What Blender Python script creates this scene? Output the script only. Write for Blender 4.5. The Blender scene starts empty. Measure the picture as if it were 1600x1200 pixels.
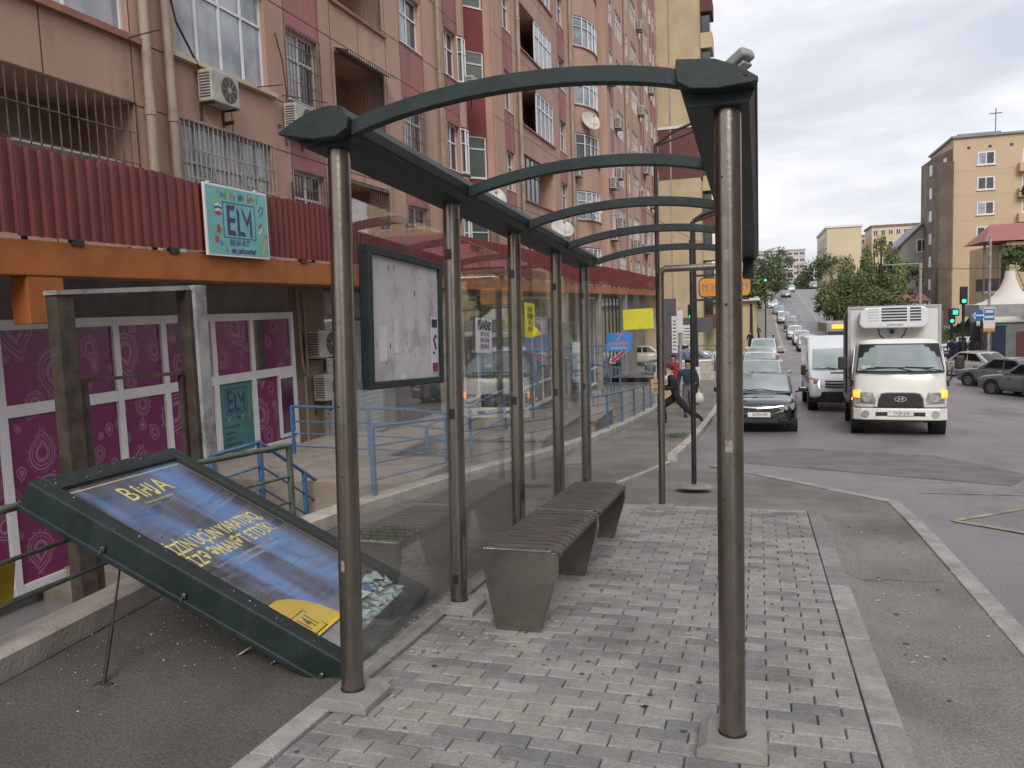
import bpy, bmesh, math, random
from mathutils import Vector, Matrix, Euler
random.seed(7)
scene = bpy.context.scene
C = scene.collection
PI = math.pi
# ------------------------------------------------------------------ camera, world, sun, exposure
FOC = 1260.0
def _cv(px, py): return Vector(((px-800)/FOC, -(py-600)/FOC, -1.0)).normalized()
_vy = _cv(1186, 467); _d2 = _cv(186, 467+36.0)
_U = _vy.cross(_d2).normalized()
if _U.y < 0: _U = -_U
_X = _vy.cross(_U)
RC = Matrix((_X, _vy, _U))                      # rows: world axes in camera space -> maps camera vectors to world
CAM = Vector((0, 0, 1.55))
cam_d = bpy.data.cameras.new('camera'); cam = bpy.data.objects.new('camera', cam_d); C.objects.link(cam)
cam_d.sensor_width = 36.0; cam_d.lens = FOC*36/1600; cam_d.clip_start = 0.05; cam_d.clip_end = 3000
cam.matrix_world = Matrix.Translation(CAM) @ RC.to_4x4()
scene.camera = cam
scene.render.resolution_x = 1024; scene.render.resolution_y = 768
scene.view_settings.view_transform = 'Standard'; scene.view_settings.look = 'None'
scene.view_settings.gamma = 1; scene.view_settings.exposure = 0.18
SUN_V = Vector((.22, -.80, .66)).normalized()
SUN_EL, SUN_AZ = math.asin(SUN_V.z), math.atan2(SUN_V.x, SUN_V.y)
world = bpy.data.worlds.new('World'); scene.world = world; world.use_nodes = True
def build_world():
    nt = world.node_tree; N = nt.nodes; L = nt.links; N.clear()
    out = N.new('ShaderNodeOutputWorld'); bg = N.new('ShaderNodeBackground'); bg.inputs[1].default_value = 0.1
    sky = N.new('ShaderNodeTexSky'); sky.sky_type = 'NISHITA'; sky.sun_disc = False
    sky.sun_elevation = SUN_EL; sky.sun_rotation = SUN_AZ; sky.air_density = 1.2; sky.dust_density = 2.5
    tc = N.new('ShaderNodeTexCoord'); mp = N.new('ShaderNodeMapping'); mp.inputs['Scale'].default_value = (1.6, 1.6, 6.5)
    mp.inputs['Location'].default_value = (.3, .7, .2)
    L.new(tc.outputs['Generated'], mp.inputs[0])
    n1 = N.new('ShaderNodeTexNoise'); n1.inputs['Scale'].default_value = 1.5; n1.inputs['Detail'].default_value = 9; n1.inputs['Roughness'].default_value = .52
    n1.inputs['Distortion'].default_value = .35
    L.new(mp.outputs[0], n1.inputs['Vector'])
    cr = N.new('ShaderNodeValToRGB'); e = cr.color_ramp.elements
    e[0].position = .36; e[0].color = (.60, .63, .71, 1); e[1].position = .60; e[1].color = (.95, .95, .97, 1)
    e2 = cr.color_ramp.elements.new(.47); e2.color = (.745, .765, .83, 1)
    L.new(n1.outputs['Fac'], cr.inputs[0])
    sx = N.new('ShaderNodeSeparateXYZ'); L.new(tc.outputs['Generated'], sx.inputs[0])
    gain = N.new('ShaderNodeMapRange'); gain.inputs['From Min'].default_value = 0; gain.inputs['From Max'].default_value = .9
    gain.inputs['To Min'].default_value = 9.8; gain.inputs['To Max'].default_value = 11.0
    L.new(sx.outputs['Z'], gain.inputs['Value'])
    vm = N.new('ShaderNodeVectorMath'); vm.operation = 'SCALE'
    L.new(cr.outputs['Color'], vm.inputs[0]); L.new(gain.outputs[0], vm.inputs['Scale'])
    mx = N.new('ShaderNodeMix'); mx.data_type = 'RGBA'; mx.inputs[0].default_value = .93
    L.new(sky.outputs[0], mx.inputs[6]); L.new(vm.outputs[0], mx.inputs[7])
    L.new(mx.outputs[2], bg.inputs[0]); L.new(bg.outputs[0], out.inputs[0])
build_world()
sun_d = bpy.data.lights.new('sun', 'SUN'); sun_d.energy = 1.9; sun_d.angle = math.radians(28); sun_d.color = (1, .96, .9)
sun = bpy.data.objects.new('sun', sun_d); C.objects.link(sun)
sun.rotation_euler = SUN_V.to_track_quat('Z', 'Y').to_euler()
sun.location = (20, -20, 60)

# ------------------------------------------------------------------ terrain
SL = 0.06043; TH = math.atan(SL)
_PR = [(-900, 20), (-60, 3.6), (0, 0), (8, -.484), (20, -1.62), (30, -2.2), (47, -2.6), (60, -2.85), (70, -3.08), (85, -3.25), (98, -2.95), (112, -2.25), (125, -1.2), (140, -.0), (170, 2.0), (188, 3.2), (200, 3.55), (215, 3.5), (400, 2.0), (2000, 0)]
_PR[1] = (-60, 60*SL); _PR[0] = (-900, 900*SL)
def _lin(y):
    for (a, za), (b, zb) in zip(_PR, _PR[1:]):
        if y <= b: return za+(zb-za)*(y-a)/(b-a)
    return _PR[-1][1]
def zg(y):
    w = min(max((y-8)/2.0, 0), 5.0)
    if w < .01: return _lin(y)
    return sum(_lin(y+w*t) for t in (-1, -.66, -.33, 0, .33, .66, 1))/7
def sm(a, b, v):
    t = min(max((v-a)/(b-a), 0), 1); return t*t*(3-2*t)
def zt(x, y): return zg(y)-.05*min(max(x-4, 0), 16)*sm(18, 34, y)*(1-sm(75, 95, y))
def ray(px, py): return (RC @ _cv(px, py))
def at(px, py, Y):
    r = ray(px, py); t = Y/r.y; return CAM+r*t
def onx(px, py, X):
    r = ray(px, py); t = X/r.x; return CAM+r*t
def gp(px, py, h=0):
    r = ray(px, py); t = 1.0
    while t < 500:
        p = CAM+r*t
        if p.z < zt(p.x, p.y)+h: return p
        t += .05
    return CAM+r*60
def sp(x, y, h): # shelter frame -> world
    return Vector((x, y*math.cos(TH)+h*math.sin(TH), -y*math.sin(TH)+h*math.cos(TH)))

# ------------------------------------------------------------------ materials
def nd(nt, t, **k):
    n = nt.nodes.new(t)
    for a, b in k.items(): setattr(n, a, b)
    return n
def pm(name, c1, c2=None, scale=6, rough=.7, metal=0, bump=0, bscale=None, spec=.5, detail=6, emit=None, estr=0, stretch=(1, 1, 1), ramp=(.35, .65), rvar=.0, c3=None, c3scale=1.2, c3amt=.5, coat=0, grain=None, crack=None):
    m = bpy.data.materials.new(name); m.use_nodes = True; nt = m.node_tree
    b = nt.nodes['Principled BSDF']
    b.inputs['Roughness'].default_value = rough; b.inputs['Metallic'].default_value = metal
    b.inputs['Specular IOR Level'].default_value = spec; b.inputs['Coat Weight'].default_value = coat
    b.inputs['Coat Roughness'].default_value = .05
    c1 = (*c1, 1)
    if emit: b.inputs['Emission Color'].default_value = (*emit, 1); b.inputs['Emission Strength'].default_value = estr
    tc = nd(nt, 'ShaderNodeTexCoord'); mp = nd(nt, 'ShaderNodeMapping'); mp.inputs['Scale'].default_value = stretch
    nt.links.new(tc.outputs['Object'], mp.inputs[0])
    if c2 is None: c2 = tuple(v*.82 for v in c1[:3])
    no = nd(nt, 'ShaderNodeTexNoise'); no.inputs['Scale'].default_value = scale; no.inputs['Detail'].default_value = detail
    nt.links.new(mp.outputs[0], no.inputs['Vector'])
    cr = nd(nt, 'ShaderNodeValToRGB'); e = cr.color_ramp.elements
    e[0].position, e[1].position = ramp; e[0].color = (*c2, 1); e[1].color = c1
    nt.links.new(no.outputs['Fac'], cr.inputs[0]); col = cr.outputs[0]
    if c3:
        n3 = nd(nt, 'ShaderNodeTexNoise'); n3.inputs['Scale'].default_value = c3scale; n3.inputs['Detail'].default_value = 8; n3.inputs['Roughness'].default_value = .65
        nt.links.new(mp.outputs[0], n3.inputs['Vector'])
        r3 = nd(nt, 'ShaderNodeMapRange'); r3.inputs['From Min'].default_value = .5; r3.inputs['From Max'].default_value = .68; r3.inputs['To Max'].default_value = c3amt
        nt.links.new(n3.outputs['Fac'], r3.inputs['Value'])
        mx = nd(nt, 'ShaderNodeMix', data_type='RGBA'); nt.links.new(r3.outputs[0], mx.inputs[0]); nt.links.new(col, mx.inputs[6]); mx.inputs[7].default_value = (*c3, 1)
        col = mx.outputs[2]
    if crack:
        vn_ = nd(nt, 'ShaderNodeTexNoise'); vn_.inputs['Scale'].default_value = 1.3; vn_.inputs['Detail'].default_value = 6; nt.links.new(tc.outputs['Object'], vn_.inputs['Vector'])
        vx = nd(nt, 'ShaderNodeMix', data_type='VECTOR'); vx.inputs[0].default_value = .35; nt.links.new(tc.outputs['Object'], vx.inputs[4]); nt.links.new(vn_.outputs['Color'], vx.inputs[5])
        vo = nd(nt, 'ShaderNodeTexVoronoi'); vo.feature = 'DISTANCE_TO_EDGE'; vo.inputs['Scale'].default_value = crack; nt.links.new(vx.outputs[1], vo.inputs['Vector'])
        v1 = nd(nt, 'ShaderNodeMapRange'); v1.inputs['From Min'].default_value = .0; v1.inputs['From Max'].default_value = .006; v1.inputs['To Min'].default_value = 1; v1.inputs['To Max'].default_value = 0; nt.links.new(vo.outputs['Distance'], v1.inputs['Value'])
        v2 = nd(nt, 'ShaderNodeTexNoise'); v2.inputs['Scale'].default_value = .45; nt.links.new(tc.outputs['Object'], v2.inputs['Vector'])
        v3 = nd(nt, 'ShaderNodeMapRange'); v3.inputs['From Min'].default_value = .48; v3.inputs['From Max'].default_value = .6; v3.inputs['To Max'].default_value = .6; nt.links.new(v2.outputs['Fac'], v3.inputs['Value'])
        v4 = nd(nt, 'ShaderNodeMath', operation='MULTIPLY'); nt.links.new(v1.outputs[0], v4.inputs[0]); nt.links.new(v3.outputs[0], v4.inputs[1])
        v5 = nd(nt, 'ShaderNodeMix', data_type='RGBA'); nt.links.new(v4.outputs[0], v5.inputs[0]); nt.links.new(col, v5.inputs[6]); v5.inputs[7].default_value = (.035, .032, .03, 1); col = v5.outputs[2]
    if grain:
        g1 = nd(nt, 'ShaderNodeTexNoise'); g1.inputs['Scale'].default_value = grain[0]; g1.inputs['Detail'].default_value = 2
        nt.links.new(tc.outputs['Object'], g1.inputs['Vector'])
        gr = nd(nt, 'ShaderNodeMapRange'); gr.inputs['From Min'].default_value = .3; gr.inputs['From Max'].default_value = .7; gr.inputs['To Min'].default_value = 1-grain[1]; gr.inputs['To Max'].default_value = 1+grain[1]
        nt.links.new(g1.outputs['Fac'], gr.inputs['Value'])
        gm = nd(nt, 'ShaderNodeVectorMath', operation='SCALE'); nt.links.new(col, gm.inputs[0]); nt.links.new(gr.outputs[0], gm.inputs['Scale']); col = gm.outputs[0]
    nt.links.new(col, b.inputs['Base Color'])
    if rvar:
        mr = nd(nt, 'ShaderNodeMapRange'); mr.inputs['To Min'].default_value = max(rough-rvar, 0); mr.inputs['To Max'].default_value = min(rough+rvar, 1)
        nt.links.new(no.outputs['Fac'], mr.inputs['Value']); nt.links.new(mr.outputs[0], b.inputs['Roughness'])
    if bump:
        n2 = nd(nt, 'ShaderNodeTexNoise'); n2.inputs['Scale'].default_value = bscale or scale*6; n2.inputs['Detail'].default_value = 5
        nt.links.new(tc.outputs['Object'], n2.inputs['Vector'])
        bp = nd(nt, 'ShaderNodeBump'); bp.inputs['Strength'].default_value = bump; bp.inputs['Distance'].default_value = .02
        nt.links.new(n2.outputs['Fac'], bp.inputs['Height']); nt.links.new(bp.outputs[0], b.inputs['Normal'])
    return m
def glass_mat(name, tint=(.86, .9, .88), refl=1.0, dirt=.05, dcol=(.5, .5, .48)):
    m = bpy.data.materials.new(name); m.use_nodes = True; nt = m.node_tree; nt.nodes.clear()
    out = nd(nt, 'ShaderNodeOutputMaterial'); tr = nd(nt, 'ShaderNodeBsdfTransparent'); tr.inputs[0].default_value = (*tint, 1)
    gl = nd(nt, 'ShaderNodeBsdfGlossy'); gl.inputs['Roughness'].default_value = .02; gl.inputs[0].default_value = (1, 1, 1, 1)
    fr = nd(nt, 'ShaderNodeFresnel'); fr.inputs['IOR'].default_value = 1.5
    mu = nd(nt, 'ShaderNodeMath', operation='MULTIPLY'); mu.inputs[1].default_value = refl; mu.use_clamp = True
    nt.links.new(fr.outputs[0], mu.inputs[0])
    m1 = nd(nt, 'ShaderNodeMixShader'); nt.links.new(mu.outputs[0], m1.inputs[0]); nt.links.new(tr.outputs[0], m1.inputs[1]); nt.links.new(gl.outputs[0], m1.inputs[2])
    df = nd(nt, 'ShaderNodeBsdfDiffuse'); df.inputs[0].default_value = (*dcol, 1)
    tc = nd(nt, 'ShaderNodeTexCoord'); no = nd(nt, 'ShaderNodeTexNoise'); no.inputs['Scale'].default_value = 2.2; no.inputs['Detail'].default_value = 8
    nt.links.new(tc.outputs['Object'], no.inputs['Vector'])
    mr = nd(nt, 'ShaderNodeMapRange'); mr.inputs['From Min'].default_value = .35; mr.inputs['From Max'].default_value = .75; mr.inputs['To Max'].default_value = dirt*2
    nt.links.new(no.outputs['Fac'], mr.inputs['Value'])
    m2 = nd(nt, 'ShaderNodeMixShader'); nt.links.new(mr.outputs[0], m2.inputs[0]); nt.links.new(m1.outputs[0], m2.inputs[1]); nt.links.new(df.outputs[0], m2.inputs[2])
    nt.links.new(m2.outputs[0], out.inputs[0]); return m
M = {}
M['asphalt'] = pm('asphalt', (.245, .228, .208), (.18, .167, .153), 1.6, .72, bump=.6, bscale=90, c3=(.085, .078, .072), c3scale=.7, c3amt=.65, detail=14, spec=.35, grain=(75, .28), crack=.42)
M['asphalt_shaded'] = pm('shaded_brown_asphalt', (.15, .135, .12), (.105, .095, .085), 1.6, .75, bump=.6, bscale=90, c3=(.06, .054, .048), c3scale=.8, c3amt=.7, detail=14, spec=.35, grain=(75, .3), crack=.5)  # left strip: building shade and some dirt painted in as a darker asphalt colour
M['road'] = pm('road_asphalt', (.235, .215, .222), (.165, .152, .156), .55, .5, bump=.4, bscale=70, c3=(.085, .08, .082), c3scale=.5, c3amt=.7, detail=14, stretch=(1, .5, 1), rvar=.15, grain=(60, .22), crack=.22)
M['ground'] = pm('ground_earth', (.2, .18, .15), (.12, .11, .09), .3, .95)
M['concrete'] = pm('concrete', (.31, .295, .27), (.21, .2, .18), 5, .85, bump=.4, bscale=50, c3=(.16, .15, .14), c3scale=2.5, c3amt=.6)
M['concrete_lt'] = pm('pale_concrete', (.5, .47, .42), (.36, .33, .29), 4, .85, bump=.35, bscale=40, c3=(.22, .2, .17), c3scale=1.6, c3amt=.55)
M['kerb'] = pm('kerb_stone', (.40, .375, .36), (.29, .275, .26), 7, .85, bump=.4, bscale=60, c3=(.15, .14, .13), c3scale=3, c3amt=.6)
for i, (a, b) in enumerate([((.36, .343, .322), (.30, .285, .268)), ((.335, .318, .303), (.27, .257, .245)), ((.285, .268, .268), (.23, .217, .215)), ((.235, .230, .232), (.185, .182, .184)), ((.345, .328, .298), (.28, .265, .24))]):
    M['paver%d' % i] = pm('paver', a, b, 9, .8, bump=.6, bscale=130, c3=(.115, .105, .095), c3scale=.95, c3amt=.62, grain=(55, .14))
M['grout'] = pm('joint_sand', (.09, .085, .078), (.05, .048, .045), 8, .95)
M['steel'] = pm('weathered_steel_tube', (.30, .27, .235), (.225, .20, .172), 3.5, .27, metal=.95, bump=.05, bscale=40, stretch=(1, 1, .35), rvar=.07, c3=(.12, .09, .065), c3scale=30, c3amt=.35)
M['satin'] = pm('satin_steel_sheet', (.36, .335, .305), (.27, .25, .225), 1.6, .27, metal=.95, bump=.02, bscale=8, rvar=.08, c3=(.14, .12, .10), c3scale=5, c3amt=.45)
M['green'] = pm('dark_green_paint', (.017, .030, .029), (.011, .020, .020), 5, .5, bump=.05, bscale=60, c3=(.04, .05, .047), c3scale=6, c3amt=.45, rvar=.1, spec=.35)
M['slat'] = pm('dark_wood_slat', (.085, .07, .064), (.05, .041, .038), 10, .55, bump=.2, bscale=60, stretch=(1, 8, 1), c3=(.15, .13, .12), c3scale=3, c3amt=.4)
M['glass'] = glass_mat('shelter_glass', (.96, .975, .965), .36, .025, (.42, .42, .40))
M['bglass'] = glass_mat('poster_glass', (.97, .98, .98), .16, .02)
M['shard'] = pm('broken_glass', (.62, .75, .73), (.45, .6, .58), 20, .12, spec=.8)
M['white'] = pm('white_paint', (.72, .71, .70), (.6, .59, .575), 3, .5, c3=(.42, .4, .37), c3scale=3, c3amt=.35)
M['pvc'] = pm('white_plastic_frame', (.74, .74, .75), (.66, .66, .67), 3, .4)
M['paper'] = pm('paper', (.66, .65, .68), (.58, .57, .6), 9, .8)
M['ink'] = pm('black_ink', (.03, .03, .035), None, 9, .7)
M['yellowp'] = pm('yellow_paper', (.72, .66, .05), (.6, .55, .04), 6, .75)
M['dark'] = pm('dark_rubber', (.022, .022, .023), None, 6, .7)
M['darkmetal'] = pm('dark_metal', (.05, .05, .052), (.03, .03, .03), 6, .45, metal=.4)
M['rust'] = pm('rusty_steel', (.10, .085, .07), (.055, .04, .032), 6, .75, metal=.3, bump=.3, bscale=40, c3=(.12, .06, .03), c3scale=5, c3amt=.5)
M['greysteel'] = pm('grey_painted_steel', (.36, .36, .36), (.24, .24, .24), 4, .6, bump=.15, bscale=30, c3=(.10, .085, .07), c3scale=3.5, c3amt=.75)
M['railgreen'] = pm('green_rail_paint', (.11, .155, .12), (.06, .08, .065), 9, .55, c3=(.08, .05, .035), c3scale=7, c3amt=.7)
M['railblue'] = pm('blue_rail_paint', (.05, .15, .31), (.035, .10, .22), 7, .5, c3=(.14, .2, .27), c3scale=5, c3amt=.6)
M['salmon'] = pm('salmon_render', (.50, .315, .245), (.41, .25, .195), .55, .9, bump=.25, bscale=18, detail=10, c3=(.26, .165, .13), c3scale=1.1, c3amt=.6, stretch=(1, 1, .16))
M['salmon2'] = pm('pale_salmon_render', (.53, .345, .265), (.44, .28, .21), .55, .9, bump=.25, bscale=18, detail=10, c3=(.24, .14, .11), c3scale=1.2, c3amt=.55, stretch=(1, 1, .16))
M['maroonp'] = pm('dull_red_render', (.37, .165, .155), (.30, .125, .12), .8, .88, bump=.2, bscale=18, detail=10, c3=(.17, .085, .075), c3scale=1.3, c3amt=.65, stretch=(1, 1, .16))
M['redp'] = pm('deep_red_render', (.25, .06, .055), (.17, .04, .038), .8, .85, bump=.2, bscale=18, detail=10, c3=(.14, .04, .035), c3scale=.8, c3amt=.6, stretch=(1, 1, .3))
M['joint'] = pm('dark_joint', (.13, .07, .05), None, 4, .95)
M['trim'] = pm('rose_trim', (.35, .17, .13), (.26, .12, .09), 2, .85)
M['pipe'] = pm('old_white_pipe', (.40, .33, .27), (.28, .215, .17), 2.5, .7, c3=(.17, .10, .07), c3scale=1.5, c3amt=.6, stretch=(1, 1, .5))
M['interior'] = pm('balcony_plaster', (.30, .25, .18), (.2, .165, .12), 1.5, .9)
M['pier'] = pm('stained_ochre_wall', (.27, .21, .14), (.19, .145, .10), 1.2, .85, c3=(.12, .1, .08), c3scale=1.5, c3amt=.5)
M['beige_panel'] = pm('cream_panel', (.56, .47, .33), (.48, .4, .28), 1.5, .8)
M['wglass'] = pm('window_glass', (.05, .058, .065), (.025, .028, .03), .5, .06, spec=.9, detail=2)
M['wglass2'] = pm('curtained_window_glass', (.42, .45, .5), (.16, .18, .21), 1.1, .1, spec=.8, detail=3)
M['wglass3'] = pm('green_tinted_glass', (.12, .15, .13), (.07, .09, .075), .8, .08, spec=.8)
M['grill'] = pm('iron_grill', (.16, .13, .11), (.08, .06, .05), 5, .7)
M['grillw'] = pm('white_iron_grill', (.45, .43, .40), (.3, .28, .26), 5, .7)
M['fence'] = pm('maroon_sheet_metal', (.18, .021, .020), (.12, .015, .015), 1.6, .42, bump=.06, bscale=9, c3=(.10, .022, .025), c3scale=1.5, c3amt=.6)
M['orange'] = pm('orange_paint', (.42, .135, .03), (.32, .10, .025), 2.2, .8, bump=.25, bscale=20, c3=(.32, .12, .045), c3scale=1.8, c3amt=.55)
M['soffit'] = pm('soffit_plaster', (.30, .27, .25), (.2, .18, .16), 2, .9)
M['teal'] = pm('teal_sign_board', (.165, .47, .45), (.13, .40, .39), 2, .45)
M['navy'] = pm('navy_print', (.045, .035, .16), None, 5, .5)
M['acw'] = pm('aircon_casing', (.50, .47, .42), (.38, .35, .31), 4, .55, c3=(.25, .2, .15), c3scale=5, c3amt=.5)
M['acg'] = pm('aircon_louvre', (.07, .065, .06), (.04, .038, .035), 20, .6)
M['dish'] = pm('satellite_dish', (.55, .52, .48), (.42, .38, .33), 4, .5)
M['roller'] = pm('roller_shutter', (.55, .57, .58), (.45, .47, .48), 3, .5, c3=(.32, .33, .33), c3scale=2, c3amt=.4)
M['tile'] = pm('polished_floor_tile', (.33, .30, .30), (.26, .235, .235), 1.5, .12, spec=.7)
M['step'] = pm('stair_concrete', (.30, .25, .21), (.21, .175, .145), 3, .9, bump=.3, bscale=40)
M['cream'] = pm('cream_render', (.56, .44, .27), (.48, .375, .23), .25, .9, detail=9, c3=(.4, .3, .19), c3scale=.2, c3amt=.45)
M['cream2'] = pm('sand_stone_wall', (.50, .40, .26), (.42, .33, .21), .6, .9, detail=9)
M['ochre'] = pm('ochre_render', (.58, .445, .305), (.51, .385, .26), .12, .9, detail=9, c3=(.42, .31, .205), c3scale=.12, c3amt=.6)
M['brownst'] = pm('weathered_brown_stone', (.215, .165, .13), (.15, .115, .095), .3, .9, detail=9, c3=(.33, .27, .21), c3scale=.3, c3amt=.5)
M['brownred'] = pm('brown_red_render', (.155, .06, .055), (.125, .05, .045), .3, .9)
M['farwhite'] = pm('pale_pink_render', (.52, .45, .43), (.46, .4, .385), .1, .9)
M['farcream'] = pm('yellow_cream_render', (.60, .49, .34), (.55, .44, .30), .1, .9)
M['roofred'] = pm('red_sheet_roof', (.36, .12, .12), (.30, .10, .10), .4, .6)
M['roofgrey'] = pm('grey_roof', (.27, .28, .32), (.21, .22, .25), .5, .7)
M['leafd'] = pm('dark_foliage', (.08, .11, .045), (.045, .065, .028), .8, .8)
M['leafm'] = pm('green_foliage', (.15, .19, .075), (.085, .115, .045), .7, .8)
M['leafl'] = pm('light_foliage', (.23, .26, .11), (.15, .18, .075), .7, .8)
M['bark'] = pm('bark', (.1, .08, .06), (.06, .045, .035), 3, .95)
M['tyre'] = pm('tyre_rubber', (.022, .022, .022), None, 8, .8)
M['rim'] = pm('wheel_rim', (.35, .35, .36), (.2, .2, .2), 6, .35, metal=.8)
M['cglass'] = pm('car_glass', (.34, .40, .41), (.20, .24, .25), .9, .05, spec=1.0, detail=1)  # windscreens: sky reflection painted in as a pale base colour
M['cglassd'] = pm('dark_car_glass', (.012, .013, .014), None, 2, .05, spec=.9)
M['lens'] = pm('headlamp_lens', (.45, .46, .46), (.25, .26, .26), 8, .08, spec=.9, metal=.3)
M['chrome'] = pm('chrome', (.75, .75, .76), None, 3, .15, metal=1)
M['blackpl'] = pm('black_plastic', (.02, .02, .021), None, 8, .5)
M['amber'] = pm('lit_amber_lamp', (.9, .35, .05), None, 3, .4, emit=(1, .26, .02), estr=2.2)
M['ambercold'] = pm('amber_lens', (.7, .22, .04), None, 3, .3)
M['redlens'] = pm('tail_lamp_lens', (.3, .02, .02), None, 3, .25)
M['plate'] = pm('number_plate', (.7, .7, .68), (.62, .62, .6), 8, .5)
M['greenlit'] = pm('lit_green_lamp', (.05, .7, .35), None, 3, .4, emit=(.03, .8, .4), estr=1.6)
def paint(n, c, r=.3, coat=.8, metal=.0): return pm(n, c, tuple(v*.9 for v in c), 2, r, metal=metal, coat=coat)
M['pblack'] = paint('black_car_paint', (.006, .006, .009), .12, coat=1); M['pwhite'] = paint('white_car_paint', (.78, .77, .71)); M['pwhite2'] = paint('cool_white_car_paint', (.68, .70, .74))
M['psilver'] = paint('silver_car_paint', (.52, .53, .54), .35, metal=.2); M['pbeige'] = paint('beige_car_paint', (.55, .48, .38)); M['pgrey'] = paint('dark_grey_car_paint', (.13, .145, .155)); M['pblue'] = paint('blue_grey_car_paint', (.16, .22, .33))
M['pgold'] = paint('gold_grey_car_paint', (.46, .455, .43), .35)
M['boxw'] = pm('white_box_panel', (.63, .62, .60), (.57, .56, .54), 1.2, .5, c3=(.48, .46, .43), c3scale=1, c3amt=.3)
M['alu'] = pm('aluminium_trim', (.42, .42, .42), (.33, .33, .33), 3, .45, metal=.3)
M['skin'] = pm('skin', (.42, .26, .18), (.36, .22, .15), 8, .6)
M['hair'] = pm('dark_hair', (.018, .014, .012), None, 20, .7)
M['cblack'] = pm('black_cloth', (.014, .014, .017), None, 8, .9); M['cnavy'] = pm('navy_cloth', (.03, .04, .075), None, 8, .9); M['cgrey'] = pm('grey_cloth', (.12, .12, .13), None, 8, .9)
M['cwhite'] = pm('white_cloth', (.6, .6, .62), None, 8, .9); M['cblue'] = pm('pale_blue_cloth', (.16, .2, .33), None, 8, .9); M['cpurple'] = pm('purple_cloth', (.085, .05, .13), None, 8, .9); M['cred'] = pm('red_cloth', (.4, .03, .05), None, 8, .9); M['cstripe'] = pm('striped_cloth', (.5, .5, .5), (.02, .02, .02), 14, .9, stretch=(.02, .02, 1), ramp=(.48, .52), detail=0)
M['card'] = pm('cardboard', (.42, .24, .13), (.35, .19, .10), 5, .85)
M['bag'] = pm('white_plastic_bag', (.62, .6, .58), (.5, .48, .46), 9, .45)
M['canvas'] = pm('white_canvas', (.7, .67, .6), (.62, .59, .53), 1.5, .75)
M['signblue'] = pm('blue_sign', (.03, .16, .45), None, 5, .45); M['signor'] = pm('orange_sign', (.66, .27, .03), (.55, .22, .02), 5, .45)
M['posterblue'] = pm('blue_poster', (.05, .25, .62), (.03, .18, .5), 5, .6)
M['yellowline'] = pm('worn_yellow_line', (.42, .36, .22), (.22, .2, .16), 5, .8, ramp=(.4, .6))
M['whiteline'] = pm('worn_white_line', (.45, .44, .44), (.24, .235, .235), 4, .8, ramp=(.4, .6))
M['grass'] = pm('weed_green', (.10, .13, .05), (.05, .07, .03), 8, .9)
M['cable'] = pm('cable', (.04, .035, .03), None, 5, .7)

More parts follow.
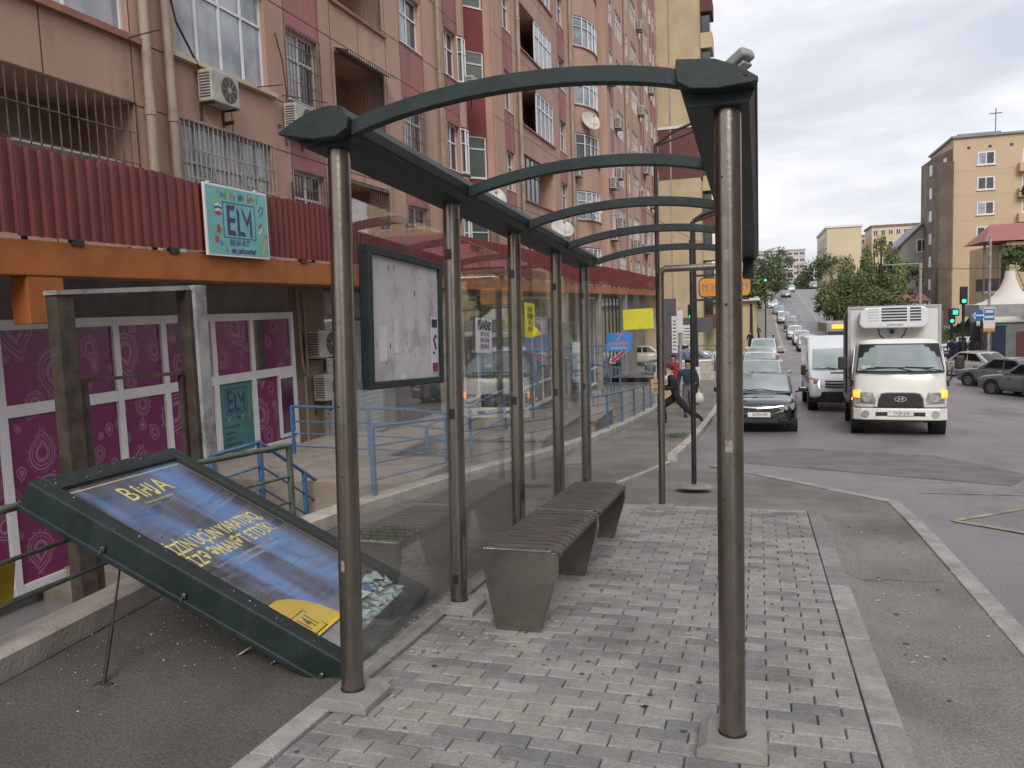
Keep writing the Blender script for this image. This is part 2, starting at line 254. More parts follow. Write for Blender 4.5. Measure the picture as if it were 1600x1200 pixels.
# ------------------------------------------------------------------ mesh builder
class MB:
    def __init__(s): s.v = []; s.f = []; s.mi = []; s.mat = 0
    def add(s, vs, fs):
        n = len(s.v); s.v += [tuple(v) for v in vs]
        for f in fs: s.f.append([n+i for i in f]); s.mi.append(s.mat)
        return s
    def box(s, c, d, R=None):
        hx, hy, hz = d[0]/2, d[1]/2, d[2]/2; c = Vector(c)
        vs = [Vector((x, y, z)) for x in (-hx, hx) for y in (-hy, hy) for z in (-hz, hz)]
        if R is not None: vs = [R @ v for v in vs]
        return s.add([v+c for v in vs], [(0, 1, 3, 2), (4, 6, 7, 5), (0, 4, 5, 1), (2, 3, 7, 6), (0, 2, 6, 4), (1, 5, 7, 3)])
    def bx(s, x0, y0, z0, x1, y1, z1): return s.box(((x0+x1)/2, (y0+y1)/2, (z0+z1)/2), (abs(x1-x0), abs(y1-y0), abs(z1-z0)))
    def cyl(s, p0, p1, r0, r1=None, n=12, caps=True):
        p0, p1 = Vector(p0), Vector(p1); r1 = r0 if r1 is None else r1
        d = (p1-p0).normalized(); a = d.orthogonal().normalized(); b = d.cross(a); vs = []
        for p, r in ((p0, r0), (p1, r1)):
            for i in range(n):
                t = 2*PI*i/n; vs.append(p+a*(r*math.cos(t))+b*(r*math.sin(t)))
        fs = [(i, (i+1) % n, n+(i+1) % n, n+i) for i in range(n)]
        if caps: fs += [tuple(range(n-1, -1, -1)), tuple(range(n, 2*n))]
        return s.add(vs, fs)
    def tube(s, pts, r, n=8):
        pts = [Vector(p) for p in pts]; vs = []; fs = []; a = None
        for i, p in enumerate(pts):
            d = (pts[min(i+1, len(pts)-1)]-pts[max(i-1, 0)]).normalized()
            if a is None: a = d.orthogonal().normalized()
            a = (a-d*a.dot(d)).normalized(); b = d.cross(a)
            for k in range(n):
                t = 2*PI*k/n; vs.append(p+a*(r*math.cos(t))+b*(r*math.sin(t)))
        for i in range(len(pts)-1):
            for k in range(n): fs.append((i*n+k, i*n+(k+1) % n, (i+1)*n+(k+1) % n, (i+1)*n+k))
        fs += [tuple(range(n-1, -1, -1)), tuple(range((len(pts)-1)*n, len(pts)*n))]
        return s.add(vs, fs)
    def prism(s, poly, ax, a0, a1):
        def mk(p, a): return (a, p[0], p[1]) if ax == 'x' else (p[0], a, p[1]) if ax == 'y' else (p[0], p[1], a)
        n = len(poly); vs = [mk(p, a0) for p in poly]+[mk(p, a1) for p in poly]
        fs = [(i, (i+1) % n, n+(i+1) % n, n+i) for i in range(n)]+[tuple(range(n-1, -1, -1)), tuple(range(n, 2*n))]
        return s.add(vs, fs)
    def slab(s, q, th, n=1, m=1, bulge=0):
        # q: 4 corners ccw seen from outside; a thin curved sheet of thickness th
        q = [Vector(a) for a in q]; nr = (q[1]-q[0]).cross(q[3]-q[0]).normalized(); vs = []; fs = []
        for l in (0, 1):
            for j in range(m+1):
                for i in range(n+1):
                    u, v = i/n, j/m
                    p = q[0]*(1-u)*(1-v)+q[1]*u*(1-v)+q[2]*u*v+q[3]*(1-u)*v
                    vs.append(p+nr*(bulge*(1-(2*u-1)**2)*(1-.5*(2*v-1)**2)-th*l))
        k = (n+1)*(m+1)
        for j in range(m):
            for i in range(n):
                a = j*(n+1)+i; fs.append((a, a+1, a+n+2, a+n+1)); fs.append((k+a, k+a+n+1, k+a+n+2, k+a+1))
        for i in range(n):
            fs.append((i+1, i, k+i, k+i+1)); a = m*(n+1)+i; fs.append((a, a+1, k+a+1, k+a))
        for j in range(m):
            a = j*(n+1); fs.append((a, a+n+1, k+a+n+1, k+a)); a += n; fs.append((a+n+1, a, k+a, k+a+n+1))
        return s.add(vs, fs)
    def quad(s, *q): return s.add(q, [tuple(range(len(q)))])
    def sphere(s, c, r, n=12, m=8, sc=(1, 1, 1)):
        vs = []; fs = []
        for j in range(m+1):
            ph = PI*j/m
            for i in range(n):
                t = 2*PI*i/n; vs.append((c[0]+r*sc[0]*math.sin(ph)*math.cos(t), c[1]+r*sc[1]*math.sin(ph)*math.sin(t), c[2]+r*sc[2]*math.cos(ph)))
        for j in range(m):
            for i in range(n): fs.append((j*n+i, (j+1)*n+i, (j+1)*n+(i+1) % n, j*n+(i+1) % n))
        return s.add(vs, fs)
    def build(s, name, mat, parent=None, smooth=False, bevel=0, seg=2, subs=0, angle=40, normals=True, weld=False):
        me = bpy.data.meshes.new(name); me.from_pydata([tuple(v) for v in s.v], [], s.f)
        for m in (mat if isinstance(mat, (list, tuple)) else [mat]): me.materials.append(M[m] if isinstance(m, str) else m)
        if any(s.mi): me.polygons.foreach_set('material_index', s.mi)
        if normals:
            b = bmesh.new(); b.from_mesh(me); bmesh.ops.remove_doubles(b, verts=b.verts, dist=1e-5) if (smooth or weld) else None
            bmesh.ops.recalc_face_normals(b, faces=b.faces); b.to_mesh(me); b.free()
        o = bpy.data.objects.new(name, me); C.objects.link(o)
        if parent is not None: o.parent = parent
        if smooth:
            me.polygons.foreach_set('use_smooth', [True]*len(me.polygons))
        if bevel:
            md = o.modifiers.new('b', 'BEVEL'); md.width = bevel; md.segments = seg; md.limit_method = 'ANGLE'; md.angle_limit = math.radians(angle)
        if subs:
            md = o.modifiers.new('s', 'SUBSURF'); md.levels = subs; md.render_levels = subs
        if smooth and not subs:
            try:
                me.set_sharp_from_angle(angle=math.radians(angle))
            except Exception: pass
        return o
def empty(name, loc=(0, 0, 0), rot=(0, 0, 0)):
    o = bpy.data.objects.new(name, None); C.objects.link(o); o.location = loc; o.rotation_euler = rot; o.empty_display_size = .3; return o
def tag(o, label=None, cat=None, group=None, kind=None):
    if label: o['label'] = label
    if cat: o['category'] = cat
    if group: o['group'] = group
    if kind: o['kind'] = kind
    return o
def thing(name, label, cat, loc=(0, 0, 0), rot=(0, 0, 0), group=None): return tag(empty(name, loc, rot), label, cat, group)
def kids(o): return [c for c in bpy.data.objects if c.parent == o]
def copy_tree(o, parent=None, _map=None):
    if _map is None:
        _map = {}
        for c in bpy.data.objects:
            if c.parent: _map.setdefault(c.parent.name, []).append(c)
    c = o.copy(); C.objects.link(c); c.parent = parent
    for ch in _map.get(o.name, []): copy_tree(ch, c, _map)
    return c
def text_geo(txt, size, sx=1.0, off=0.0, align='CENTER', ext=0.0):
    if 'Ə' in txt:      # the built-in font has no full-height schwa: set the line letter by letter with an enlarged one
        out = []; fs = []; x = 0
        for ch in txt:
            if ch == ' ': x += size*.28; continue
            k = 1.36 if ch == 'Ə' else 1
            v, f = text_geo('ə' if ch == 'Ə' else ch, size*k, 1.0, off, 'LEFT')
            if not v: x += size*.3; continue
            x0 = min(p.x for p in v); x1 = max(p.x for p in v); y0 = min(p.y for p in v)
            if ch == 'Ə': yb = min(p.y for p in text_geo('E', size, 1.0, off, 'LEFT')[0]); v = [Vector((p.x*.86+x0*.14, p.y-y0+yb, p.z)) for p in v]; x1 = x0+(x1-x0)*.86
            n = len(out); out += [Vector((p.x-x0+x, p.y, 0)) for p in v]; fs += [tuple(n+i for i in q) for q in f]; x += (x1-x0)+size*.075
        w = x-size*.075; o_ = 0 if align == 'LEFT' else w/2
        return [Vector(((p.x-o_)*sx, p.y, 0)) for p in out], fs
    cu = bpy.data.curves.new('t', 'FONT'); cu.body = txt; cu.size = size; cu.offset = off; cu.align_x = align; cu.align_y = 'CENTER'; cu.resolution_u = 2; cu.extrude = ext
    ob = bpy.data.objects.new('t', cu); C.objects.link(ob); bpy.context.view_layer.update()
    dg = bpy.context.evaluated_depsgraph_get(); me = ob.evaluated_get(dg).to_mesh()
    vs = [Vector((v.co.x*sx, v.co.y, v.co.z)) for v in me.vertices]; fs = [tuple(p.vertices) for p in me.polygons]
    ob.evaluated_get(dg).to_mesh_clear(); bpy.data.objects.remove(ob); bpy.data.curves.remove(cu)
    return vs, fs
def put_text(mb, txt, size, origin, U, V, sx=1.0, off=0.0, align='CENTER', wob=0):
    """letters in the plane spanned by U (reading direction) and V (up)"""
    vs, fs = text_geo(txt, size, sx, off, align); o = Vector(origin); U = Vector(U).normalized(); V = Vector(V).normalized()
    mb.add([o+U*v.x+V*v.y for v in vs], fs); return mb
# ------------------------------------------------------------------ ground, road, pavement
def frange(a, b, st):
    n = max(1, int(round((b-a)/st))); return [a+(b-a)*i/n for i in range(n+1)]
def sheet(name, xs, ys, zf, mat, thick=0):
    mb = MB(); nx = len(xs)
    mb.add([(x, y, zf(x, y)) for y in ys for x in xs], [(j*nx+i, j*nx+i+1, (j+1)*nx+i+1, (j+1)*nx+i) for j in range(len(ys)-1) for i in range(nx-1)])
    o = mb.build(name, mat, smooth=True, angle=60); tag(o, kind='structure'); return o
def strip(name, ys, xl, xr, zf, mat, kind='structure', drop=0):
    mb = MB(); vs = []
    for y in ys:
        a, b = xl(y), xr(y); vs += [(a, y, zf(a, y)), (b, y, zf(b, y))]
    fs = [(2*i, 2*i+1, 2*i+3, 2*i+2) for i in range(len(ys)-1)]
    if drop:
        n = len(vs); vs += [(v[0], v[1], v[2]-drop) for v in vs]
        for i in range(len(ys)-1):
            fs += [(2*i+1, n+2*i+1, n+2*i+3, 2*i+3), (2*i, 2*i+2, n+2*i+2, n+2*i)]
        k = len(ys)-1
        fs += [(0, n, n+1, 1), (2*k, 2*k+1, n+2*k+1, n+2*k)]
    mb.add(vs, fs); o = mb.build(name, mat); 
    if kind: tag(o, kind=kind)
    return o
WALL = [(-14, -3.7), (2.9, -3.68), (4.5, -3.98), (7.2, -3.9), (11.5, -3.66), (14, -3.5), (17, -3.42), (44, -3.3)]
def interp(tab, y):
    if y <= tab[0][0]: return tab[0][1]
    for (a, va), (b, vb) in zip(tab, tab[1:]):
        if y <= b: return va+(vb-va)*(y-a)/(b-a)
    return tab[-1][1]
xw = lambda y: interp(WALL, y)
def gz(x, y):
    z = zt(x, y)-.45
    if x < -3.95 and y < 46: z = min(z, -2.6-.03*max(y, 0))
    return z
xs = [-900, -300, -120, -60, -30, -15, -9, -4.25, -3.93, -2, 2, 6, 10, 14, 18, 24, 32, 45, 80, 150, 400, 900]
ys = [-300, -60, -14]+frange(-10, 44, 3)+[45.5, 46.5]+frange(50, 220, 6)+[250, 320, 420, 700, 1200, 2000]
sheet('ground', xs, ys, gz, 'ground')
sheet('road', [-1.38, 0, 2, 4, 7, 10, 14, 20, 30, 50, 90], frange(-14, 46, 1.5), lambda x, y: zt(x, y)-.10, 'road')
sheet('crossing_road', [-90, -60, -30, -15, -8, -3.4, 0, 2, 4, 7, 10, 14, 20, 30, 50, 90], frange(46, 74, 2), lambda x, y: zt(x, y)-.10, 'road')
def hx(y, x): return x+2.2*sm(120, 210, y)*0
sheet('hill_road', [2.3, 5, 8.2, 11, 14.4], frange(74, 214, 3), lambda x, y: zt(x, y)-.10, 'road')
def xr_pav(y):
    if y < 9.3: return 1.32
    if y < 12.6: return 1.32-(y-9.3)/3.3*2.0
    return -1.40
strip('pavement', frange(-14, 9.3, .8)+frange(9.5, 12.6, .4)[0:]+[12.7]+frange(13.5, 44, 1.5), lambda y: -1.9 if y < 8.2 else max(xw(y)+.02, -1.9-(y-8.2)*.25), xr_pav, lambda x, y: zt(x, y)-.075, 'asphalt')
strip('pavement', frange(-14, 9.3, .8)+frange(9.5, 12.6, .4)+[12.7]+frange(13.5, 17, 1.5), lambda y: xw(y)+.02, lambda y: -1.9 if y < 8.2 else max(xw(y)+.02, -1.9-(y-8.2)*.25), lambda x, y: zt(x, y)-.075, 'asphalt_shaded')
# low kerb between the asphalt apron and the road
def kerb(name, pts, w, h0, h1, mat='kerb', seg=1.0):
    mb = MB()
    for (a, b) in zip(pts, pts[1:]):
        a, b = Vector(a), Vector(b); L = (b-a).length; n = max(1, int(L/seg)); d = (b-a)/n; nr = Vector((-d.y, d.x)).normalized()*w/2
        for i in range(n):
            p, q = a+d*(i+.006), a+d*(i+.994); j = random.uniform(-.004, .004)
            vs = []
            for hh in (h0, h1+j):
                for c in (p-nr, q-nr, q+nr, p+nr): vs.append((c.x, c.y, zt(c.x, c.y)+hh))
            mb.add(vs, [(0, 1, 2, 3), (4, 7, 6, 5), (0, 4, 5, 1), (1, 5, 6, 2), (2, 6, 7, 3), (3, 7, 4, 0)])
    o = mb.build(name, mat, bevel=.008); tag(o, kind='structure'); return o
kerb('kerb', [(1.37, -10), (1.37, 9.36), (-.72, 12.75)], .13, -.2, -.062)
kerb('kerb', [(-1.40, 13.4), (-1.42, 44)], .16, -.25, .03, 'concrete_lt', seg=1.1)
kerb('kerb', [(-1.98, 8.6), (-1.42, 13.2)], .07, -.15, -.062, 'concrete_lt')
kerb('kerb', [(2.2, 75), (2.2, 212)], .22, -.3, .06, 'concrete_lt', seg=3)
kerb('kerb', [(14.5, 75), (14.5, 212)], .22, -.3, .06, 'concrete_lt', seg=3)
kerb('kerb', [(-30, 74.2), (1.2, 74.2), (2.15, 76)], .22, -.3, .06, 'concrete_lt', seg=3)
strip('hill_pavement', frange(74.3, 212, 3), lambda y: -9, lambda y: 2.12, lambda x, y: zt(x, y)+.04, 'concrete')
strip('hill_pavement', frange(74.3, 212, 3), lambda y: 14.58, lambda y: 18.5, lambda x, y: zt(x, y)+.04, 'concrete')
strip('right_pavement', frange(53, 74, 3), lambda y: 15, lambda y: 60, lambda x, y: zt(x, y)+.04, 'concrete')
# paved shelter platform: individual pavers
def pavers():
    mb = MB(); x0, x1 = -1.80, .424; y = 1.0; r = 0; L, Wd = .2022, .1; g = .006
    rr = random.Random(3)
    while y < 7.93:
        x = x0-(.1011 if r % 2 else 0)
        while x < x1:
            a, b = max(x, x0), min(x+L, x1)
            if b-a > .03:
                t = rr.random(); t2 = t+.12*math.sin(x*2.1+y*1.3)
                mb.mat = 0 if t2 < .22 else 1 if t2 < .48 else 2 if t2 < .68 else 3 if t2 < .86 else 4
                dz = rr.uniform(-.0025, .0025); tl = rr.uniform(-.002, .002)
                vs = []
                for (xx, yy, ins, hh) in [(a, y, g, 0), (b, y, g, 0), (b, y+Wd, g, 0), (a, y+Wd, g, 0)]:
                    pass
                for ins, hh in ((g/2, -.03), (g/2, -.005), (g/2+.005, 0)):
                    for (sx_, sy_) in ((0, 0), (1, 0), (1, 1), (0, 1)):
                        px = (a+ins) if sx_ == 0 else (b-ins); py = (y+ins) if sy_ == 0 else (y+Wd-ins)
                        p = sp(px, py, hh+dz+tl*(sx_*2-1)); vs.append(p)
                fs = [(8, 9, 10, 11)]+[(k*4+i, k*4+(i+1) % 4, (k+1)*4+(i+1) % 4, (k+1)*4+i) for k in (0, 1) for i in range(4)]
                mb.add(vs, fs)
            x += L
        y += Wd; r += 1
    o = mb.build('paving', ['paver0', 'paver1', 'paver2', 'paver3', 'paver4'], normals=False); tag(o, kind='structure')
    mb = MB(); mb.add([sp(-1.84, .96, -.014), sp(.46, .96, -.014), sp(.46, 8.0, -.014), sp(-1.84, 8.0, -.014)], [(0, 1, 2, 3)])
    tag(mb.build('paving_bed', 'grout'), kind='structure')
    # edging stones
    def edge(p0, p1, w, seg, mats, hh=0.0, dep=.2):
        mb = MB(); p0, p1 = Vector(p0), Vector(p1); n = int((p1-p0).length/seg); d = (p1-p0)/n; nr = Vector((-d.y, d.x)).normalized()*w/2
        for i in range(n):
            mb.mat = rr.randrange(len(mats)); p, q = p0+d*(i+.008), p0+d*(i+.992); j = rr.uniform(-.003, .003)
            vs = [sp(c.x, c.y, h) for h in (-dep, hh+j) for c in (p-nr, q-nr, q+nr, p+nr)]
            mb.add(vs, [(0, 1, 2, 3), (4, 7, 6, 5), (0, 4, 5, 1), (1, 5, 6, 2), (2, 6, 7, 3), (3, 7, 4, 0)])
        tag(mb.build('paving_edge', mats, bevel=.006), kind='structure')
    edge((.49, .9), (.49, 8.08), .125, .5, ['paver0', 'paver1', 'kerb', 'paver2', 'kerb'], .002)
    edge((-1.865, .9), (-1.865, 8.08), .11, .55, ['kerb', 'concrete'], .01)
    edge((-1.78, 8.02), (.42, 8.02), .12, .42, ['paver0', 'paver1', 'kerb'], .002)
    # asphalt fillet against the right edge
    mb = MB(); nn = 24; vs = []
    for i in range(nn+1):
        y = .9+i*7.25/nn; w = .13+.03*math.sin(i*1.7)
        vs += [sp(.5525, y, -.01), sp(.56+w*.5, y, -.045), sp(.56+w, y, -.0745)]
    mb.add(vs, [(3*i+k, 3*i+k+1, 3*i+k+4, 3*i+k+3) for i in range(nn) for k in (0, 1)])
    tag(mb.build('asphalt_fillet', 'asphalt', smooth=True), kind='structure')
pavers()
# dark repair patches, gum and oil marks
def patch_sheet(name, pts, mat, h, n=10):
    cx = sum(p[0] for p in pts)/len(pts); cy = sum(p[1] for p in pts)/len(pts); mb = MB(); vs = [(cx, cy, zt(cx, cy)+h)]; m = []
    for (a, b) in zip(pts, pts[1:]+pts[:1]):
        for k in range(n): t = k/n; m.append((a[0]+(b[0]-a[0])*t, a[1]+(b[1]-a[1])*t))
    R_ = (.34, .67, 1)
    for r_ in R_: vs += [(cx+(x-cx)*r_, cy+(y-cy)*r_, zt(cx+(x-cx)*r_, cy+(y-cy)*r_)+h) for x, y in m]
    N_ = len(m); fs = [(0, 1+i, 1+(i+1) % N_) for i in range(N_)]+[(1+k*N_+i, 1+(k+1)*N_+i, 1+(k+1)*N_+(i+1) % N_, 1+k*N_+(i+1) % N_) for k in (0, 1) for i in range(N_)]
    mb.add(vs, fs); tag(mb.build(name, mat), kind='structure')
M['patch'] = pm('repair_asphalt', (.20, .184, .186), (.14, .129, .131), 2, .7, bump=.6, bscale=90, grain=(75, .3), crack=.6)
patch_sheet('road_patch', [(-.2, 13.4), (3.0, 11.3), (3.6, 12.6), (2.9, 15.5), (.6, 16.6), (-.6, 15.0)], 'patch', -.096)
patch_sheet('road_patch', [(4.6, 8.0), (6.2, 8.6), (6.0, 11.5), (4.4, 11.0)], 'patch', -.096)
def spots(name, n, fn, s0, s1, mat, seed, label):
    rr = random.Random(seed); mb = MB()
    for i in range(n):
        p = fn(rr); s = rr.uniform(s0, s1); k = 9; el = rr.uniform(.6, 1.1); a0 = rr.uniform(0, 3)
        mb.add([(p.x+s*math.cos(2*PI*j/k)*(1+.2*math.sin(j*2+i)), p.y+s*el*math.sin(2*PI*j/k)*(1+.2*math.cos(j+i)), p.z-SL*s*el*math.sin(2*PI*j/k)*(1+.2*math.cos(j+i))) for j in range(k)], [tuple(range(k))])
    tag(mb.build(name, mat), label, 'stains', kind='stuff')
M['gum'] = pm('trodden_gum', (.075, .07, .065), None, 9, .8); M['butt'] = pm('cigarette_end', (.55, .48, .38), (.4, .3, .2), 30, .9)
spots('gum_spots', 120, lambda r: sp(r.uniform(-1.75, .38), r.uniform(2.0, 7.8), .0042), .005, .016, 'gum', 5, 'dark trodden gum spots over the pavers under the shelter')
def g_(r):
    x, y = r.uniform(-.1, 1.25), r.uniform(2.5, 10); return Vector((x, y, zt(x, y)-.071))
spots('oil_spots', 45, g_, .004, .018, 'gum', 6, 'dark oil and gum marks on the asphalt beside the pavers')
rr = random.Random(44); mb = MB()
for i in range(70):
    if i < 30: q = sp(rr.choice((rr.uniform(-1.75, -1.4), rr.uniform(-1.75, .4))), rr.uniform(2.2, 7.8), .007)
    else: x, y = rr.choice((rr.uniform(.66, .85), rr.uniform(.7, 1.25))), rr.uniform(2.5, 9); q = Vector((x, y, zt(x, y)-.069))
    a = rr.uniform(0, 6); d = Vector((math.cos(a), math.sin(a), 0))*rr.uniform(.008, .018); mb.cyl(q-d, q+d, .0035, n=6)
tag(mb.build('cigarette_ends', 'butt'), 'scattered cigarette ends and scraps on the pavers and asphalt', 'litter', kind='stuff')
# road markings
def mark(name, pts, w, mat, h=-.094):
    mb = MB()
    for a, b in zip(pts, pts[1:]):
        a, b = Vector(a), Vector(b); n = max(1, int((b-a).length/1.0)); d = (b-a).normalized(); nr = Vector((-d.y, d.x))*w/2
        for i in range(n):
            p, q = a+(b-a)*i/n, a+(b-a)*(i+1)/n
            mb.add([(c.x, c.y, zt(c.x, c.y)+h) for c in (p-nr, q-nr, q+nr, p+nr)], [(0, 1, 2, 3)])
    return tag(mb.build(name, mat), kind='structure')
def gxy(px, py, h): p = gp(px, py, h); return (p.x, p.y)
mark('yellow_zigzag_marking', [gxy(1435, 771, -.1), gxy(1640, 776, -.1)], .06, 'yellowline')
mark('yellow_zigzag_marking', [gxy(1640, 789, -.1), gxy(1490, 815, -.1), gxy(1640, 841, -.1)], .07, 'yellowline')
for k in range(6):
    x = 2.2+k*1.5
    mark('crosswalk_marking', [(x, 67.5), (x+.75, 67.5)], 2.2, 'whiteline')
    if k < 3: mark('crosswalk_marking', [(x+8.5, 67.5), (x+9.3, 67.5)], 2.2, 'whiteline')
mark('centre_line_marking', [(7.6, 78), (7.8, 208)], .16, 'whiteline')
mark('edge_line_marking', [(14.0, 78), (14.0, 208)], .12, 'whiteline')
# ------------------------------------------------------------------ bus shelter (built in its own sloped frame)
PY = [3.11, 4.46, 5.75, 7.05, 8.28]
def frame_thing(name, label, cat, x, y, h=0, group=None):
    return thing(name, label, cat, sp(x, y, h), (-TH, 0, 0), group)
SX, SY = -1.76, 3.11
shelter = frame_thing('bus_shelter', 'open roofless bus shelter frame of steel tube posts and dark green arched ribs', 'bus shelter', SX, SY)
STK = pm('sticker_residue', (.30, .28, .25), (.18, .16, .14), 60, .8)
def lp(x, y, h): return (x-SX, y-SY, h)
def beam_poly(side):
    if side < 0: return [(-1.965, 2.515), (-1.875, 2.562), (-1.80, 2.592), (-1.72, 2.605), (-1.655, 2.592), (-1.632, 2.55), (-1.640, 2.505), (-1.69, 2.475), (-1.80, 2.473), (-1.96, 2.505)]
    return [(.0, 2.525), (-.07, 2.572), (-.15, 2.605), (-.285, 2.618), (-.288, 2.57), (-.28, 2.535), (-.235, 2.507), (-.14, 2.498), (.0, 2.508)]
for side in (-1, 1):
    mb = MB(); pl = [(x-SX, h) for x, h in beam_poly(side)]
    y1 = 8.42 if side < 0 else 8.62
    mb.prism(pl, 'y', 2.98-SY, y1-SY); bm_ = mb.build('beam', 'green', shelter, bevel=.006)
    # end plate, slightly proud, with its fixing hole
    mb = MB(); c = Vector((sum(p[0] for p in pl)/len(pl), sum(p[1] for p in pl)/len(pl)))
    mb.prism([(c.x+(p[0]-c.x)*1.015, c.y+(p[1]-c.y)*1.02) for p in pl], 'y', 2.955-SY, 2.9795-SY); mb.build('end_plate', 'green', shelter, bevel=.004)
    xx = -1.955 if side < 0 else -.04
    mb = MB(); mb.cyl(lp(xx, 2.951, 2.54), lp(xx, 2.956, 2.54), .009, n=14); mb.build('bolt_hole', 'ink', shelter)
    # deep soffit tray under the beam
    mb = MB()
    if side < 0: mb.prism([(-1.93-SX, 2.506), (-1.88-SX, 2.457), (-1.67-SX, 2.457), (-1.645-SX, 2.50)], 'y', 3.03-SY, 8.4-SY)
    else: mb.prism([(-.275-SX, 2.534), (-.25-SX, 2.457), (-.03-SX, 2.457), (-.008-SX, 2.512)], 'y', 3.03-SY, 8.6-SY)
    mb.build('beam_tray', 'green', shelter, bevel=.004)
def post(x, y, h1=2.455, r=.05, foot=True, fs=.13):
    mb = MB(); mb.cyl(lp(x, y, .055), lp(x, y, h1), r, n=32); p = mb.build('post', 'steel', shelter, smooth=True)
    mb = MB(); mb.cyl(lp(x, y, .056), lp(x, y, .066), r+.004, n=32); 
    mb.build('post_fixing', 'darkmetal', p)
    if foot:
        mb = MB(); mb.prism([(-fs, 0), (fs, 0), (fs, .035), (fs*.72, .058), (-fs*.72, .058), (-fs, .035)], 'y', -fs, fs)
        mb.v = [(vx+x-SX, vy+y-SY, vz) for vx, vy, vz in mb.v]
        mb.build('concrete_footing', 'concrete', shelter, bevel=.006)
    return p
for y in PY: post(SX, y)
post(-.11, 3.11)
for x, y, hs in ((SX, 3.11, (1.87, 1.33, 1.02, .55)), (-.11, 3.11, (2.2, 1.72, 1.5, .98)), (SX, 4.46, (2.0, 1.2))):
    for k, hh in enumerate(hs):
        a = -2.0+.25*((k*7) % 3); c_, s_ = math.cos(a), math.sin(a)
        mb = MB(); mb.cyl(lp(x+c_*.049, y+s_*.049, hh), lp(x+c_*.0512, y+s_*.0512, hh), .0065 if k % 2 else .0045, n=10); mb.build('fixing_hole', 'ink', shelter)
for x, y, hh, w in ((SX, 3.11, .62, .02), (-.11, 3.11, 1.18, .03), (-.11, 3.11, 1.9, .02)):
    mb = MB(); n = 6
    for i in range(n):
        a0, a1 = -1.9+i*w*3, -1.9+(i+1)*w*3; r_ = .0505
        mb.add([lp(x+math.cos(a0)*r_, y+math.sin(a0)*r_, hh-.02), lp(x+math.cos(a1)*r_, y+math.sin(a1)*r_, hh-.02+.004*(i % 2)), lp(x+math.cos(a1)*r_, y+math.sin(a1)*r_, hh+.03-.006*(i % 3)), lp(x+math.cos(a0)*r_, y+math.sin(a0)*r_, hh+.03)], [(0, 1, 2, 3)])
    mb.build('sticker_residue', STK, shelter)
mb = MB(); mb.bx(-.155-SX, 8.35-SY, 2.28, -.05-SX, 8.60-SY, 2.456); mb.build('beam_socket', 'green', shelter, bevel=.005)
for i, y in enumerate((3.02, 4.46, 5.77, 7.06, 8.40)):
    mb = MB(); n = 26; xa, xb = -1.64, -.275; zc = 2.513; rise = .088
    vs = []
    for k in range(n+1):
        t = k/n; x = xa+(xb-xa)*t; z = zc+.05*t+rise*(1-(2*t-1)**2)**.9
        for dy, dz in ((-.025, -.032), (.025, -.032), (.025, .032), (-.025, .032)): vs.append(lp(x, y+dy, z+dz))
    fs = [(4*k+a, 4*k+(a+1) % 4, 4*k+4+(a+1) % 4, 4*k+4+a) for k in range(n) for a in range(4)]+[(3, 2, 1, 0), (4*n, 4*n+1, 4*n+2, 4*n+3)]
    mb.add(vs, fs); r_ = mb.build('arched_rib', 'green', shelter, bevel=.004)
# glass panels between the back posts
for a, b in zip(PY, PY[1:]):
    mb = MB(); mb.bx(-.004, a+.062-SY, .10, .004, b-.062-SY, 2.27); g = mb.build('glass_panel', 'glass', shelter)
    for yy in (a+.045, b-.045):
        for hh in (.2, 1.2, 2.15): mb = MB(); mb.bx(-.014, yy-.02-SY, hh-.03, .014, yy+.02-SY, hh+.03); mb.build('glass_clamp', 'darkmetal', shelter, bevel=.003)
# far end wind screen with its inverted U tube
mb = MB(); mb.bx(-1.70-SX, 7.935-SY, .12, -.98-SX, 7.943-SY, 2.27); mb.build('glass_panel', 'glass', shelter)
mb = MB(); mb.tube([lp(-.93, 7.92, .05), lp(-.925, 7.95, 2.3), lp(-.915, 7.95, 2.335), lp(-.88, 7.95, 2.36), lp(-.16, 7.95, 2.36)], .033, 16)
mb.build('end_hoop', 'steel', shelter, smooth=True, angle=50)
mb = MB(); mb.prism([(-.11, 0), (.11, 0), (.11, .03), (.08, .045), (-.08, .045), (-.11, .03)], 'y', -.09, .09); mb.v = [(vx-.93-SX, vy+7.92-SY, vz) for vx, vy, vz in mb.v]
mb.build('concrete_footing', 'concrete', shelter, bevel=.005)
# small lamp on the front corner
t = frame_thing('shelter_lamp', 'small grey lamp fitting on top of the right front corner of the shelter', 'lamp', -.12, 3.22, 2.60)
R = Euler((0, -math.radians(24), math.radians(-35))).to_matrix()
mb = MB(); mb.box((0.03, 0, .06), (.16, .075, .042), R); mb.build('housing', 'greysteel', t, bevel=.012, seg=3)
mb = MB(); mb.box((.04, 0, .03), (.12, .055, .016), R); mb.build('lens', 'lens', t, bevel=.004)
mb = MB(); mb.cyl((-.02, 0, .0), (-.02, 0, .035), .012); mb.build('bracket', 'darkmetal', t)

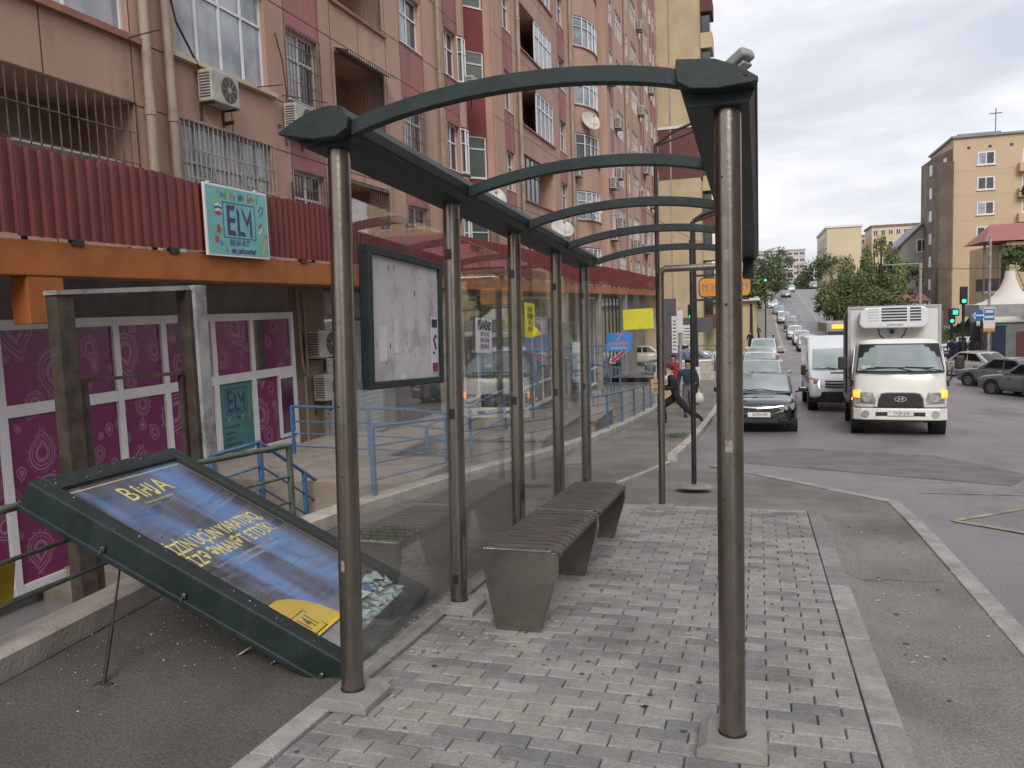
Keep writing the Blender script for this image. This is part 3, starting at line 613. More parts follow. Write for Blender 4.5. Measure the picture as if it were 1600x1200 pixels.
# ------------------------------------------------------------------ bench
BX, BY = -1.28, 4.17
t = frame_thing('bench', 'long steel shelter bench with dark slatted seat and tapered sheet metal legs', 'bench', BX, BY)
def leg(y):
    mb = MB(); mb.prism([(-.215, .45), (.20, .45), (.20, .33), (.105, .004), (-.145, .004), (-.215, .33)], 'y', y, y+.012)
    # folded front and back flanges
    mb.prism([(.20, .45), (.2035, .45), (.2035, .33), (.1085, .004), (.105, .004), (.1999, .33)], 'y', y, y+.06)
    mb.prism([(-.215, .45), (-.2185, .45), (-.2185, .33), (-.1485, .004), (-.145, .004), (-.2149, .33)], 'y', y, y+.06)
    mb.build('leg', 'satin', t, bevel=.0015)
for y in (0, 1.18, 2.36): leg(y)
for y in (-.008, 1.165, 2.36):
    mb = MB(); mb.bx(-.218, y, .4505, .175, y+.045, .463); mb.build('end_strip', 'satin', t, bevel=.003)
mb = MB(); mb.bx(.16, 0.02, .40, .19, 2.36, .447); mb.build('seat_rail', 'satin', t); mb = MB(); mb.bx(-.20, 0.02, .40, -.17, 2.36, .447); mb.build('seat_rail', 'satin', t)
for a, b in ((.045, 1.155), (1.22, 2.35)):
    mb = MB(); n = 13
    for i in range(n):
        y = a+(b-a)*(i+.5)/n; w = (b-a)/n*.60/2; jx = random.uniform(-.003, .003)
        prof = [(-.215, .468), (.13, .468), (.175, .463), (.202, .452), (.214, .438), (.214, .418), (.19, .428), (.165, .4445), (.12, .450), (-.215, .450)]
        mb.prism([(px+jx, pz) for px, pz in prof], 'y', y-w, y+w)
    mb.build('seat_slats', 'slat', t, bevel=.003)

# ------------------------------------------------------------------ notice board and papers on the glass
nb = frame_thing('notice_board', 'dark framed notice board with torn paper on the first glass panel of the shelter', 'notice board', -1.752, 3.285, 1.395)
W_, H_ = .875, .67
mb = MB(); mb.bx(.0, 0.0, .0, .024, W_, H_); mb.build('sheet', pm('weathered_notice_paper', (.56, .55, .58), (.48, .47, .50), 2.5, .75, c3=(.30, .25, .20), c3scale=6, c3amt=.75, detail=10), nb)
mb = MB(); fw = .036
for a in ((-.01, -.01, 0, .040, W_+.01, fw), (-.01, -.01, H_-fw, .040, W_+.01, H_+.005), (-.012, -.012, fw-.001, .041, fw-.01, H_-fw+.001), (-.012, W_-fw+.01, fw-.001, .041, W_+.012, H_-fw+.001)):
    mb.bx(a[0]-.0, a[1], a[2], a[3], a[4], a[5])
mb.build('frame', 'green', nb, bevel=.004)
PASTE = pm('old_paste', (.10, .08, .07), (.24, .2, .17), 30, .9)
rr = random.Random(5)
for i in range(12):
    mb = MB()
    y, z = rr.uniform(.07, .8), rr.uniform(.08, .6); w, h = rr.uniform(.003, .012), rr.uniform(.004, .03)
    mb.bx(.0243, y, z, .0247+i*2e-5, y+w, z+h)
    mb.build('paste_mark', PASTE, nb)
mb = MB(); mb.bx(.0244, .11, .13, .0254, .19, .30); mb.build('torn_paper', 'paper', nb); mb = MB(); mb.bx(.0244, .28, .17, .0253, .325, .33); mb.build('torn_paper', 'paper', nb); mb = MB(); mb.bx(.0244, .36, .035, .0275, .4, .06); mb.build('torn_paper', 'paper', nb)
mb = MB(); mb.bx(.0244, .745, .06, .0262, .832, .37); lf = mb.build('leaflet', 'paper', nb)
mb = MB(); mb.bx(.0263, .75, .065, .0270, .828, .115); mb.build('leaflet_band', pm('magenta_print', (.3, .02, .16), None, 5, .6), lf)
mb = MB(); mb.bx(.0263, .748, .31, .0269, .826, .355); mb.box((.0267, .79, .22), (.001, .02, .07), Matrix.Rotation(.5, 3, 'X')); mb.box((.0267, .775, .17), (.001, .025, .012)); mb.box((.0267, .8, .26), (.001, .03, .02)); mb.build('leaflet_print', 'ink', lf)

def flyer(name, label, y0, y1, h0, h1, mat, tiltdeg=0, parts=None, x=-1.754):
    f = frame_thing(name, label, 'poster', x, (y0+y1)/2, (h0+h1)/2); w, h = (y1-y0), (h1-h0)
    f.rotation_euler = (-TH+math.radians(tiltdeg), 0, 0)
    mb = MB(); mb.slab([(.0015, -w/2, -h/2), (.0015, w/2, -h/2), (.0015, w/2, h/2), (.0015, -w/2, h/2)], .001, 8, 8, .006); mb.build('paper', mat, f, smooth=True)
    return f, w, h
f, w, h = flyer('flyer', 'white flyer reading PIANINO taped to the second glass panel', 4.83, 5.16, 1.56, 1.79, 'paper', -1)
f.scale = (1, 1, 1)
mb = MB(); put_text(mb, 'PİANİNO', .085, (.0085, 0, h/2-.05), (0, 1, 0), (0, 0, 1), sx=.72, off=.003)
mb.build('headline', 'ink', f)
mb = MB()
for i, s in enumerate(('070 313 42', '050 518 46', '055 204 47')): put_text(mb, s, .042, (.0085, 0, .01-.04*i), (0, 1, 0), (0, 0, 1), sx=.9, off=.001)
mb.build('phone_lines', pm('faded_violet_ink', (.12, .09, .2), None, 9, .7), f)
f, w, h = flyer('flyer', 'yellow flyer with curled corner on the third glass panel', 5.98, 6.27, 1.68, 1.955, 'yellowp', 0)
mb = MB()
for i, (s, z, k) in enumerate((('EVLƏR', .085, .06), ('ALIRAM', .035, .062), ('-N12', -.015, .08), ('055 424', -.07, .05))): put_text(mb, s, k, (.0085, -.01, z), (0, 1, 0), (0, 0, 1), sx=.75, off=.001)
mb.build('lettering', 'ink', f)
mb = MB(); mb.add([(.004, .06, -h/2+.005), (.05, .19, -h/2+.03), (.03, .13, -h/2+.07), (.004, .1, -h/2+.1)], [(0, 1, 2, 3)]); mb.build('curled_corner', 'yellowp', f)
# on the far end screen
def end_sheet(name, label, x0, x1, h0, h1, mat, tilt=0):
    f = frame_thing(name, label, 'poster', (x0+x1)/2, 7.93, (h0+h1)/2); w, h = x1-x0, h1-h0
    f.rotation_euler = (-TH, math.radians(tilt), 0)
    mb = MB(); mb.slab([(-w/2, -.002, -h/2), (w/2, -.002, -h/2), (w/2, -.002, h/2), (-w/2, -.002, h/2)], .001, 8, 6, .01); mb.build('paper', mat, f, smooth=True); return f, w, h
end_sheet('blank_sheet', 'plain yellow sheet taped high on the far end screen of the shelter', -1.295, -.995, 1.775, 1.975, 'yellowp', -1.5)
f, w, h = end_sheet('arrow_poster', 'blue poster with orange lettering and a red arrow on the far end screen', -1.465, -1.215, 1.565, 1.745, 'posterblue')
mb = MB(); put_text(mb, '7', .11, (-.0, -.014, .04), (1, 0, 0), (0, 0, 1), sx=1.3); put_text(mb, 'mərtəbə', .058, (.0, -.014, -.02), (1, 0, 0), (0, 0, 1), sx=.95, off=.001); mb.build('lettering', pm('orange_print', (.75, .22, .08), None, 5, .6), f)
mb = MB(); put_text(mb, 'ENDİRİM', .03, (.0, -.014, -.065), (1, 0, 0), (0, 0, 1), sx=1.2); mb.build('small_lettering', 'paper', f)
R = Matrix.Rotation(math.radians(-38), 3, 'Y')
mb = MB(); ar = [(-.1, 0), (-.055, .03), (-.055, .014), (.1, .014), (.1, -.014), (-.055, -.014), (-.055, -.03)]
mb.add([R @ Vector((px*1.12, -.003, pz*1.3))+Vector((-.01, 0, -.145)) for px, pz in ar], [tuple(range(7))]); mb.build('arrow_border', 'paper', f)
mb = MB(); mb.add([R @ Vector((px, -.006, pz))+Vector((-.01, 0, -.145)) for px, pz in ar], [tuple(range(7))]); mb.build('arrow', pm('dark_red_print', (.42, .02, .08), None, 5, .6), f)

# ------------------------------------------------------------------ fallen advertising board
bo = Vector((-1.9561, 3.4858, -0.2307)); bu = Vector((-0.1044, 0.994, -0.0325)); bv = Vector((-0.8859, -0.0781, 0.4573)); bu.normalize(); bv = (bv-bu*bv.dot(bu)).normalized(); bn = bu.cross(bv)
board = thing('advertising_board', 'fallen dark green framed advertising board with blue poster, leaning between railing and pavement', 'billboard')
board.matrix_world = Matrix(((bu.x, bv.x, bn.x, bo.x), (bu.y, bv.y, bn.y, bo.y), (bu.z, bv.z, bn.z, bo.z), (0, 0, 0, 1)))
BW, BL, BT, FW = 1.30, 2.06, .155, .105
mb = MB()
mb.bx(0, 0, -BT, FW, BL, 0); mb.bx(BW-FW, 0, -BT, BW, BL, 0); mb.bx(FW, 0, -BT, BW-FW, FW+.02, 0); mb.bx(FW, BL-FW, -BT, BW-FW, BL, 0)
mb.build('frame', 'green', board, bevel=.012, seg=3)
mb = MB(); mb.bx(-.012, -.01, -BT-.02, BW+.012, BL+.01, -BT+.02); mb.build('back_cover', 'green', board, bevel=.01)
mb = MB()
for a in ((FW, FW+.02, FW+.012, BL-FW), (BW-FW-.012, FW+.02, BW-FW, BL-FW), (FW+.012, BL-FW-.012, BW-FW-.012, BL-FW)): mb.bx(a[0]-.001, a[1], -.05, a[2]+.001, a[3]+.001, -.004)
mb.build('gasket', 'dark', board)
# poster: blurred blue photographic print, dark diagonal streaks of reflection painted in
def poster_mat():
    m = bpy.data.materials.new('blue_poster_print'); m.use_nodes = True; nt = m.node_tree; b = nt.nodes['Principled BSDF']; b.inputs['Roughness'].default_value = .35
    tc = nd(nt, 'ShaderNodeTexCoord'); mp = nd(nt, 'ShaderNodeMapping'); mp.inputs['Rotation'].default_value = (0, 0, math.radians(-24)); mp.inputs['Scale'].default_value = (2.6, .55, 1)
    nt.links.new(tc.outputs['Object'], mp.inputs[0])
    n1 = nd(nt, 'ShaderNodeTexNoise'); n1.inputs['Scale'].default_value = 1.25; n1.inputs['Detail'].default_value = 2; n1.inputs['Distortion'].default_value = .6; nt.links.new(mp.outputs[0], n1.inputs['Vector'])
    cr = nd(nt, 'ShaderNodeValToRGB'); e = cr.color_ramp.elements
    e[0].position = .36; e[0].color = (.032, .040, .065, 1); e[1].position = .64; e[1].color = (.13, .28, .58, 1)
    x = cr.color_ramp.elements.new(.44); x.color = (.065, .085, .14, 1); x = cr.color_ramp.elements.new(.52); x.color = (.095, .155, .29, 1)
    nt.links.new(n1.outputs['Fac'], cr.inputs[0]); nt.links.new(cr.outputs[0], b.inputs['Base Color']); return m
mb = MB(); mb.bx(FW, FW+.17, -.045, BW-FW, BL-FW, -.032); mb.build('poster', poster_mat(), board)
mb = MB(); mb.bx(FW, FW+.021, -.13, BW-FW, BL-FW, -.0455); mb.build('backing', 'greysteel', board)
Z = -.030
gold = pm('gold_print', (.98, .84, .30), (.95, .78, .24), 6, .5)
def prt(z, *a, mat=gold, name='lettering', **k):
    mb = MB(); put_text(mb, a[0], a[1], (a[2], a[3], z), (1, 0, 0), (0, 1, 0), **k); return mb.build(name, mat, board)
mb = MB()
mb.add([(FW+.02, BL-FW-.045, Z), (BW-FW-.01, BL-FW-.045, Z), (BW-FW-.01, BL-FW-.052, Z), (FW+.02, BL-FW-.052, Z)], [(0, 1, 2, 3)])
mb.add([(FW+.02, BL-FW-.045, Z+.0002), (FW+.027, BL-FW-.045, Z+.0002), (FW+.027, FW+.3, Z+.0002), (FW+.02, FW+.3, Z+.0002)], [(0, 1, 2, 3)])
mb.add([(BW-FW-.017, BL-FW-.045, Z+.0002), (BW-FW-.01, BL-FW-.045, Z+.0002), (BW-FW-.01, FW+.2, Z+.0002), (BW-FW-.017, FW+.2, Z+.0002)], [(0, 1, 2, 3)])
mb.build('poster_border', gold, board)
mb = MB(); put_text(mb, 'B', .21, (.475, 1.755, Z), (1, 0, 0), (0, 1, 0), sx=.85, off=0); put_text(mb, 'A', .21, (.785, 1.755, Z), (1, 0, 0), (0, 1, 0), sx=.85, off=0)
def arcs(cx, y0, y1, flip, r):   # the hooked middle strokes of the logo
    pts = [(cx, y0), (cx, y1-r if not flip else y1-r)]
    vs = [(cx-.008, y0), (cx+.008, y0), (cx+.008, y1), (cx-.008, y1)]
    mb.add([(a, b, Z) for a, b in vs], [(0, 1, 2, 3)])
arcs(.565, 1.69, 1.80, 0, .02); arcs(.60, 1.69, 1.77, 0, .02); arcs(.655, 1.725, 1.82, 0, .02); arcs(.695, 1.71, 1.82, 0, .02)
mb.cyl((.567, 1.815, Z-.001), (.567, 1.815, Z+.0005), .012); mb.cyl((.628, 1.76, Z-.001), (.628, 1.76, Z+.0005), .011); mb.cyl((.60, 1.79, Z-.001), (.60, 1.79, Z+.0005), .008); mb.cyl((.675, 1.70, Z-.001), (.675, 1.70, Z+.0005), .02)
mb.build('logo', gold, board)
prt(Z, 'Daşınmaz əmlak agentliyi', .030, .62, 1.645, sx=.9)
prt(Z, 'SİZİN ÜÇÜN YARATDIQ,', .14, .60, 1.215, sx=.60, off=.0026, name='headline')
prt(Z, 'SİZƏ ƏMANƏT ETDİK!', .14, .585, 1.08, sx=.62, off=.0026, name='headline')
prt(Z, 'Daşınmaz əmlakla bağlı bütün suallarınızın cavabı', .038, .57, .985, mat='paper', name='small_print', sx=.85)
prt(Z, 'bir ünvanda sizinlədir', .038, .55, .935, mat='paper', name='small_print', sx=.85)
mb = MB(); pts = [(FW+.001, FW+.171), (.50, FW+.171), (.485, .31), (.45, .42), (.40, .50), (.33, .565), (.25, .60), (.16, .60), (FW+.001, .57)]
mb.add([(a, b, Z) for a, b in pts], [tuple(range(9))]); mb.build('yellow_patch', pm('yellow_print', (.80, .56, .05), (.74, .5, .04), 3, .5), board)
mb = MB(); put_text(mb, '141', .135, (.222, .375, Z+.001), (1, 0, 0), (0, 1, 0), sx=.62, off=.002)
for a, b, c, d in ((.13, .45, .30, .457), (.13, .30, .137, .335), (.295, .43, .302, .457), (.295, .295, .302, .33), (.15, .292, .302, .299), (.13, .42, .137, .457)): mb.add([(a, b, Z+.0012), (c, b, Z+.0012), (c, d, Z+.0012), (a, d, Z+.0012)], [(0, 1, 2, 3)])
mb.build('number', 'ink', board)
# broken glazing: cracked sheet still in the upper part, whitened crazed piece at the foot
mb = MB(); mb.bx(FW+.001, .30, -.022, BW-FW-.001, BL-FW-.001, -.017); mb.build('glazing', 'bglass', board)
mb = MB(); rr = random.Random(2)
for i in range(60):
    a, b = rr.uniform(FW+.45, BW-FW-.03), FW+.03+rr.random()**2*.24; s = rr.uniform(.03, .075); an = rr.uniform(0, 6)
    q = [(a+s*math.cos(an+k*2.1+rr.uniform(-.4, .4)), b+s*.7*math.sin(an+k*2.1), -.04+rr.uniform(.002, .032)) for k in range(3)]
    mb.add(q, [(0, 1, 2)])
mb.build('shattered_glazing', 'shard', board)
for b, a in ((1.5, -.0145), (.98, -.0145), (.14, -.0145)):
    mb = MB(); mb.cyl((a+.003, b, -.11), (a-.006, b, -.11), .014, n=16); lk = mb.build('lock', 'satin', board, smooth=True)
    mb = MB(); mb.bx(a-.011, b-.004, -.145, a-.005, b+.004, -.1); mb.build('latch', 'satin', lk)
mb = MB(); rr = random.Random(8)
for i in range(34):
    side = rr.random()
    if side < .5: x, y, z = rr.choice([rr.uniform(.01, FW), rr.uniform(BW-FW, BW)]), rr.uniform(.1, BL), .0015
    else: x, y, z = rr.uniform(0, BW), BL-rr.uniform(.01, .1), .0015
    s = rr.uniform(.002, .005)*rr.choice((1, 1, 1.6)); mb.box((x, y, z), (s, s*.8, s*.5))
mb.build('glass_crumbs', 'shard', board)
# thin prop rod standing beside the board
p0 = gp(162, 1073, -.075); t = thing('prop_rod', 'thin dark telescopic rod with flat foot propping the fallen board', 'rod', p0)
top = onx(189, 878, -3.42)-p0
mb = MB(); mb.cyl((0, 0, .01), top*.45, .010, n=10); mb.build('outer_tube', 'darkmetal', t, smooth=True)
mb = MB(); mb.cyl(top*.45, top, .006, n=10); mb.build('inner_rod', 'darkmetal', t, smooth=True)
mb = MB(); mb.box((0, 0, .008), (.095, .05, .016)); mb.build('foot', 'rust', t, bevel=.003)
# hanging fixings under the board
for k, (px, py) in enumerate(((372, 1028), (425, 1040))):
    p = gp(px, py, -.07); mb = MB(); mb.cyl((0, 0, .01), (0, .0, .14), .002); mb.cyl((0, 0, .012), (.06, .05, .05), .008); mb.sphere((0, 0, .012), .012, 8, 6)
    o = mb.build('loose_bracket', 'satin'); o.location = p; tag(o, ('loose shiny bracket hanging under the fallen board, nearer the middle', 'loose shiny bracket hanging under the fallen board, nearer the steel post')[k], 'bracket', 'brackets under the fallen board')
# broken glass and grit on the ground
def scatter(name, label, fn, n, smin, smax, mat, seed, h=-.072, sheet_=None):
    rr = random.Random(seed); mb = MB()
    for i in range(n):
        x, y = fn(rr); s = rr.uniform(smin, smax); z = zt(x, y)+h; a = rr.uniform(0, 6)
        c, s_ = math.cos(a)*s, math.sin(a)*s; hh = s*rr.uniform(.3, .8)
        mb.add([(x+c, y+s_, z), (x-s_*.8, y+c*.9, z), (x-c*.7, y-s_*.8, z), (x+s_*.2, y, z+hh)], [(0, 1, 3), (1, 2, 3), (2, 0, 3), (0, 2, 1)])
    o = mb.build(name, mat, normals=False); tag(o, label, 'debris', kind='stuff'); return o
scatter('broken_glass', 'small pieces of broken glass scattered under the fallen board', lambda r: (r.gauss(-3.25, .33), r.gauss(4.4, .7)), 330, .002, .008, 'shard', 1)
scatter('broken_glass', 'fine broken glass beyond the fallen board along the pavement', lambda r: (r.gauss(-2.6, .45), r.gauss(6.3, .8)), 300, .002, .008, 'shard', 2)
scatter('broken_glass', 'crumbs of glass between the paving edge and the fallen board', lambda r: (r.uniform(-2.05, -1.95), r.uniform(3.6, 5.2)), 160, .004, .012, 'shard', 3)
scatter('grit', 'dark grit and litter specks over the asphalt', lambda r: (r.uniform(-3.6, 1.3), r.uniform(1.5, 9)), 500, .003, .008, 'ground', 4, h=-.074)
def scatter_pav():
    rr = random.Random(12); mb = MB()
    for i in range(140):
        x, y = (rr.gauss(-1.65, .08), rr.gauss(4.35, .5)) if rr.random() < .7 else (rr.uniform(-1.8, .4), rr.uniform(2, 7.8))
        s = rr.uniform(.003, .010); p = sp(x, y, .001); mb.box((p.x, p.y, p.z+s*.3), (s*1.3, s, s*.6), Matrix.Rotation(rr.uniform(0, 3), 3, 'Z'))
    tag(mb.build('litter', 'kerb'), 'crumbs of concrete and dirt on the pavers beside the second post', 'debris', kind='stuff')
scatter_pav()
def weeds(label, x0, y0, rx, ry, n, seed, hmax=.07, base=-.075):
    rr = random.Random(seed); mb = MB()
    for i in range(n):
        x, y = rr.gauss(x0, rx), rr.gauss(y0, ry); z = zt(x, y)+base; a = rr.uniform(0, 6); h = rr.uniform(.2, 1)*hmax; w = .004+.004*rr.random()
        dx, dy = math.cos(a), math.sin(a); lean = rr.uniform(.2, 1)*h
        mb.add([(x-dy*w, y+dx*w, z), (x+dy*w, y-dx*w, z), (x+dx*lean, y+dy*lean, z+h)], [(0, 1, 2)])
    tag(mb.build('weeds', 'grass', normals=False), label, 'weeds', kind='stuff')
w0 = gp(600, 838, -.075); weeds('clump of weeds at the foot of the railing wall behind the first glass panel', w0.x, w0.y, .12, .16, 700, 1)
w1 = gp(1055, 682, -.075); weeds('patch of grass at the end of the raised kerb', w1.x, w1.y, .16, .4, 700, 2, .06)

# ------------------------------------------------------------------ bus stop flag on its pole
t = frame_thing('bus_stop_pole', 'thin steel pole carrying the orange route number sign past the shelter', 'sign pole', -.76, 9.75, -.075)
mb = MB(); mb.cyl((0, 0, 0), (0, 0, 2.95), .030, n=18); mb.build('pole', 'darkmetal', t, smooth=True)
mb = MB(); mb.cyl((0, 0, 0), (0, 0, .03), .22, .17, n=20); mb.build('base', 'concrete', t)
mb = MB(); mb.bx(.0, -.012, 2.505, .65, .012, 2.53); mb.bx(.0, -.012, 2.215, .65, .012, 2.24)
for xx in (.16, .56):
    mb.bx(xx-.008, -.008, 2.24, xx+.008, .008, 2.275); mb.bx(xx-.008, -.008, 2.47, xx+.008, .008, 2.505)
mb.build('arm', 'darkmetal', t)
def rrect(w, h, r, n=6): return [(sx*(w/2-r)+r*math.cos(a), sy*(h/2-r)+r*math.sin(a)) for sx, sy, a0 in ((1, 1, 0), (-1, 1, PI/2), (-1, -1, PI), (1, -1, 1.5*PI)) for a in [a0+PI/2*k/n for k in range(n+1)]]
mb = MB(); mb.prism([(x+.375, z+2.372) for x, z in rrect(.60, .235, .06)], 'y', -.010, .010); mb.build('sign_edge', 'darkmetal', t)
mb = MB(); mb.prism([(x+.375, z+2.372) for x, z in rrect(.575, .21, .05)], 'y', -.0135, .0135); sg = mb.build('sign_plate', 'signor', t)
mb = MB(); put_text(mb, 'M.20', .12, (.21, -.0142, 2.37), (1, 0, 0), (0, 0, 1), sx=.8); put_text(mb, '129', .12, (.575, -.0142, 2.37), (1, 0, 0), (0, 0, 1), sx=.8); mb.build('route_number', pm('grey_print', (.16, .15, .2), None, 5, .6), sg)
# ------------------------------------------------------------------ retaining ledge, railings, sunken forecourt
def ledge():
    ys = [-14, -8, -3, 0, 1.5, 2.9, 3.7, 4.5, 5.8, 7.2, 9.3, 11.5, 14, 17]+frange(19, 44, 3); mb = MB(); vs = []
    for y in ys:
        x = xw(y); z = zt(x, y)
        for dx, dz in ((.0, -.08), (.0, .045), (-.03, .06), (-.22, .06), (-.24, .045), (-.24, -2.6)): vs.append((x+dx, y, z+dz))
    mb.add(vs, [(6*i+k, 6*i+k+1, 6*i+k+7, 6*i+k+6) for i in range(len(ys)-1) for k in range(5)])
    o = mb.build('retaining_wall', 'concrete_lt'); tag(o, 'low concrete retaining wall with a pale ledge along the left pavement edge', 'wall')
ledge()
FL = -1.75   # sunken forecourt level near the camera
mb = MB(); vs = []
yy = frange(-4, 46, 2)
for y in yy: z = FL-.035*max(y-12, 0); vs += [(-9.8, y, z), (-3.9, y, z)]
mb.add(vs, [(2*i, 2*i+1, 2*i+3, 2*i+2) for i in range(len(yy)-1)]); tag(mb.build('forecourt', 'tile'), kind='structure')
def rail(name, label, pts, hs, mat, posts, r=.021, r2=.012, group='tube railings along the shops', ptop=None, base=0, ends=True, pr=.02, brk=None):
    """pts: plan polyline with ground z; hs: rail heights (first is handrail)"""
    P0 = Vector(pts[0]); t = thing(name, label, 'railing', P0, group=group)
    for i, h in enumerate(hs):
        mb = MB(); mb.tube([Vector(p)-P0+Vector((0, 0, h)) for p in pts], r if i == 0 else r2, 8); mb.build('handrail' if i == 0 else 'rail', mat, t, smooth=True, angle=50)
    for f in posts:
        # f in polyline length units
        L = 0; 
        for a, b in zip(pts, pts[1:]):
            a, b = Vector(a), Vector(b); l = (b-a).length
            if L+l >= f-1e-6 or (b-Vector(pts[-1])).length < 1e-6:
                p = a+(b-a)*min(1, (f-L)/l); break
            L += l
        p = p-P0; mb = MB(); mb.box((p.x, p.y, p.z+hs[0]/2+base/2), (pr*1.2, pr*1.2, hs[0]-base)); mb.build('post', mat, t)
    return t
def wp(y, dx=-.12, h=.06): x = xw(y)+dx; return (x, y, zt(x, y)+h)
rail('railing', 'dark green tube railing on the ledge, which the fallen board leans on', [wp(-1.5), wp(1), wp(3), wp(4.5), wp(6.25)], [.71, .43, .20], 'railgreen', [0, 7.8], r=.024, r2=.014, pr=.035)
# flat steel stanchions seen under the board
for k, (y, dx) in enumerate(((2.95, -.13), (4.62, -.13))):
    x, yy_, z = wp(y, dx); mb = MB(); mb.prism([(-.05, 0), (.02, 0), (-.02, .66), (-.09, .66)], 'y', -.006, .06)
    o = mb.build('railing_stanchion', 'rust'); o.location = (x, y, z); tag(o, ('leaning flat rusty stanchion at the left picture edge beside the yellow rag', 'leaning flat rusty stanchion showing under the middle of the fallen board')[k], 'stanchion', 'flat stanchions of the green railing')
mb = MB(); q = [wp(2.75, -.155, .42), wp(3.32, -.155, .48), wp(3.27, -.155, .24), wp(2.75, -.155, .15)]; mb.slab(q, .004, 6, 4, .02)
tag(mb.build('rag', pm('mustard_cloth', (.42, .29, .02), (.33, .22, .015), 6, .8), smooth=True), 'mustard yellow sheet hung on the dark railing at the left edge', 'cloth')
BR = 'railblue'
rail('railing', 'blue tube railing on the ledge behind the second glass panel', [wp(7.75), wp(9.6), wp(12.2), wp(14.6)], [.74, .53, .34, .16], BR, [0, 2.2, 4.5, 6.8], r=.021, r2=.010, pr=.042)
rail('railing', 'blue tube railing on the ledge at the far end of the shelter glass', [wp(16.9), wp(19.5), wp(22), wp(25.5)], [.82, .62, .42, .22], BR, [0, 2.3, 4.4, 6.5, 8.5], r=.022, r2=.011, pr=.042)
rail('railing', 'blue tube railing on the ledge in the middle distance beyond the shelter hoop', [wp(27), wp(32), wp(40)], [.85, .6, .35], BR, [0, 3, 6, 9, 13], r=.028, r2=.016, pr=.05)
# stairs down to the shops
st = thing('stairs', 'concrete stairs with a landing going down from the pavement to the shops', 'stairs', (-4.15, 7.4, -.6))
mb = MB(); mb.bx(-4.1, 1.6, -1.6, 0.0, 3.4, .02); mb.build('landing', 'step', st, bevel=.01)
mb = MB()
for i in range(6): mb.bx(-4.1-.0, 1.6-.28*(i+1)+.001, -1.6, -2.7, 1.6-.28*i, -.17*(i+1)+.02)
mb.build('flight', 'step', st, bevel=.006); mb = MB()
for i in range(6): mb.bx(-2.4, 3.4+.28*i+.001, -1.6, -.9, 3.4+.28*(i+1), -.17*(i+1)+.02)
mb.build('flight', 'step', st, bevel=.006)
rail('railing', 'bright blue stair railing in front of the magenta windows, dropping away from the camera', [(-5.5, 7.05, -.68), (-5.5, 7.9, -.68), (-5.5, 9.6, -1.7)], [.80, .52, .26], BR, [.0, .85, 1.9, 2.8], r=.024, r2=.014, pr=.04)
rail('railing', 'blue railing on the landing in front of the white roller shutter', [(-6.9, 10.8, -.62), (-5.0, 10.8, -.66), (-4.2, 10.5, -.68)], [.78, .55, .36, .16], BR, [0, 1.3, 2.7], r=.022, pr=.035)
rail('railing', 'pale blue ramp railing rising behind the third glass panel', [(-5.4, 12.5, -1.35), (-4.9, 17.5, -.95)], [.95, .65, .35], BR, [0, 1.7, 3.4, 5.0], r=.022, pr=.035)
rail('railing', 'pale blue ramp railing seen through the far end screen, falling towards the camera', [(-5.2, 19.0, -.55), (-4.3, 26.0, -1.5)], [.95, .7, .45], BR, [0, 2, 4, 6, 7], r=.026, pr=.04)
rail('railing', 'pale blue railing of the upper ramp behind the arrow poster', [(-6.5, 18.5, -.45), (-4.6, 30.0, -.9)], [.95, .7, .45], BR, [0, 3, 6, 9, 11], r=.026, pr=.04)
for k, (x0, y0, x1, y1, z0, z1, lab) in enumerate(((-7.6, 14.8, -4.0, 18.2, -3.0, -1.02, 'brown concrete ramp block behind the third glass panel'), (-7.9, 19.5, -3.9, 22, -3.2, -1.35, 'pale concrete landing behind the arrow poster'), (-7.6, 10.5, -5.6, 13.4, -2.6, -.72, 'brown plastered stair block in front of the roller shutter'))):
    mb = MB(); mb.bx(x0, y0, z0, x1, y1, z1); mb.bx(x0-.03, y0-.05, z1+.001, x1+.05, y1+.05, z1+.06)
    tag(mb.build('stair_block', 'step', bevel=.01), lab, 'stairs')

# ------------------------------------------------------------------ shop podium: wall, windows, canopy, fence
pod = thing('shop_podium', 'row of basement shops with orange canopy band under the maroon fence', 'shop', (-8.6, 2, 0))
Vp = Vector((-8.6, 2, 0))
def P(mb, name, mat, parent=None, **k):
    mb.v = [tuple(Vector(v)-Vp) for v in mb.v]; return mb.build(name, mat, parent or pod, **k)
mb = MB(); mb.bx(-9.58, -2, 2.10, -7.45, 62, 2.40); P(mb, 'canopy_slab', 'soffit')
mb = MB(); mb.bx(-7.449, -2, 2.06, -7.2, 62, 2.43)
P(mb, 'canopy_band', 'orange', bevel=.015)
for y, w in ((6.56, .46), (13.3, .3), (18.2, .4), (24, .4), (31, .4), (38, .4), (46, .4)): mb = MB(); mb.bx(-7.452, y, 1.56 if y < 7 else -2.5, -7.215, y+w, 2.059); P(mb, 'canopy_bracket' if y < 7 else 'canopy_column', 'orange' if y < 7 else 'soffit', bevel=.012)
mb = MB(); mb.bx(-8.6, -2, -3.2, -8.32, 13.15, -1.55); mb.bx(-8.6, -2, 1.62, -8.32, 13.15, 2.099); P(mb, 'shop_wall', 'soffit')
mb = MB(); mb.bx(-9.5, 13.15, -3.4, -8.30, 14.35, 2.099); P(mb, 'pier_wall', 'pier')
mb = MB(); mb.bx(-9.5, 17.1, -4.6, -8.35, 62, 2.099); P(mb, 'shop_wall', 'soffit')
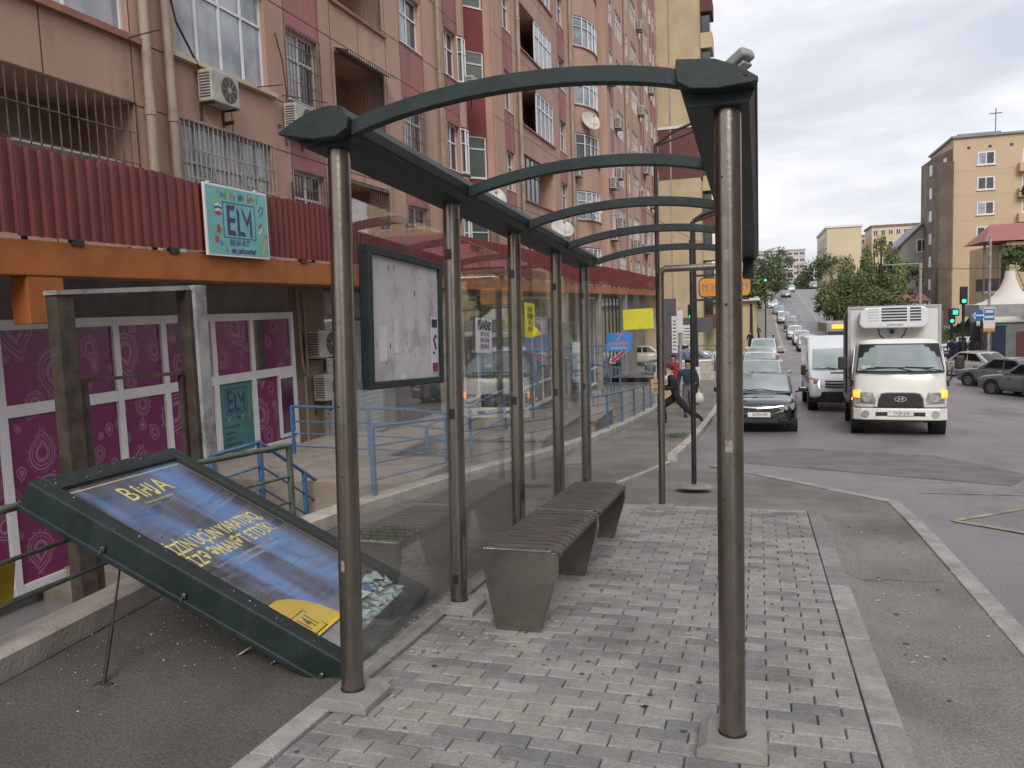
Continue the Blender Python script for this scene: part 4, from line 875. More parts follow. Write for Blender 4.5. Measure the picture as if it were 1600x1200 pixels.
# magenta paisley windows
GX = -8.2
mull = [2.0, 3.0, 3.95, 4.85, 5.75, 6.95, 7.82, 8.72, 9.62, 10.08, 10.72, 11.72, 12.95]
zr = [-1.5, -.72, .52, 1.5]
zmid = lambda y: .55
fr = thing('shop_window', 'white framed shop window with magenta paisley film under the orange canopy', 'shop window', (GX, 2, -1.55))
Vf = Vector((GX, 2, -1.55))
def F(mb, name, mat, parent=None, **k):
    mb.v = [tuple(Vector(v)-Vf) for v in mb.v]; return mb.build(name, mat, parent or fr, **k)
mb = MB(); 
for y in mull: mb.bx(GX-.04, y-.055, -1.55, GX+.04, y+.055, 1.62)
F(mb, 'frame', 'pvc', bevel=.006)
mb = MB(); mb.bx(GX-.035, 2, 1.5, GX+.035, 12.95, 1.62)
mb.bx(GX-.035, 2, .50, GX+.035, 12.95, .64); mb.bx(GX-.035, 9.6, -.78, GX+.035, 12.95, -.66); mb.bx(GX-.035, 2, -1.55, GX+.035, 12.95, -1.45); F(mb, 'frame', 'pvc', bevel=.006)
FILM_BG = pm('magenta_window_film', (.21, .028, .12), (.175, .022, .10), .8, .25); FILM_P = pm('pale_paisley_print', (.31, .15, .235), (.26, .12, .20), 2, .3)
def paisley_quads():
    rr = random.Random(17); items = []; out = []
    for _ in range(5000):
        if len(items) > 230: break
        s = rr.choice((.30, .24, .18, .13, .09, .06)) if len(items) > 14 else .33
        c = (rr.uniform(2, 13), rr.uniform(-1.5, 1.55))
        if all((c[0]-d[0])**2+(c[1]-d[1])**2 > ((s+d[2])*.92)**2 for d in items): items.append((c[0], c[1], s))
    for (cy, cz, s) in items:
        a0 = rr.choice((.3, -.4, .1, 2.9, 3.4)); ca, sa = math.cos(a0), math.sin(a0); fl = rr.choice((1, -1)); n = 30
        def pt(t, k):   # teardrop with a curled tip, k = relative size
            x = math.sin(t)*.62; y = -math.cos(t)*.72; tip = max(0, -math.cos(t))**1 if False else max(0, math.cos(t-PI))**2.2
            x = x*(1-.55*tip)*k+.42*tip*tip*k; y = (y*k+.18*tip*k)
            x *= fl; return (cy+(x*ca-y*sa)*s*1.25, cz+(x*sa+y*ca)*s*1.25)
        for (ka, kb) in ((1, .88), (.78, .70), (.56, .34)) if s > .1 else ((1, .72), (.5, .0)):
            for i in range(n):
                t0, t1 = 2*PI*i/n, 2*PI*(i+1)/n; out.append([pt(t0, kb), pt(t1, kb), pt(t1, ka), pt(t0, ka)])
        if s > .17:
            for i in range(0, n, 2):   # beaded fringe
                t0, t1 = 2*PI*(i+.2)/n, 2*PI*(i+1)/n; out.append([pt(t0, 1.07), pt(t1, 1.07), pt(t1, 1.13), pt(t0, 1.13)])
    return out
PQ = paisley_quads()
for i in range(len(mull)-1):
    y0, y1 = mull[i]+.05, mull[i+1]-.05
    if y1-y0 < .05: continue
    for z0, z1 in ((-1.46, .51), (.63, 1.51)) if y0 < 9.6 else ((-1.46, -.77), (-.67, .51), (.63, 1.51)):
        if abs(y0-10.77) < .02 and z0 < 0 and z1 > 0: 
            continue
        mb = MB(); mb.bx(GX-.012, y0, z0, GX+.0, y1, z1); mb.mat = 1
        for q in PQ:
            c = (sum(a[0] for a in q)/4, sum(a[1] for a in q)/4)
            if y0-.02 < c[0] < y1+.02 and z0-.02 < c[1] < z1+.02: mb.add([(GX+.0015, a, b) for a, b in q], [(0, 1, 2, 3)])
        F(mb, 'pane', [FILM_BG, FILM_P])
mb = MB(); mb.bx(GX+.001, 11.78, .66, GX+.006, 12.12, 1.49); F(mb, 'dark_gap', 'wglass')
mb = MB(); mb.bx(GX+.002, 12.42, -.62, GX+.05, 12.46, .5); mb.bx(GX+.002, 12.46, -.62, GX+.05, 12.9, -.56); mb.bx(GX+.002, 12.46, .44, GX+.05, 12.9, .5); F(mb, 'opening_sash', 'pvc')
mb = MB(); mb.bx(GX+.002, 12.46, -.56, GX+.02, 12.9, .44); F(mb, 'sash_glass', pm('tinted_glass', (.09, .03, .075), None, 3, .1, spec=.8))
def elm(mb_list, o, U, V, s):
    """angular ELM letters in a box; returns letter mesh"""
    o, U, V = Vector(o), Vector(U), Vector(V); mb = MB()
    def pg(pts): mb.add([o+U*(x*s)+V*(y*s) for x, y in pts], [tuple(range(len(pts)))])
    pg([(-.40, .30), (-.12, .30), (-.18, .20), (-.31, .20), (-.31, .30-.6+.0), (-.40, -.30)]); 
    mb.v = mb.v[:0]; mb.f = []; mb.mi = []
    pg([(-.40, -.30), (-.31, -.30), (-.31, .30), (-.40, .30)]); pg([(-.3099, .30), (-.3099, .20), (-.18, .20), (-.13, .30)]); pg([(-.3099, .05), (-.3099, -.05), (-.16, -.05), (-.12, .05)]); pg([(-.3099, -.20), (-.3099, -.30), (-.11, -.30), (-.17, -.20)])
    pg([(-.08, .28), (-.0, .18), (-.0, -.30), (-.08, -.30)]); pg([(.0001, -.20), (.0001, -.30), (.19, -.30), (.13, -.20)])
    pg([(.09, .30), (.24, .03), (.24, -.11), (.09, .18)]); pg([(.2401, .03), (.40, .30), (.40, .13), (.2401, -.11)]); pg([(.33, .00), (.40, .12), (.40, -.30), (.33, -.30)])
    return mb
def ring(mb, o, U, V, w, h, t):
    o, U, V = Vector(o), Vector(U), Vector(V)
    for a, b, c, d in ((-w/2, -h/2, w/2, -h/2+t), (-w/2, h/2-t, w/2, h/2), (-w/2, -h/2+t, -w/2+t, h/2-t), (w/2-t, -h/2+t, w/2, h/2-t)):
        mb.add([o+U*a+V*b, o+U*c+V*b, o+U*c+V*d, o+U*a+V*d], [(0, 1, 2, 3)])
# poster in the window
wpz = thing('window_poster', 'teal ELM poster filling one pane of the magenta shop window', 'poster', (GX+.0, 11.22, -.08))
mb = MB(); mb.bx(-.01, -.44, -.58, .002, .44, .58); mb.build('sheet', pm('teal_poster', (.07, .22, .22), (.055, .17, .17), 2, .5), wpz)
e = elm(None, (.004, 0, .28), (0, 1, 0), (0, 0, 1), .58); e.build('letters', 'navy', wpz)
mb = MB(); ring(mb, (.004, 0, .28), (0, 1, 0), (0, 0, 1), .58, .42, .015); mb.build('letter_box', 'navy', wpz)
def rainbow(o, U, V, size, parent, txt='Tədris Mərkəzi', sx=1):
    cols = [(.6, .2, .08), (.03, .12, .4), (.03, .3, .1), (.7, .5, .05), (.5, .03, .04), (.5, .03, .04)]
    o, U, V = Vector(o), Vector(U), Vector(V); n = len(txt)
    for k, c in enumerate(cols):
        mb = MB()
        for i, ch in enumerate(txt):
            if ch != ' ' and i % 6 == k: put_text(mb, ch, size, o+U*((i-(n-1)/2)*size*.62*sx), U, V, sx=sx, off=size*.03)
        if mb.v: mb.build('coloured_letters', MC.setdefault(k, pm('sign_colour', c, None, 5, .5)), parent)
MC = {}
rainbow((.004, 0, .0), (0, 1, 0), (0, 0, 1), .10, wpz)
mb = MB()
for i, s in enumerate(('Azərbaycan dili', 'Riyaziyyat', 'İngilis dili', 'Məktəbə hazırlıq', 'Tarix')): put_text(mb, s, .062, (.004, -.33, -.13-.095*i), (0, 1, 0), (0, 0, 1), align='LEFT', off=.001)
mb.build('small_print', 'navy', wpz)

# grey and rusty portal frames in front of the windows
t = thing('steel_portal', 'old grey steel door portal standing free in front of the magenta windows', 'steel frame', (-6, 5.7, FL))
mb = MB(); mb.bx(-.06, 1.78, 0, .10, 1.97, 3.67); mb.build('post', 'greysteel', t, bevel=.004)
mb = MB(); mb.bx(-.10, 0.02, 0, .02, .08, 3.56); mb.bx(.021, 0.02, 0, .03, .20, 3.56); mb.bx(-.10, .081, 0, -.09, .24, 3.56); mb.build('post', 'rust', t)
mb = MB(); mb.bx(-.10, 1.72, 0, .06, 1.779, 3.62); mb.build('post', 'rust', t)
mb = MB(); mb.prism([(.0, 3.56), (1.78, 3.62), (1.78, 3.67), (.0, 3.60)], 'x', -.10, .05); mb.build('top_bar', 'greysteel', t)
t = thing('steel_portal', 'smaller rusty inner door frame inside the grey portal', 'steel frame', (-6.05, 5.85, FL))
mb = MB(); mb.bx(-.05, 0, 0, .02, .2, 2.78); mb.build('post', 'rust', t); mb = MB(); mb.bx(-.05, 1.5, 0, .0, 1.54, 2.74); mb.build('post', 'rust', t); mb = MB(); mb.prism([(.201, 2.75), (1.499, 2.70), (1.499, 2.735), (.201, 2.78)], 'x', -.05, .01); mb.build('top_bar', 'rust', t)
# electric cabinet at the far left
t = thing('cabinet', 'pale metal cabinet behind the raised corner of the fallen board', 'cabinet', (-6.1, 4.3, FL)); mb = MB(); mb.bx(-.5, -.6, 0, 0, .45, 2.15); mb.build('box', pm('cabinet_paint', (.36, .36, .31), (.28, .28, .24), 2, .6), t, bevel=.02)
mb = MB(); mb.bx(.0, -.05, .2, .006, -.04, 2.0); mb.bx(0.0, .1, 1.0, .02, .13, 1.2); mb.build('door_gap', 'darkmetal', t)

# corrugated fence
fn = thing('corrugated_fence', 'maroon corrugated sheet metal fence on top of the shop canopy', 'fence', (-7.2, 2, 2.48))
def corr(y0, y1, z0, z1, seed):
    rr = random.Random(seed); mb = MB(); vs = []; y = y0; k = 0; top = z1
    prof = [(0, 0), (.025, .032), (.065, .032), (.09, 0), (.16, 0)]
    while y < y1:
        if rr.random() < .06: top = z1+rr.uniform(-.03, .015)
        for dy, dx in prof[:-1]:
            if y+dy <= y1: vs += [(dx, y+dy-2, z0), (dx+.0, y+dy-2, top+rr.uniform(-.004, .004))]
        y += .16
    mb.add(vs, [(2*i, 2*i+2, 2*i+3, 2*i+1) for i in range(len(vs)//2-1)]); return mb
y = -1.5; k = 0
while y < 60:
    w = 1.14 if y < 20 else 2.28*2
    mb = corr(y, y+w+.03, random.Random(k).uniform(-.03, .01), .92+random.Random(k+50).uniform(-.03, .03), k); mb.v = [(v[0]+.003*(k % 2), v[1], v[2]) for v in mb.v]; mb.build('sheet', 'fence', fn); y += w; k += 1
mb = MB(); 
for z in (.16, .76): mb.bx(-.05, -4, z, -.012, 58, z+.04)
mb.build('rail', 'rust', fn)
y = -3
while y < 58: mb = MB(); mb.bx(-.09, y, -.08, -.051, y+.05, .85); mb.build('fence_post', 'darkmetal', fn); y += 1.9
y = -2.6
while y < 58: mb = MB(); mb.bx(-.04, y, -.078, .02, y+.17, -.0); mb.build('fence_foot', 'darkmetal', fn); y += 1.55
mb = MB(); rr = random.Random(4)
for i in range(60): y = rr.uniform(-3, 40); mb.box((-.3+rr.uniform(-.1, .1), y, -.06+rr.uniform(0, .04)), (.12, rr.uniform(.05, .5), .05))
mb.build('rubble', 'concrete', fn)
# ELM signboard hanging on the fence
sg = thing('sign_board', 'teal ELM signboard with white border hung on the maroon fence', 'sign', (-7.12, 10.08, 2.90))
sg.rotation_euler = (0, 0, math.radians(-1))
w, h = 1.42, .98
mb = MB(); mb.bx(-.03, -w/2, -h/2, 0, w/2, h/2); mb.build('border', 'pvc', sg, bevel=.004)
mb = MB(); mb.bx(.0, -w/2+.03, -h/2+.03, .004, w/2-.03, h/2-.03); mb.build('face', 'teal', sg)
Ux, Vx = (0, 1, 0), (0, 0, 1)
elm(None, (.006, .02, .02), Ux, Vx, .70).build('letters', 'navy', sg)
mb = MB(); ring(mb, (.006, .02, .02), Ux, Vx, .74, .50, .016); mb.build('letter_box', pm('dark_teal_print', (.02, .13, .17), None, 5, .5), sg)
rainbow((.006, .02, .35), Ux, Vx, .15, sg, sx=.72)
mb = MB(); put_text(mb, '050 541 45 77', .125, (.006, .0, -.295), Ux, Vx, sx=.62, off=.004); put_text(mb, 'elm_tedris.merkezi', .115, (.006, .08, -.40), Ux, Vx, sx=.62, off=.004); mb.build('lettering', 'navy', sg)
def blob(pts, col, x=.006, k=[0]):
    k[0] += 1; mb = MB(); mb.add([(x+.0004*k[0] % .003, a, b) for a, b in pts], [tuple(range(len(pts)))]); mb.build('pictogram', MC.setdefault(col, pm('sign_colour', col, None, 5, .5)), sg)
for i, c in enumerate(((.2, .5, .06), (.7, .7, .68), (.02, .1, .3), (.7, .7, .68), (.5, .03, .03))):
    z = .24-i*.035; blob([(-.53, z), (-.44, z+.035), (-.36, z), (-.44, z-.035)], c)
red = (.55, .03, .05)
blob([(-.49, -.09), (-.46, -.04), (-.43, -.09), (-.39, -.11), (-.42, -.14), (-.42, -.19), (-.46, -.16), (-.50, -.18), (-.48, -.13)], red)
blob([(-.50+.045*math.cos(a/10*2*PI), -.26+.05*math.sin(a/10*2*PI)) for a in range(10)], red); blob([(-.41+.035*math.cos(a/10*2*PI), -.31+.04*math.sin(a/10*2*PI)) for a in range(10)], (.05, .25, .6))
blob([(.46, -.02), (.49, -.05), (.55, .01), (.52, .03)], red); blob([(.46, -.11), (.49, -.13), (.55, -.05), (.53, -.02)], (.7, .7, .7))
blob([(.50, -.42), (.53, -.43), (.65, -.20), (.61, -.18)], (.75, .45, .04)); blob([(.61, -.18), (.65, -.20), (.67, -.13), (.64, -.12)], (.5, .03, .2))
mb = MB(); mb.tube([(.006, .47, .20), (.006, .54, .28), (.006, .60, .26), (.006, .56, .18), (.006, .50, .14)], .006, 6); mb.build('pictogram', 'navy', sg)
blob([(-.34, -.27), (-.31, -.27), (-.31, -.31), (-.34, -.32)], (.2, .5, .06)); blob([(-.31, -.38), (-.28, -.38), (-.28, -.42), (-.31, -.42)], red)
mb = MB(); 
for yy_ in (-.6, .45): mb.box((-.01, yy_, h/2+.012), (.03, .05, .02))
mb.build('hook', 'pvc', sg)

# further shops under the canopy
sh = thing('roller_shutter', 'white ribbed roller shutter lettered BEUA behind the first glass panel', 'shutter', (-8.42, 14.4, -1.2))
mb = MB()
for i in range(26): mb.prism([(0, i*.1), (.02, i*.1+.02), (.02, i*.1+.08), (0, i*.1+.098)], 'y', 0, 2.6)
mb.build('slats', 'roller', sh); mb = MB(); mb.bx(-.05, -.08, 0, .05, -.001, 2.65); mb.bx(-.05, 2.601, 0, .05, 2.68, 2.65); mb.bx(-.1, -.08, 2.651, .06, 2.68, 3.2); mb.build('guide', 'greysteel', sh)
mb = MB(); put_text(mb, 'BEUA', .34, (.024, 1.75, 1.15), Ux, Vx, sx=.95); mb.build('lettering', pm('faded_grey_print', (.33, .34, .35), None, 5, .6), sh)
shopk = [(17.6, 20.5, 'dark'), (20.9, 23.4, 'film'), (23.8, 27.5, 'dark'), (28.2, 32.5, 'film'), (33, 37, 'dark'), (38, 43, 'film'), (44, 50, 'dark')]
FILM = pm('shop_display', (.22, .19, .17), (.05, .045, .045), 1.8, .25, c3=(.25, .05, .05), c3scale=1.5, c3amt=.5)
labs = ['dark glazed shopfront beside the roller shutter', 'shopfront with mottled display behind the third glass panel', 'dark glazed shopfront behind the fourth glass panel', 'shopfront with mottled display behind the far end screen', 'far dark glazed shopfront behind the yellow sheet', 'far mottled shopfront beyond the blue railing', 'last dark shopfront before the side street']
for (a, b, kd), lab in zip(shopk, labs):
    z0 = FL-.035*max(a-12, 0)+.02; H = 1.95-z0; n = max(2, int((b-a)/1.1))
    mb = MB()
    for i in range(n+1): y = (b-a)*i/n; mb.bx(-.04, y-.04, 0, .04, y+.04, H)
    mb.bx(-.038, 0, H-.09, .038, b-a, H); mb.bx(-.038, 0, .85, .038, b-a, .93); mb.bx(-.038, 0, 0, .038, b-a, .15); t = mb.build('shop_front', 'darkmetal' if kd == 'dark' else 'pvc', pod); t.location = (-8.3-Vp.x, a-Vp.y, z0-Vp.z); t['label'] = lab
    mb = MB(); mb.bx(-.01, .04, .15, .0, b-a-.04, H-.09); mb.build('pane', 'wglass' if kd == 'dark' else FILM, t)
t = thing('banner', 'narrow dark banner with stacked yellow letters under the canopy behind the fourth glass panel', 'banner', (-7.1, 22.6, 0)); mb = MB(); mb.bx(-.02, -.25, -1.1, .0, .25, 1.9); mb.build('cloth', 'cgrey', t)
mb = MB()
for i, c in enumerate('MAĞAZA'): put_text(mb, c, .42, (.004, 0, 1.6-i*.45), Ux, Vx, sx=1)
mb.build('lettering', pm('yellow_lettering', (.5, .42, .05), None, 5, .6), t)

# ------------------------------------------------------------------ air conditioners and satellite dishes
def make_ac(name='air_conditioner'):
    t = empty(name); mb = MB(); mb.bx(0.02, -.4, 0, .32, .4, .56); mb.build('casing', 'acw', t, bevel=.02, seg=3)
    mb = MB(); mb.cyl((.318, .1, .28), (.326, .1, .28), .23, n=28)
    for k in range(9): mb.bx(.06+.0, -.405, .07+k*.05, .28, -.399, .095+k*.05)
    mb.build('fan_grille', 'acg', t)
    mb = MB()
    for k in range(5): mb.cyl((.327, .1, .28), (.329, .1, .28), .05+.04*k, n=24) if k == 0 else None
    for k in range(4): a = k*PI/4; mb.box((.3275, .1, .28), (.003, .44, .006), Matrix.Rotation(a, 3, 'X'))
    mb.build('fan_guard', 'acw', t)
    mb = MB(); mb.bx(-.02, -.34, -.035, .34, -.30, -.004); mb.bx(-.02, .30, -.035, .34, .34, -.004); mb.bx(-.02, -.34, -.30, .01, -.30, -.036); mb.bx(-.02, .30, -.30, .01, .34, -.036); mb.build('bracket', 'rust', t)
    return t
AC0 = make_ac(); AC0n = [0]
_map0 = None
def tree_map():
    m = {}
    for c in bpy.data.objects:
        if c.parent: m.setdefault(c.parent.name, []).append(c)
    return m
ACM = tree_map()
def ac(loc, label, rz=0, s=1.0):
    o = AC0 if AC0n[0] == 0 else copy_tree(AC0, None, ACM); AC0n[0] += 1
    o.location = loc; o.rotation_euler = (0, 0, rz); o.scale = (s, s, s); tag(o, label, 'air conditioner', 'air conditioners on the walls'); return o
def make_dish():
    t = empty('satellite_dish'); mb = MB(); vs = []; fs = []; n = 24; R = [0, .15, .3, .42]
    for j, r in enumerate(R):
        for i in range(n): a = 2*PI*i/n; vs.append((.16*(r/.42)**2, r*math.cos(a), r*1.08*math.sin(a)))
    fs = [(j*n+i, j*n+(i+1) % n, (j+1)*n+(i+1) % n, (j+1)*n+i) for j in range(3) for i in range(n)]; mb.add(vs, fs)
    mb.add([(v[0]-.012, v[1], v[2]) for v in vs], [f[::-1] for f in fs])
    d = mb.build('reflector', 'dish', t, smooth=True); mb = MB(); mb.tube([(.15, 0, -.42), (.42, 0, -.1), (.44, 0, 0)], .01, 6); mb.cyl((.40, 0, .0), (.48, 0, .0), .035); mb.build('feed_arm', 'greysteel', t)
    mb = MB(); mb.tube([(0, 0, 0), (-.2, 0, -.05), (-.2, 0, -.35), (-.5, 0, -.35)], .02, 6); mb.build('mount', 'rust', t); return t
D0 = make_dish(); D0n = [0]; DM = tree_map()
def dish(loc, label, rz, tilt, s):
    o = D0 if D0n[0] == 0 else copy_tree(D0, None, DM); D0n[0] += 1
    o.location = loc; o.rotation_euler = (0, -tilt, rz); o.scale = (s, s, s); tag(o, label, 'satellite dish', 'satellite dishes on the salmon block'); return o

# ------------------------------------------------------------------ facade kit
class Wall:
    """a flat wall plane: origin O, direction U (horizontal unit), outward normal N; openings are real holes"""
    def __init__(s, thing_, O, U, N, u0, u1, z0, z1):
        s.t = thing_; s.O, s.U, s.N = Vector(O), Vector(U), Vector(N); s.u0, s.u1, s.z0, s.z1 = u0, u1, z0, z1; s.h = []; s.base = Vector(thing_.location)
    def p(s, u, z, d=0): return s.O+s.U*u+Vector((0, 0, z))+s.N*d-s.base
    def hole(s, u0, u1, z0, z1, depth=.18): s.h.append((u0, u1, z0, z1, depth))
    def bxx(s, mb, u0, u1, z0, z1, d0, d1):
        vs = [s.p(u, z, d) for d in (d0, d1) for (u, z) in ((u0, z0), (u1, z0), (u1, z1), (u0, z1))]
        mb.add(vs, [(0, 1, 2, 3), (4, 7, 6, 5), (0, 4, 5, 1), (1, 5, 6, 2), (2, 6, 7, 3), (3, 7, 4, 0)])
    def build(s, mat, colours=(), name='wall'):
        us = sorted(set([s.u0, s.u1]+[a for h in s.h for a in h[:2]]+[a for c in colours for a in c[:2]])); zs = sorted(set([s.z0, s.z1]+[a for h in s.h for a in h[2:4]]+[a for c in colours for a in c[2:4]]))
        mb = MB(); mats = [mat]
        for c in colours:
            if c[4] not in mats: mats.append(c[4])
        for a, b in zip(us, us[1:]):
            for c, d in zip(zs, zs[1:]):
                um, zm = (a+b)/2, (c+d)/2
                if a < s.u0-1e-6 or b > s.u1+1e-6: continue
                if any(h[0] < um < h[1] and h[2] < zm < h[3] for h in s.h): continue
                mb.mat = 0
                for k in colours:
                    if k[0] < um < k[1] and k[2] < zm < k[3]: mb.mat = mats.index(k[4])
                mb.add([s.p(a, c), s.p(b, c), s.p(b, d), s.p(a, d)], [(0, 1, 2, 3)])
        mb.mat = 0
        for (a, b, c, d, dp) in s.h:
            q = [(a, c), (b, c), (b, d), (a, d)]
            for i in range(4):
                (x0, z0), (x1, z1) = q[i], q[(i+1) % 4]; mb.add([s.p(x0, z0), s.p(x1, z1), s.p(x1, z1, -dp), s.p(x0, z0, -dp)], [(0, 1, 2, 3)])
        return mb.build(name, mats, s.t, normals=False)
    def window(s, u0, u1, z0, z1, n=2, d=-.12, mat='wglass', fmat='pvc', t=.05, transom=None, grill=None, sill=True, parts=True, curtain=0):
        mb = MB(); D0, D1 = d-.03, d+.03
        s.bxx(mb, u0, u0+t, z0, z1, D0, D1); s.bxx(mb, u1-t, u1, z0, z1, D0, D1); s.bxx(mb, u0+t, u1-t, z0, z0+t, D0, D1); s.bxx(mb, u0+t, u1-t, z1-t, z1, D0, D1)
        for i in range(1, n): u = u0+(u1-u0)*i/n; s.bxx(mb, u-t/2, u+t/2, z0+t, z1-t, D0, D1+.002)
        if transom: z = z0+(z1-z0)*transom; s.bxx(mb, u0+t, u1-t, z-t/2, z+t/2, D0, D1+.004)
        if sill: s.bxx(mb, u0-.03, u1+.03, z0-.03, z0-.001, d+.031, .03)
        f = mb.build('window', fmat, s.t)
        mb = MB(); s.bxx(mb, u0+t*.5, u1-t*.5, z0+t*.5, z1-t*.5, d-.012, d); mb.build('pane', mat, f)
        if curtain:
            mb = MB(); w = (u1-u0)/n; s.bxx(mb, u0+t, u0+w*.9, z0+t, z1-t, d+.001, d+.004); mb.build('blind', 'wglass2', f)
        if grill: s.grill(u0, u1, z0, z1, .05 if d > -.2 else -.03, grill, f)
        return f
    def grill(s, u0, u1, z0, z1, d, mat, parent, step=.13, rings=True, bulge=0):
        mb = MB(); n = max(2, int((u1-u0)/step))
        for i in range(n+1):
            u = u0+(u1-u0)*i/n
            if bulge: mb.tube([s.p(u, z1, d), s.p(u, z1-.1, d+bulge*.3), s.p(u, z0+(z1-z0)*.35, d+bulge), s.p(u, z0, d+bulge*.9)], .008, 5)
            else: s.bxx(mb, u-.007, u+.007, z0, z1, d-.007, d+.007)
        for k in range(5):
            z = z0+(z1-z0)*k/4; s.bxx(mb, u0, u1, z-.008, z+.008, d+.0075+bulge*(.9 if k < 3 else .2), d+.018+bulge*(.9 if k < 3 else .2))
        return mb.build('grill', mat, parent)
    def room(s, u0, u1, z0, z1, dp, mat='interior', floor=True):
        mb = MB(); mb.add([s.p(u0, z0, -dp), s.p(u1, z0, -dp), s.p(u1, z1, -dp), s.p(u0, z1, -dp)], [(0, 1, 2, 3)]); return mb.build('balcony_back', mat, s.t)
    def joints(s, us, zs, mat='joint', w=.012, skip=True):
        mb = MB()
        def seg(u0, u1, z0, z1):
            mb.add([s.p(u0, z0, .003), s.p(u1, z0, .003), s.p(u1, z1, .003), s.p(u0, z1, .003)], [(0, 1, 2, 3)])
        for z in zs:
            cuts = sorted([(h[0], h[1]) for h in s.h if h[2] < z < h[3]]); a = s.u0
            for c0, c1 in cuts:
                if c0 > a: seg(a, c0, z-w, z+w)
                a = max(a, c1)
            if a < s.u1: seg(a, s.u1, z-w, z+w)
        for u in us:
            cuts = sorted([(h[2], h[3]) for h in s.h if h[0] < u < h[1]]); a = s.z0
            for c0, c1 in cuts:
                if c0 > a: seg(u-w, u+w, a, c0)
                a = max(a, c1)
            if a < s.z1: seg(u-w, u+w, a, s.z1)
        if mb.v: mb.build('panel_joints', mat, s.t, normals=False)
    def pipe(s, u, z0, z1, r=.07, mat='pipe', d=.10):
        mb = MB(); z = z0
        mb.cyl(s.p(u, z0, d), s.p(u, z1, d), r, n=12)
        o = mb.build('drainpipe', mat, s.t, smooth=True); mb = MB(); z = z0+.6
        while z < z1: mb.cyl(s.p(u, z, d), s.p(u, z+.12, d), r*1.18, n=12); s.bxx(mb, u-.015, u+.015, z+.2, z+.23, 0, d); z += 2.0
        mb.build('pipe_collar', mat, o)
# ---------------- salmon block, near section
rr = random.Random(21)
ZT = 32.5
A = thing('apartment_block', 'near salmon apartment block with barred windows above the maroon fence', 'building', (-9.6, 2, 2.4))
WA = Wall(A, (-9.6, 0, 0), (0, 1, 0), (1, 0, 0), -2, 26.9, 2.3, ZT)
NF = 9
cols = []
for k in range(-1, NF):
    b = 6.15+3*k
    # balcony bay L
    if k <= 1:
        u0, u1 = (5.2, 11.05); WA.hole(u0, u1, b-.05, b+1.9, 1.1)
        if k == -1:
            pass
    else:
        WA.hole(5.2, 11.05, b-.05, b+1.9, 1.1)
    WA.hole(.2, 4.6, b, b+1.6, .18)
    WA.hole(12.15, 14.9, b if k >= 0 else b-.1, b+1.9, .14)
    WA.hole(15.68, 16.98, b+.05, b+1.55, .22)
    WA.hole(17.75, 20.45, b-.2, b+1.7, 1.1)
    WA.hole(21.65, 23.1, b, b+1.45, .22)
    WA.hole(25.05, 26.15, b, b+1.5, .22)
colr = []
for k in range(-1, NF):
    b = 6.15+3*k
    colr += [(15.62, 17.04, b+1.55, b+3.05, 'maroonp'), (21.55, 23.2, b+1.45, b+3, 'maroonp'), (24.95, 26.25, b+1.5, b+3, 'maroonp')]
colr += [(11.06, 11.95, 2.3, ZT, 'salmon2')]
WA.build('salmon', colr)
WA.joints([6.2, 9.3, 11.05, 11.95, 13.6, 15.62, 17.04, 17.6, 19.0, 20.6, 21.55, 23.2, 24.95, 26.25], [5.02+3*k for k in range(-1, NF)]+[5.7+3*k+.35 for k in range(0, NF)])
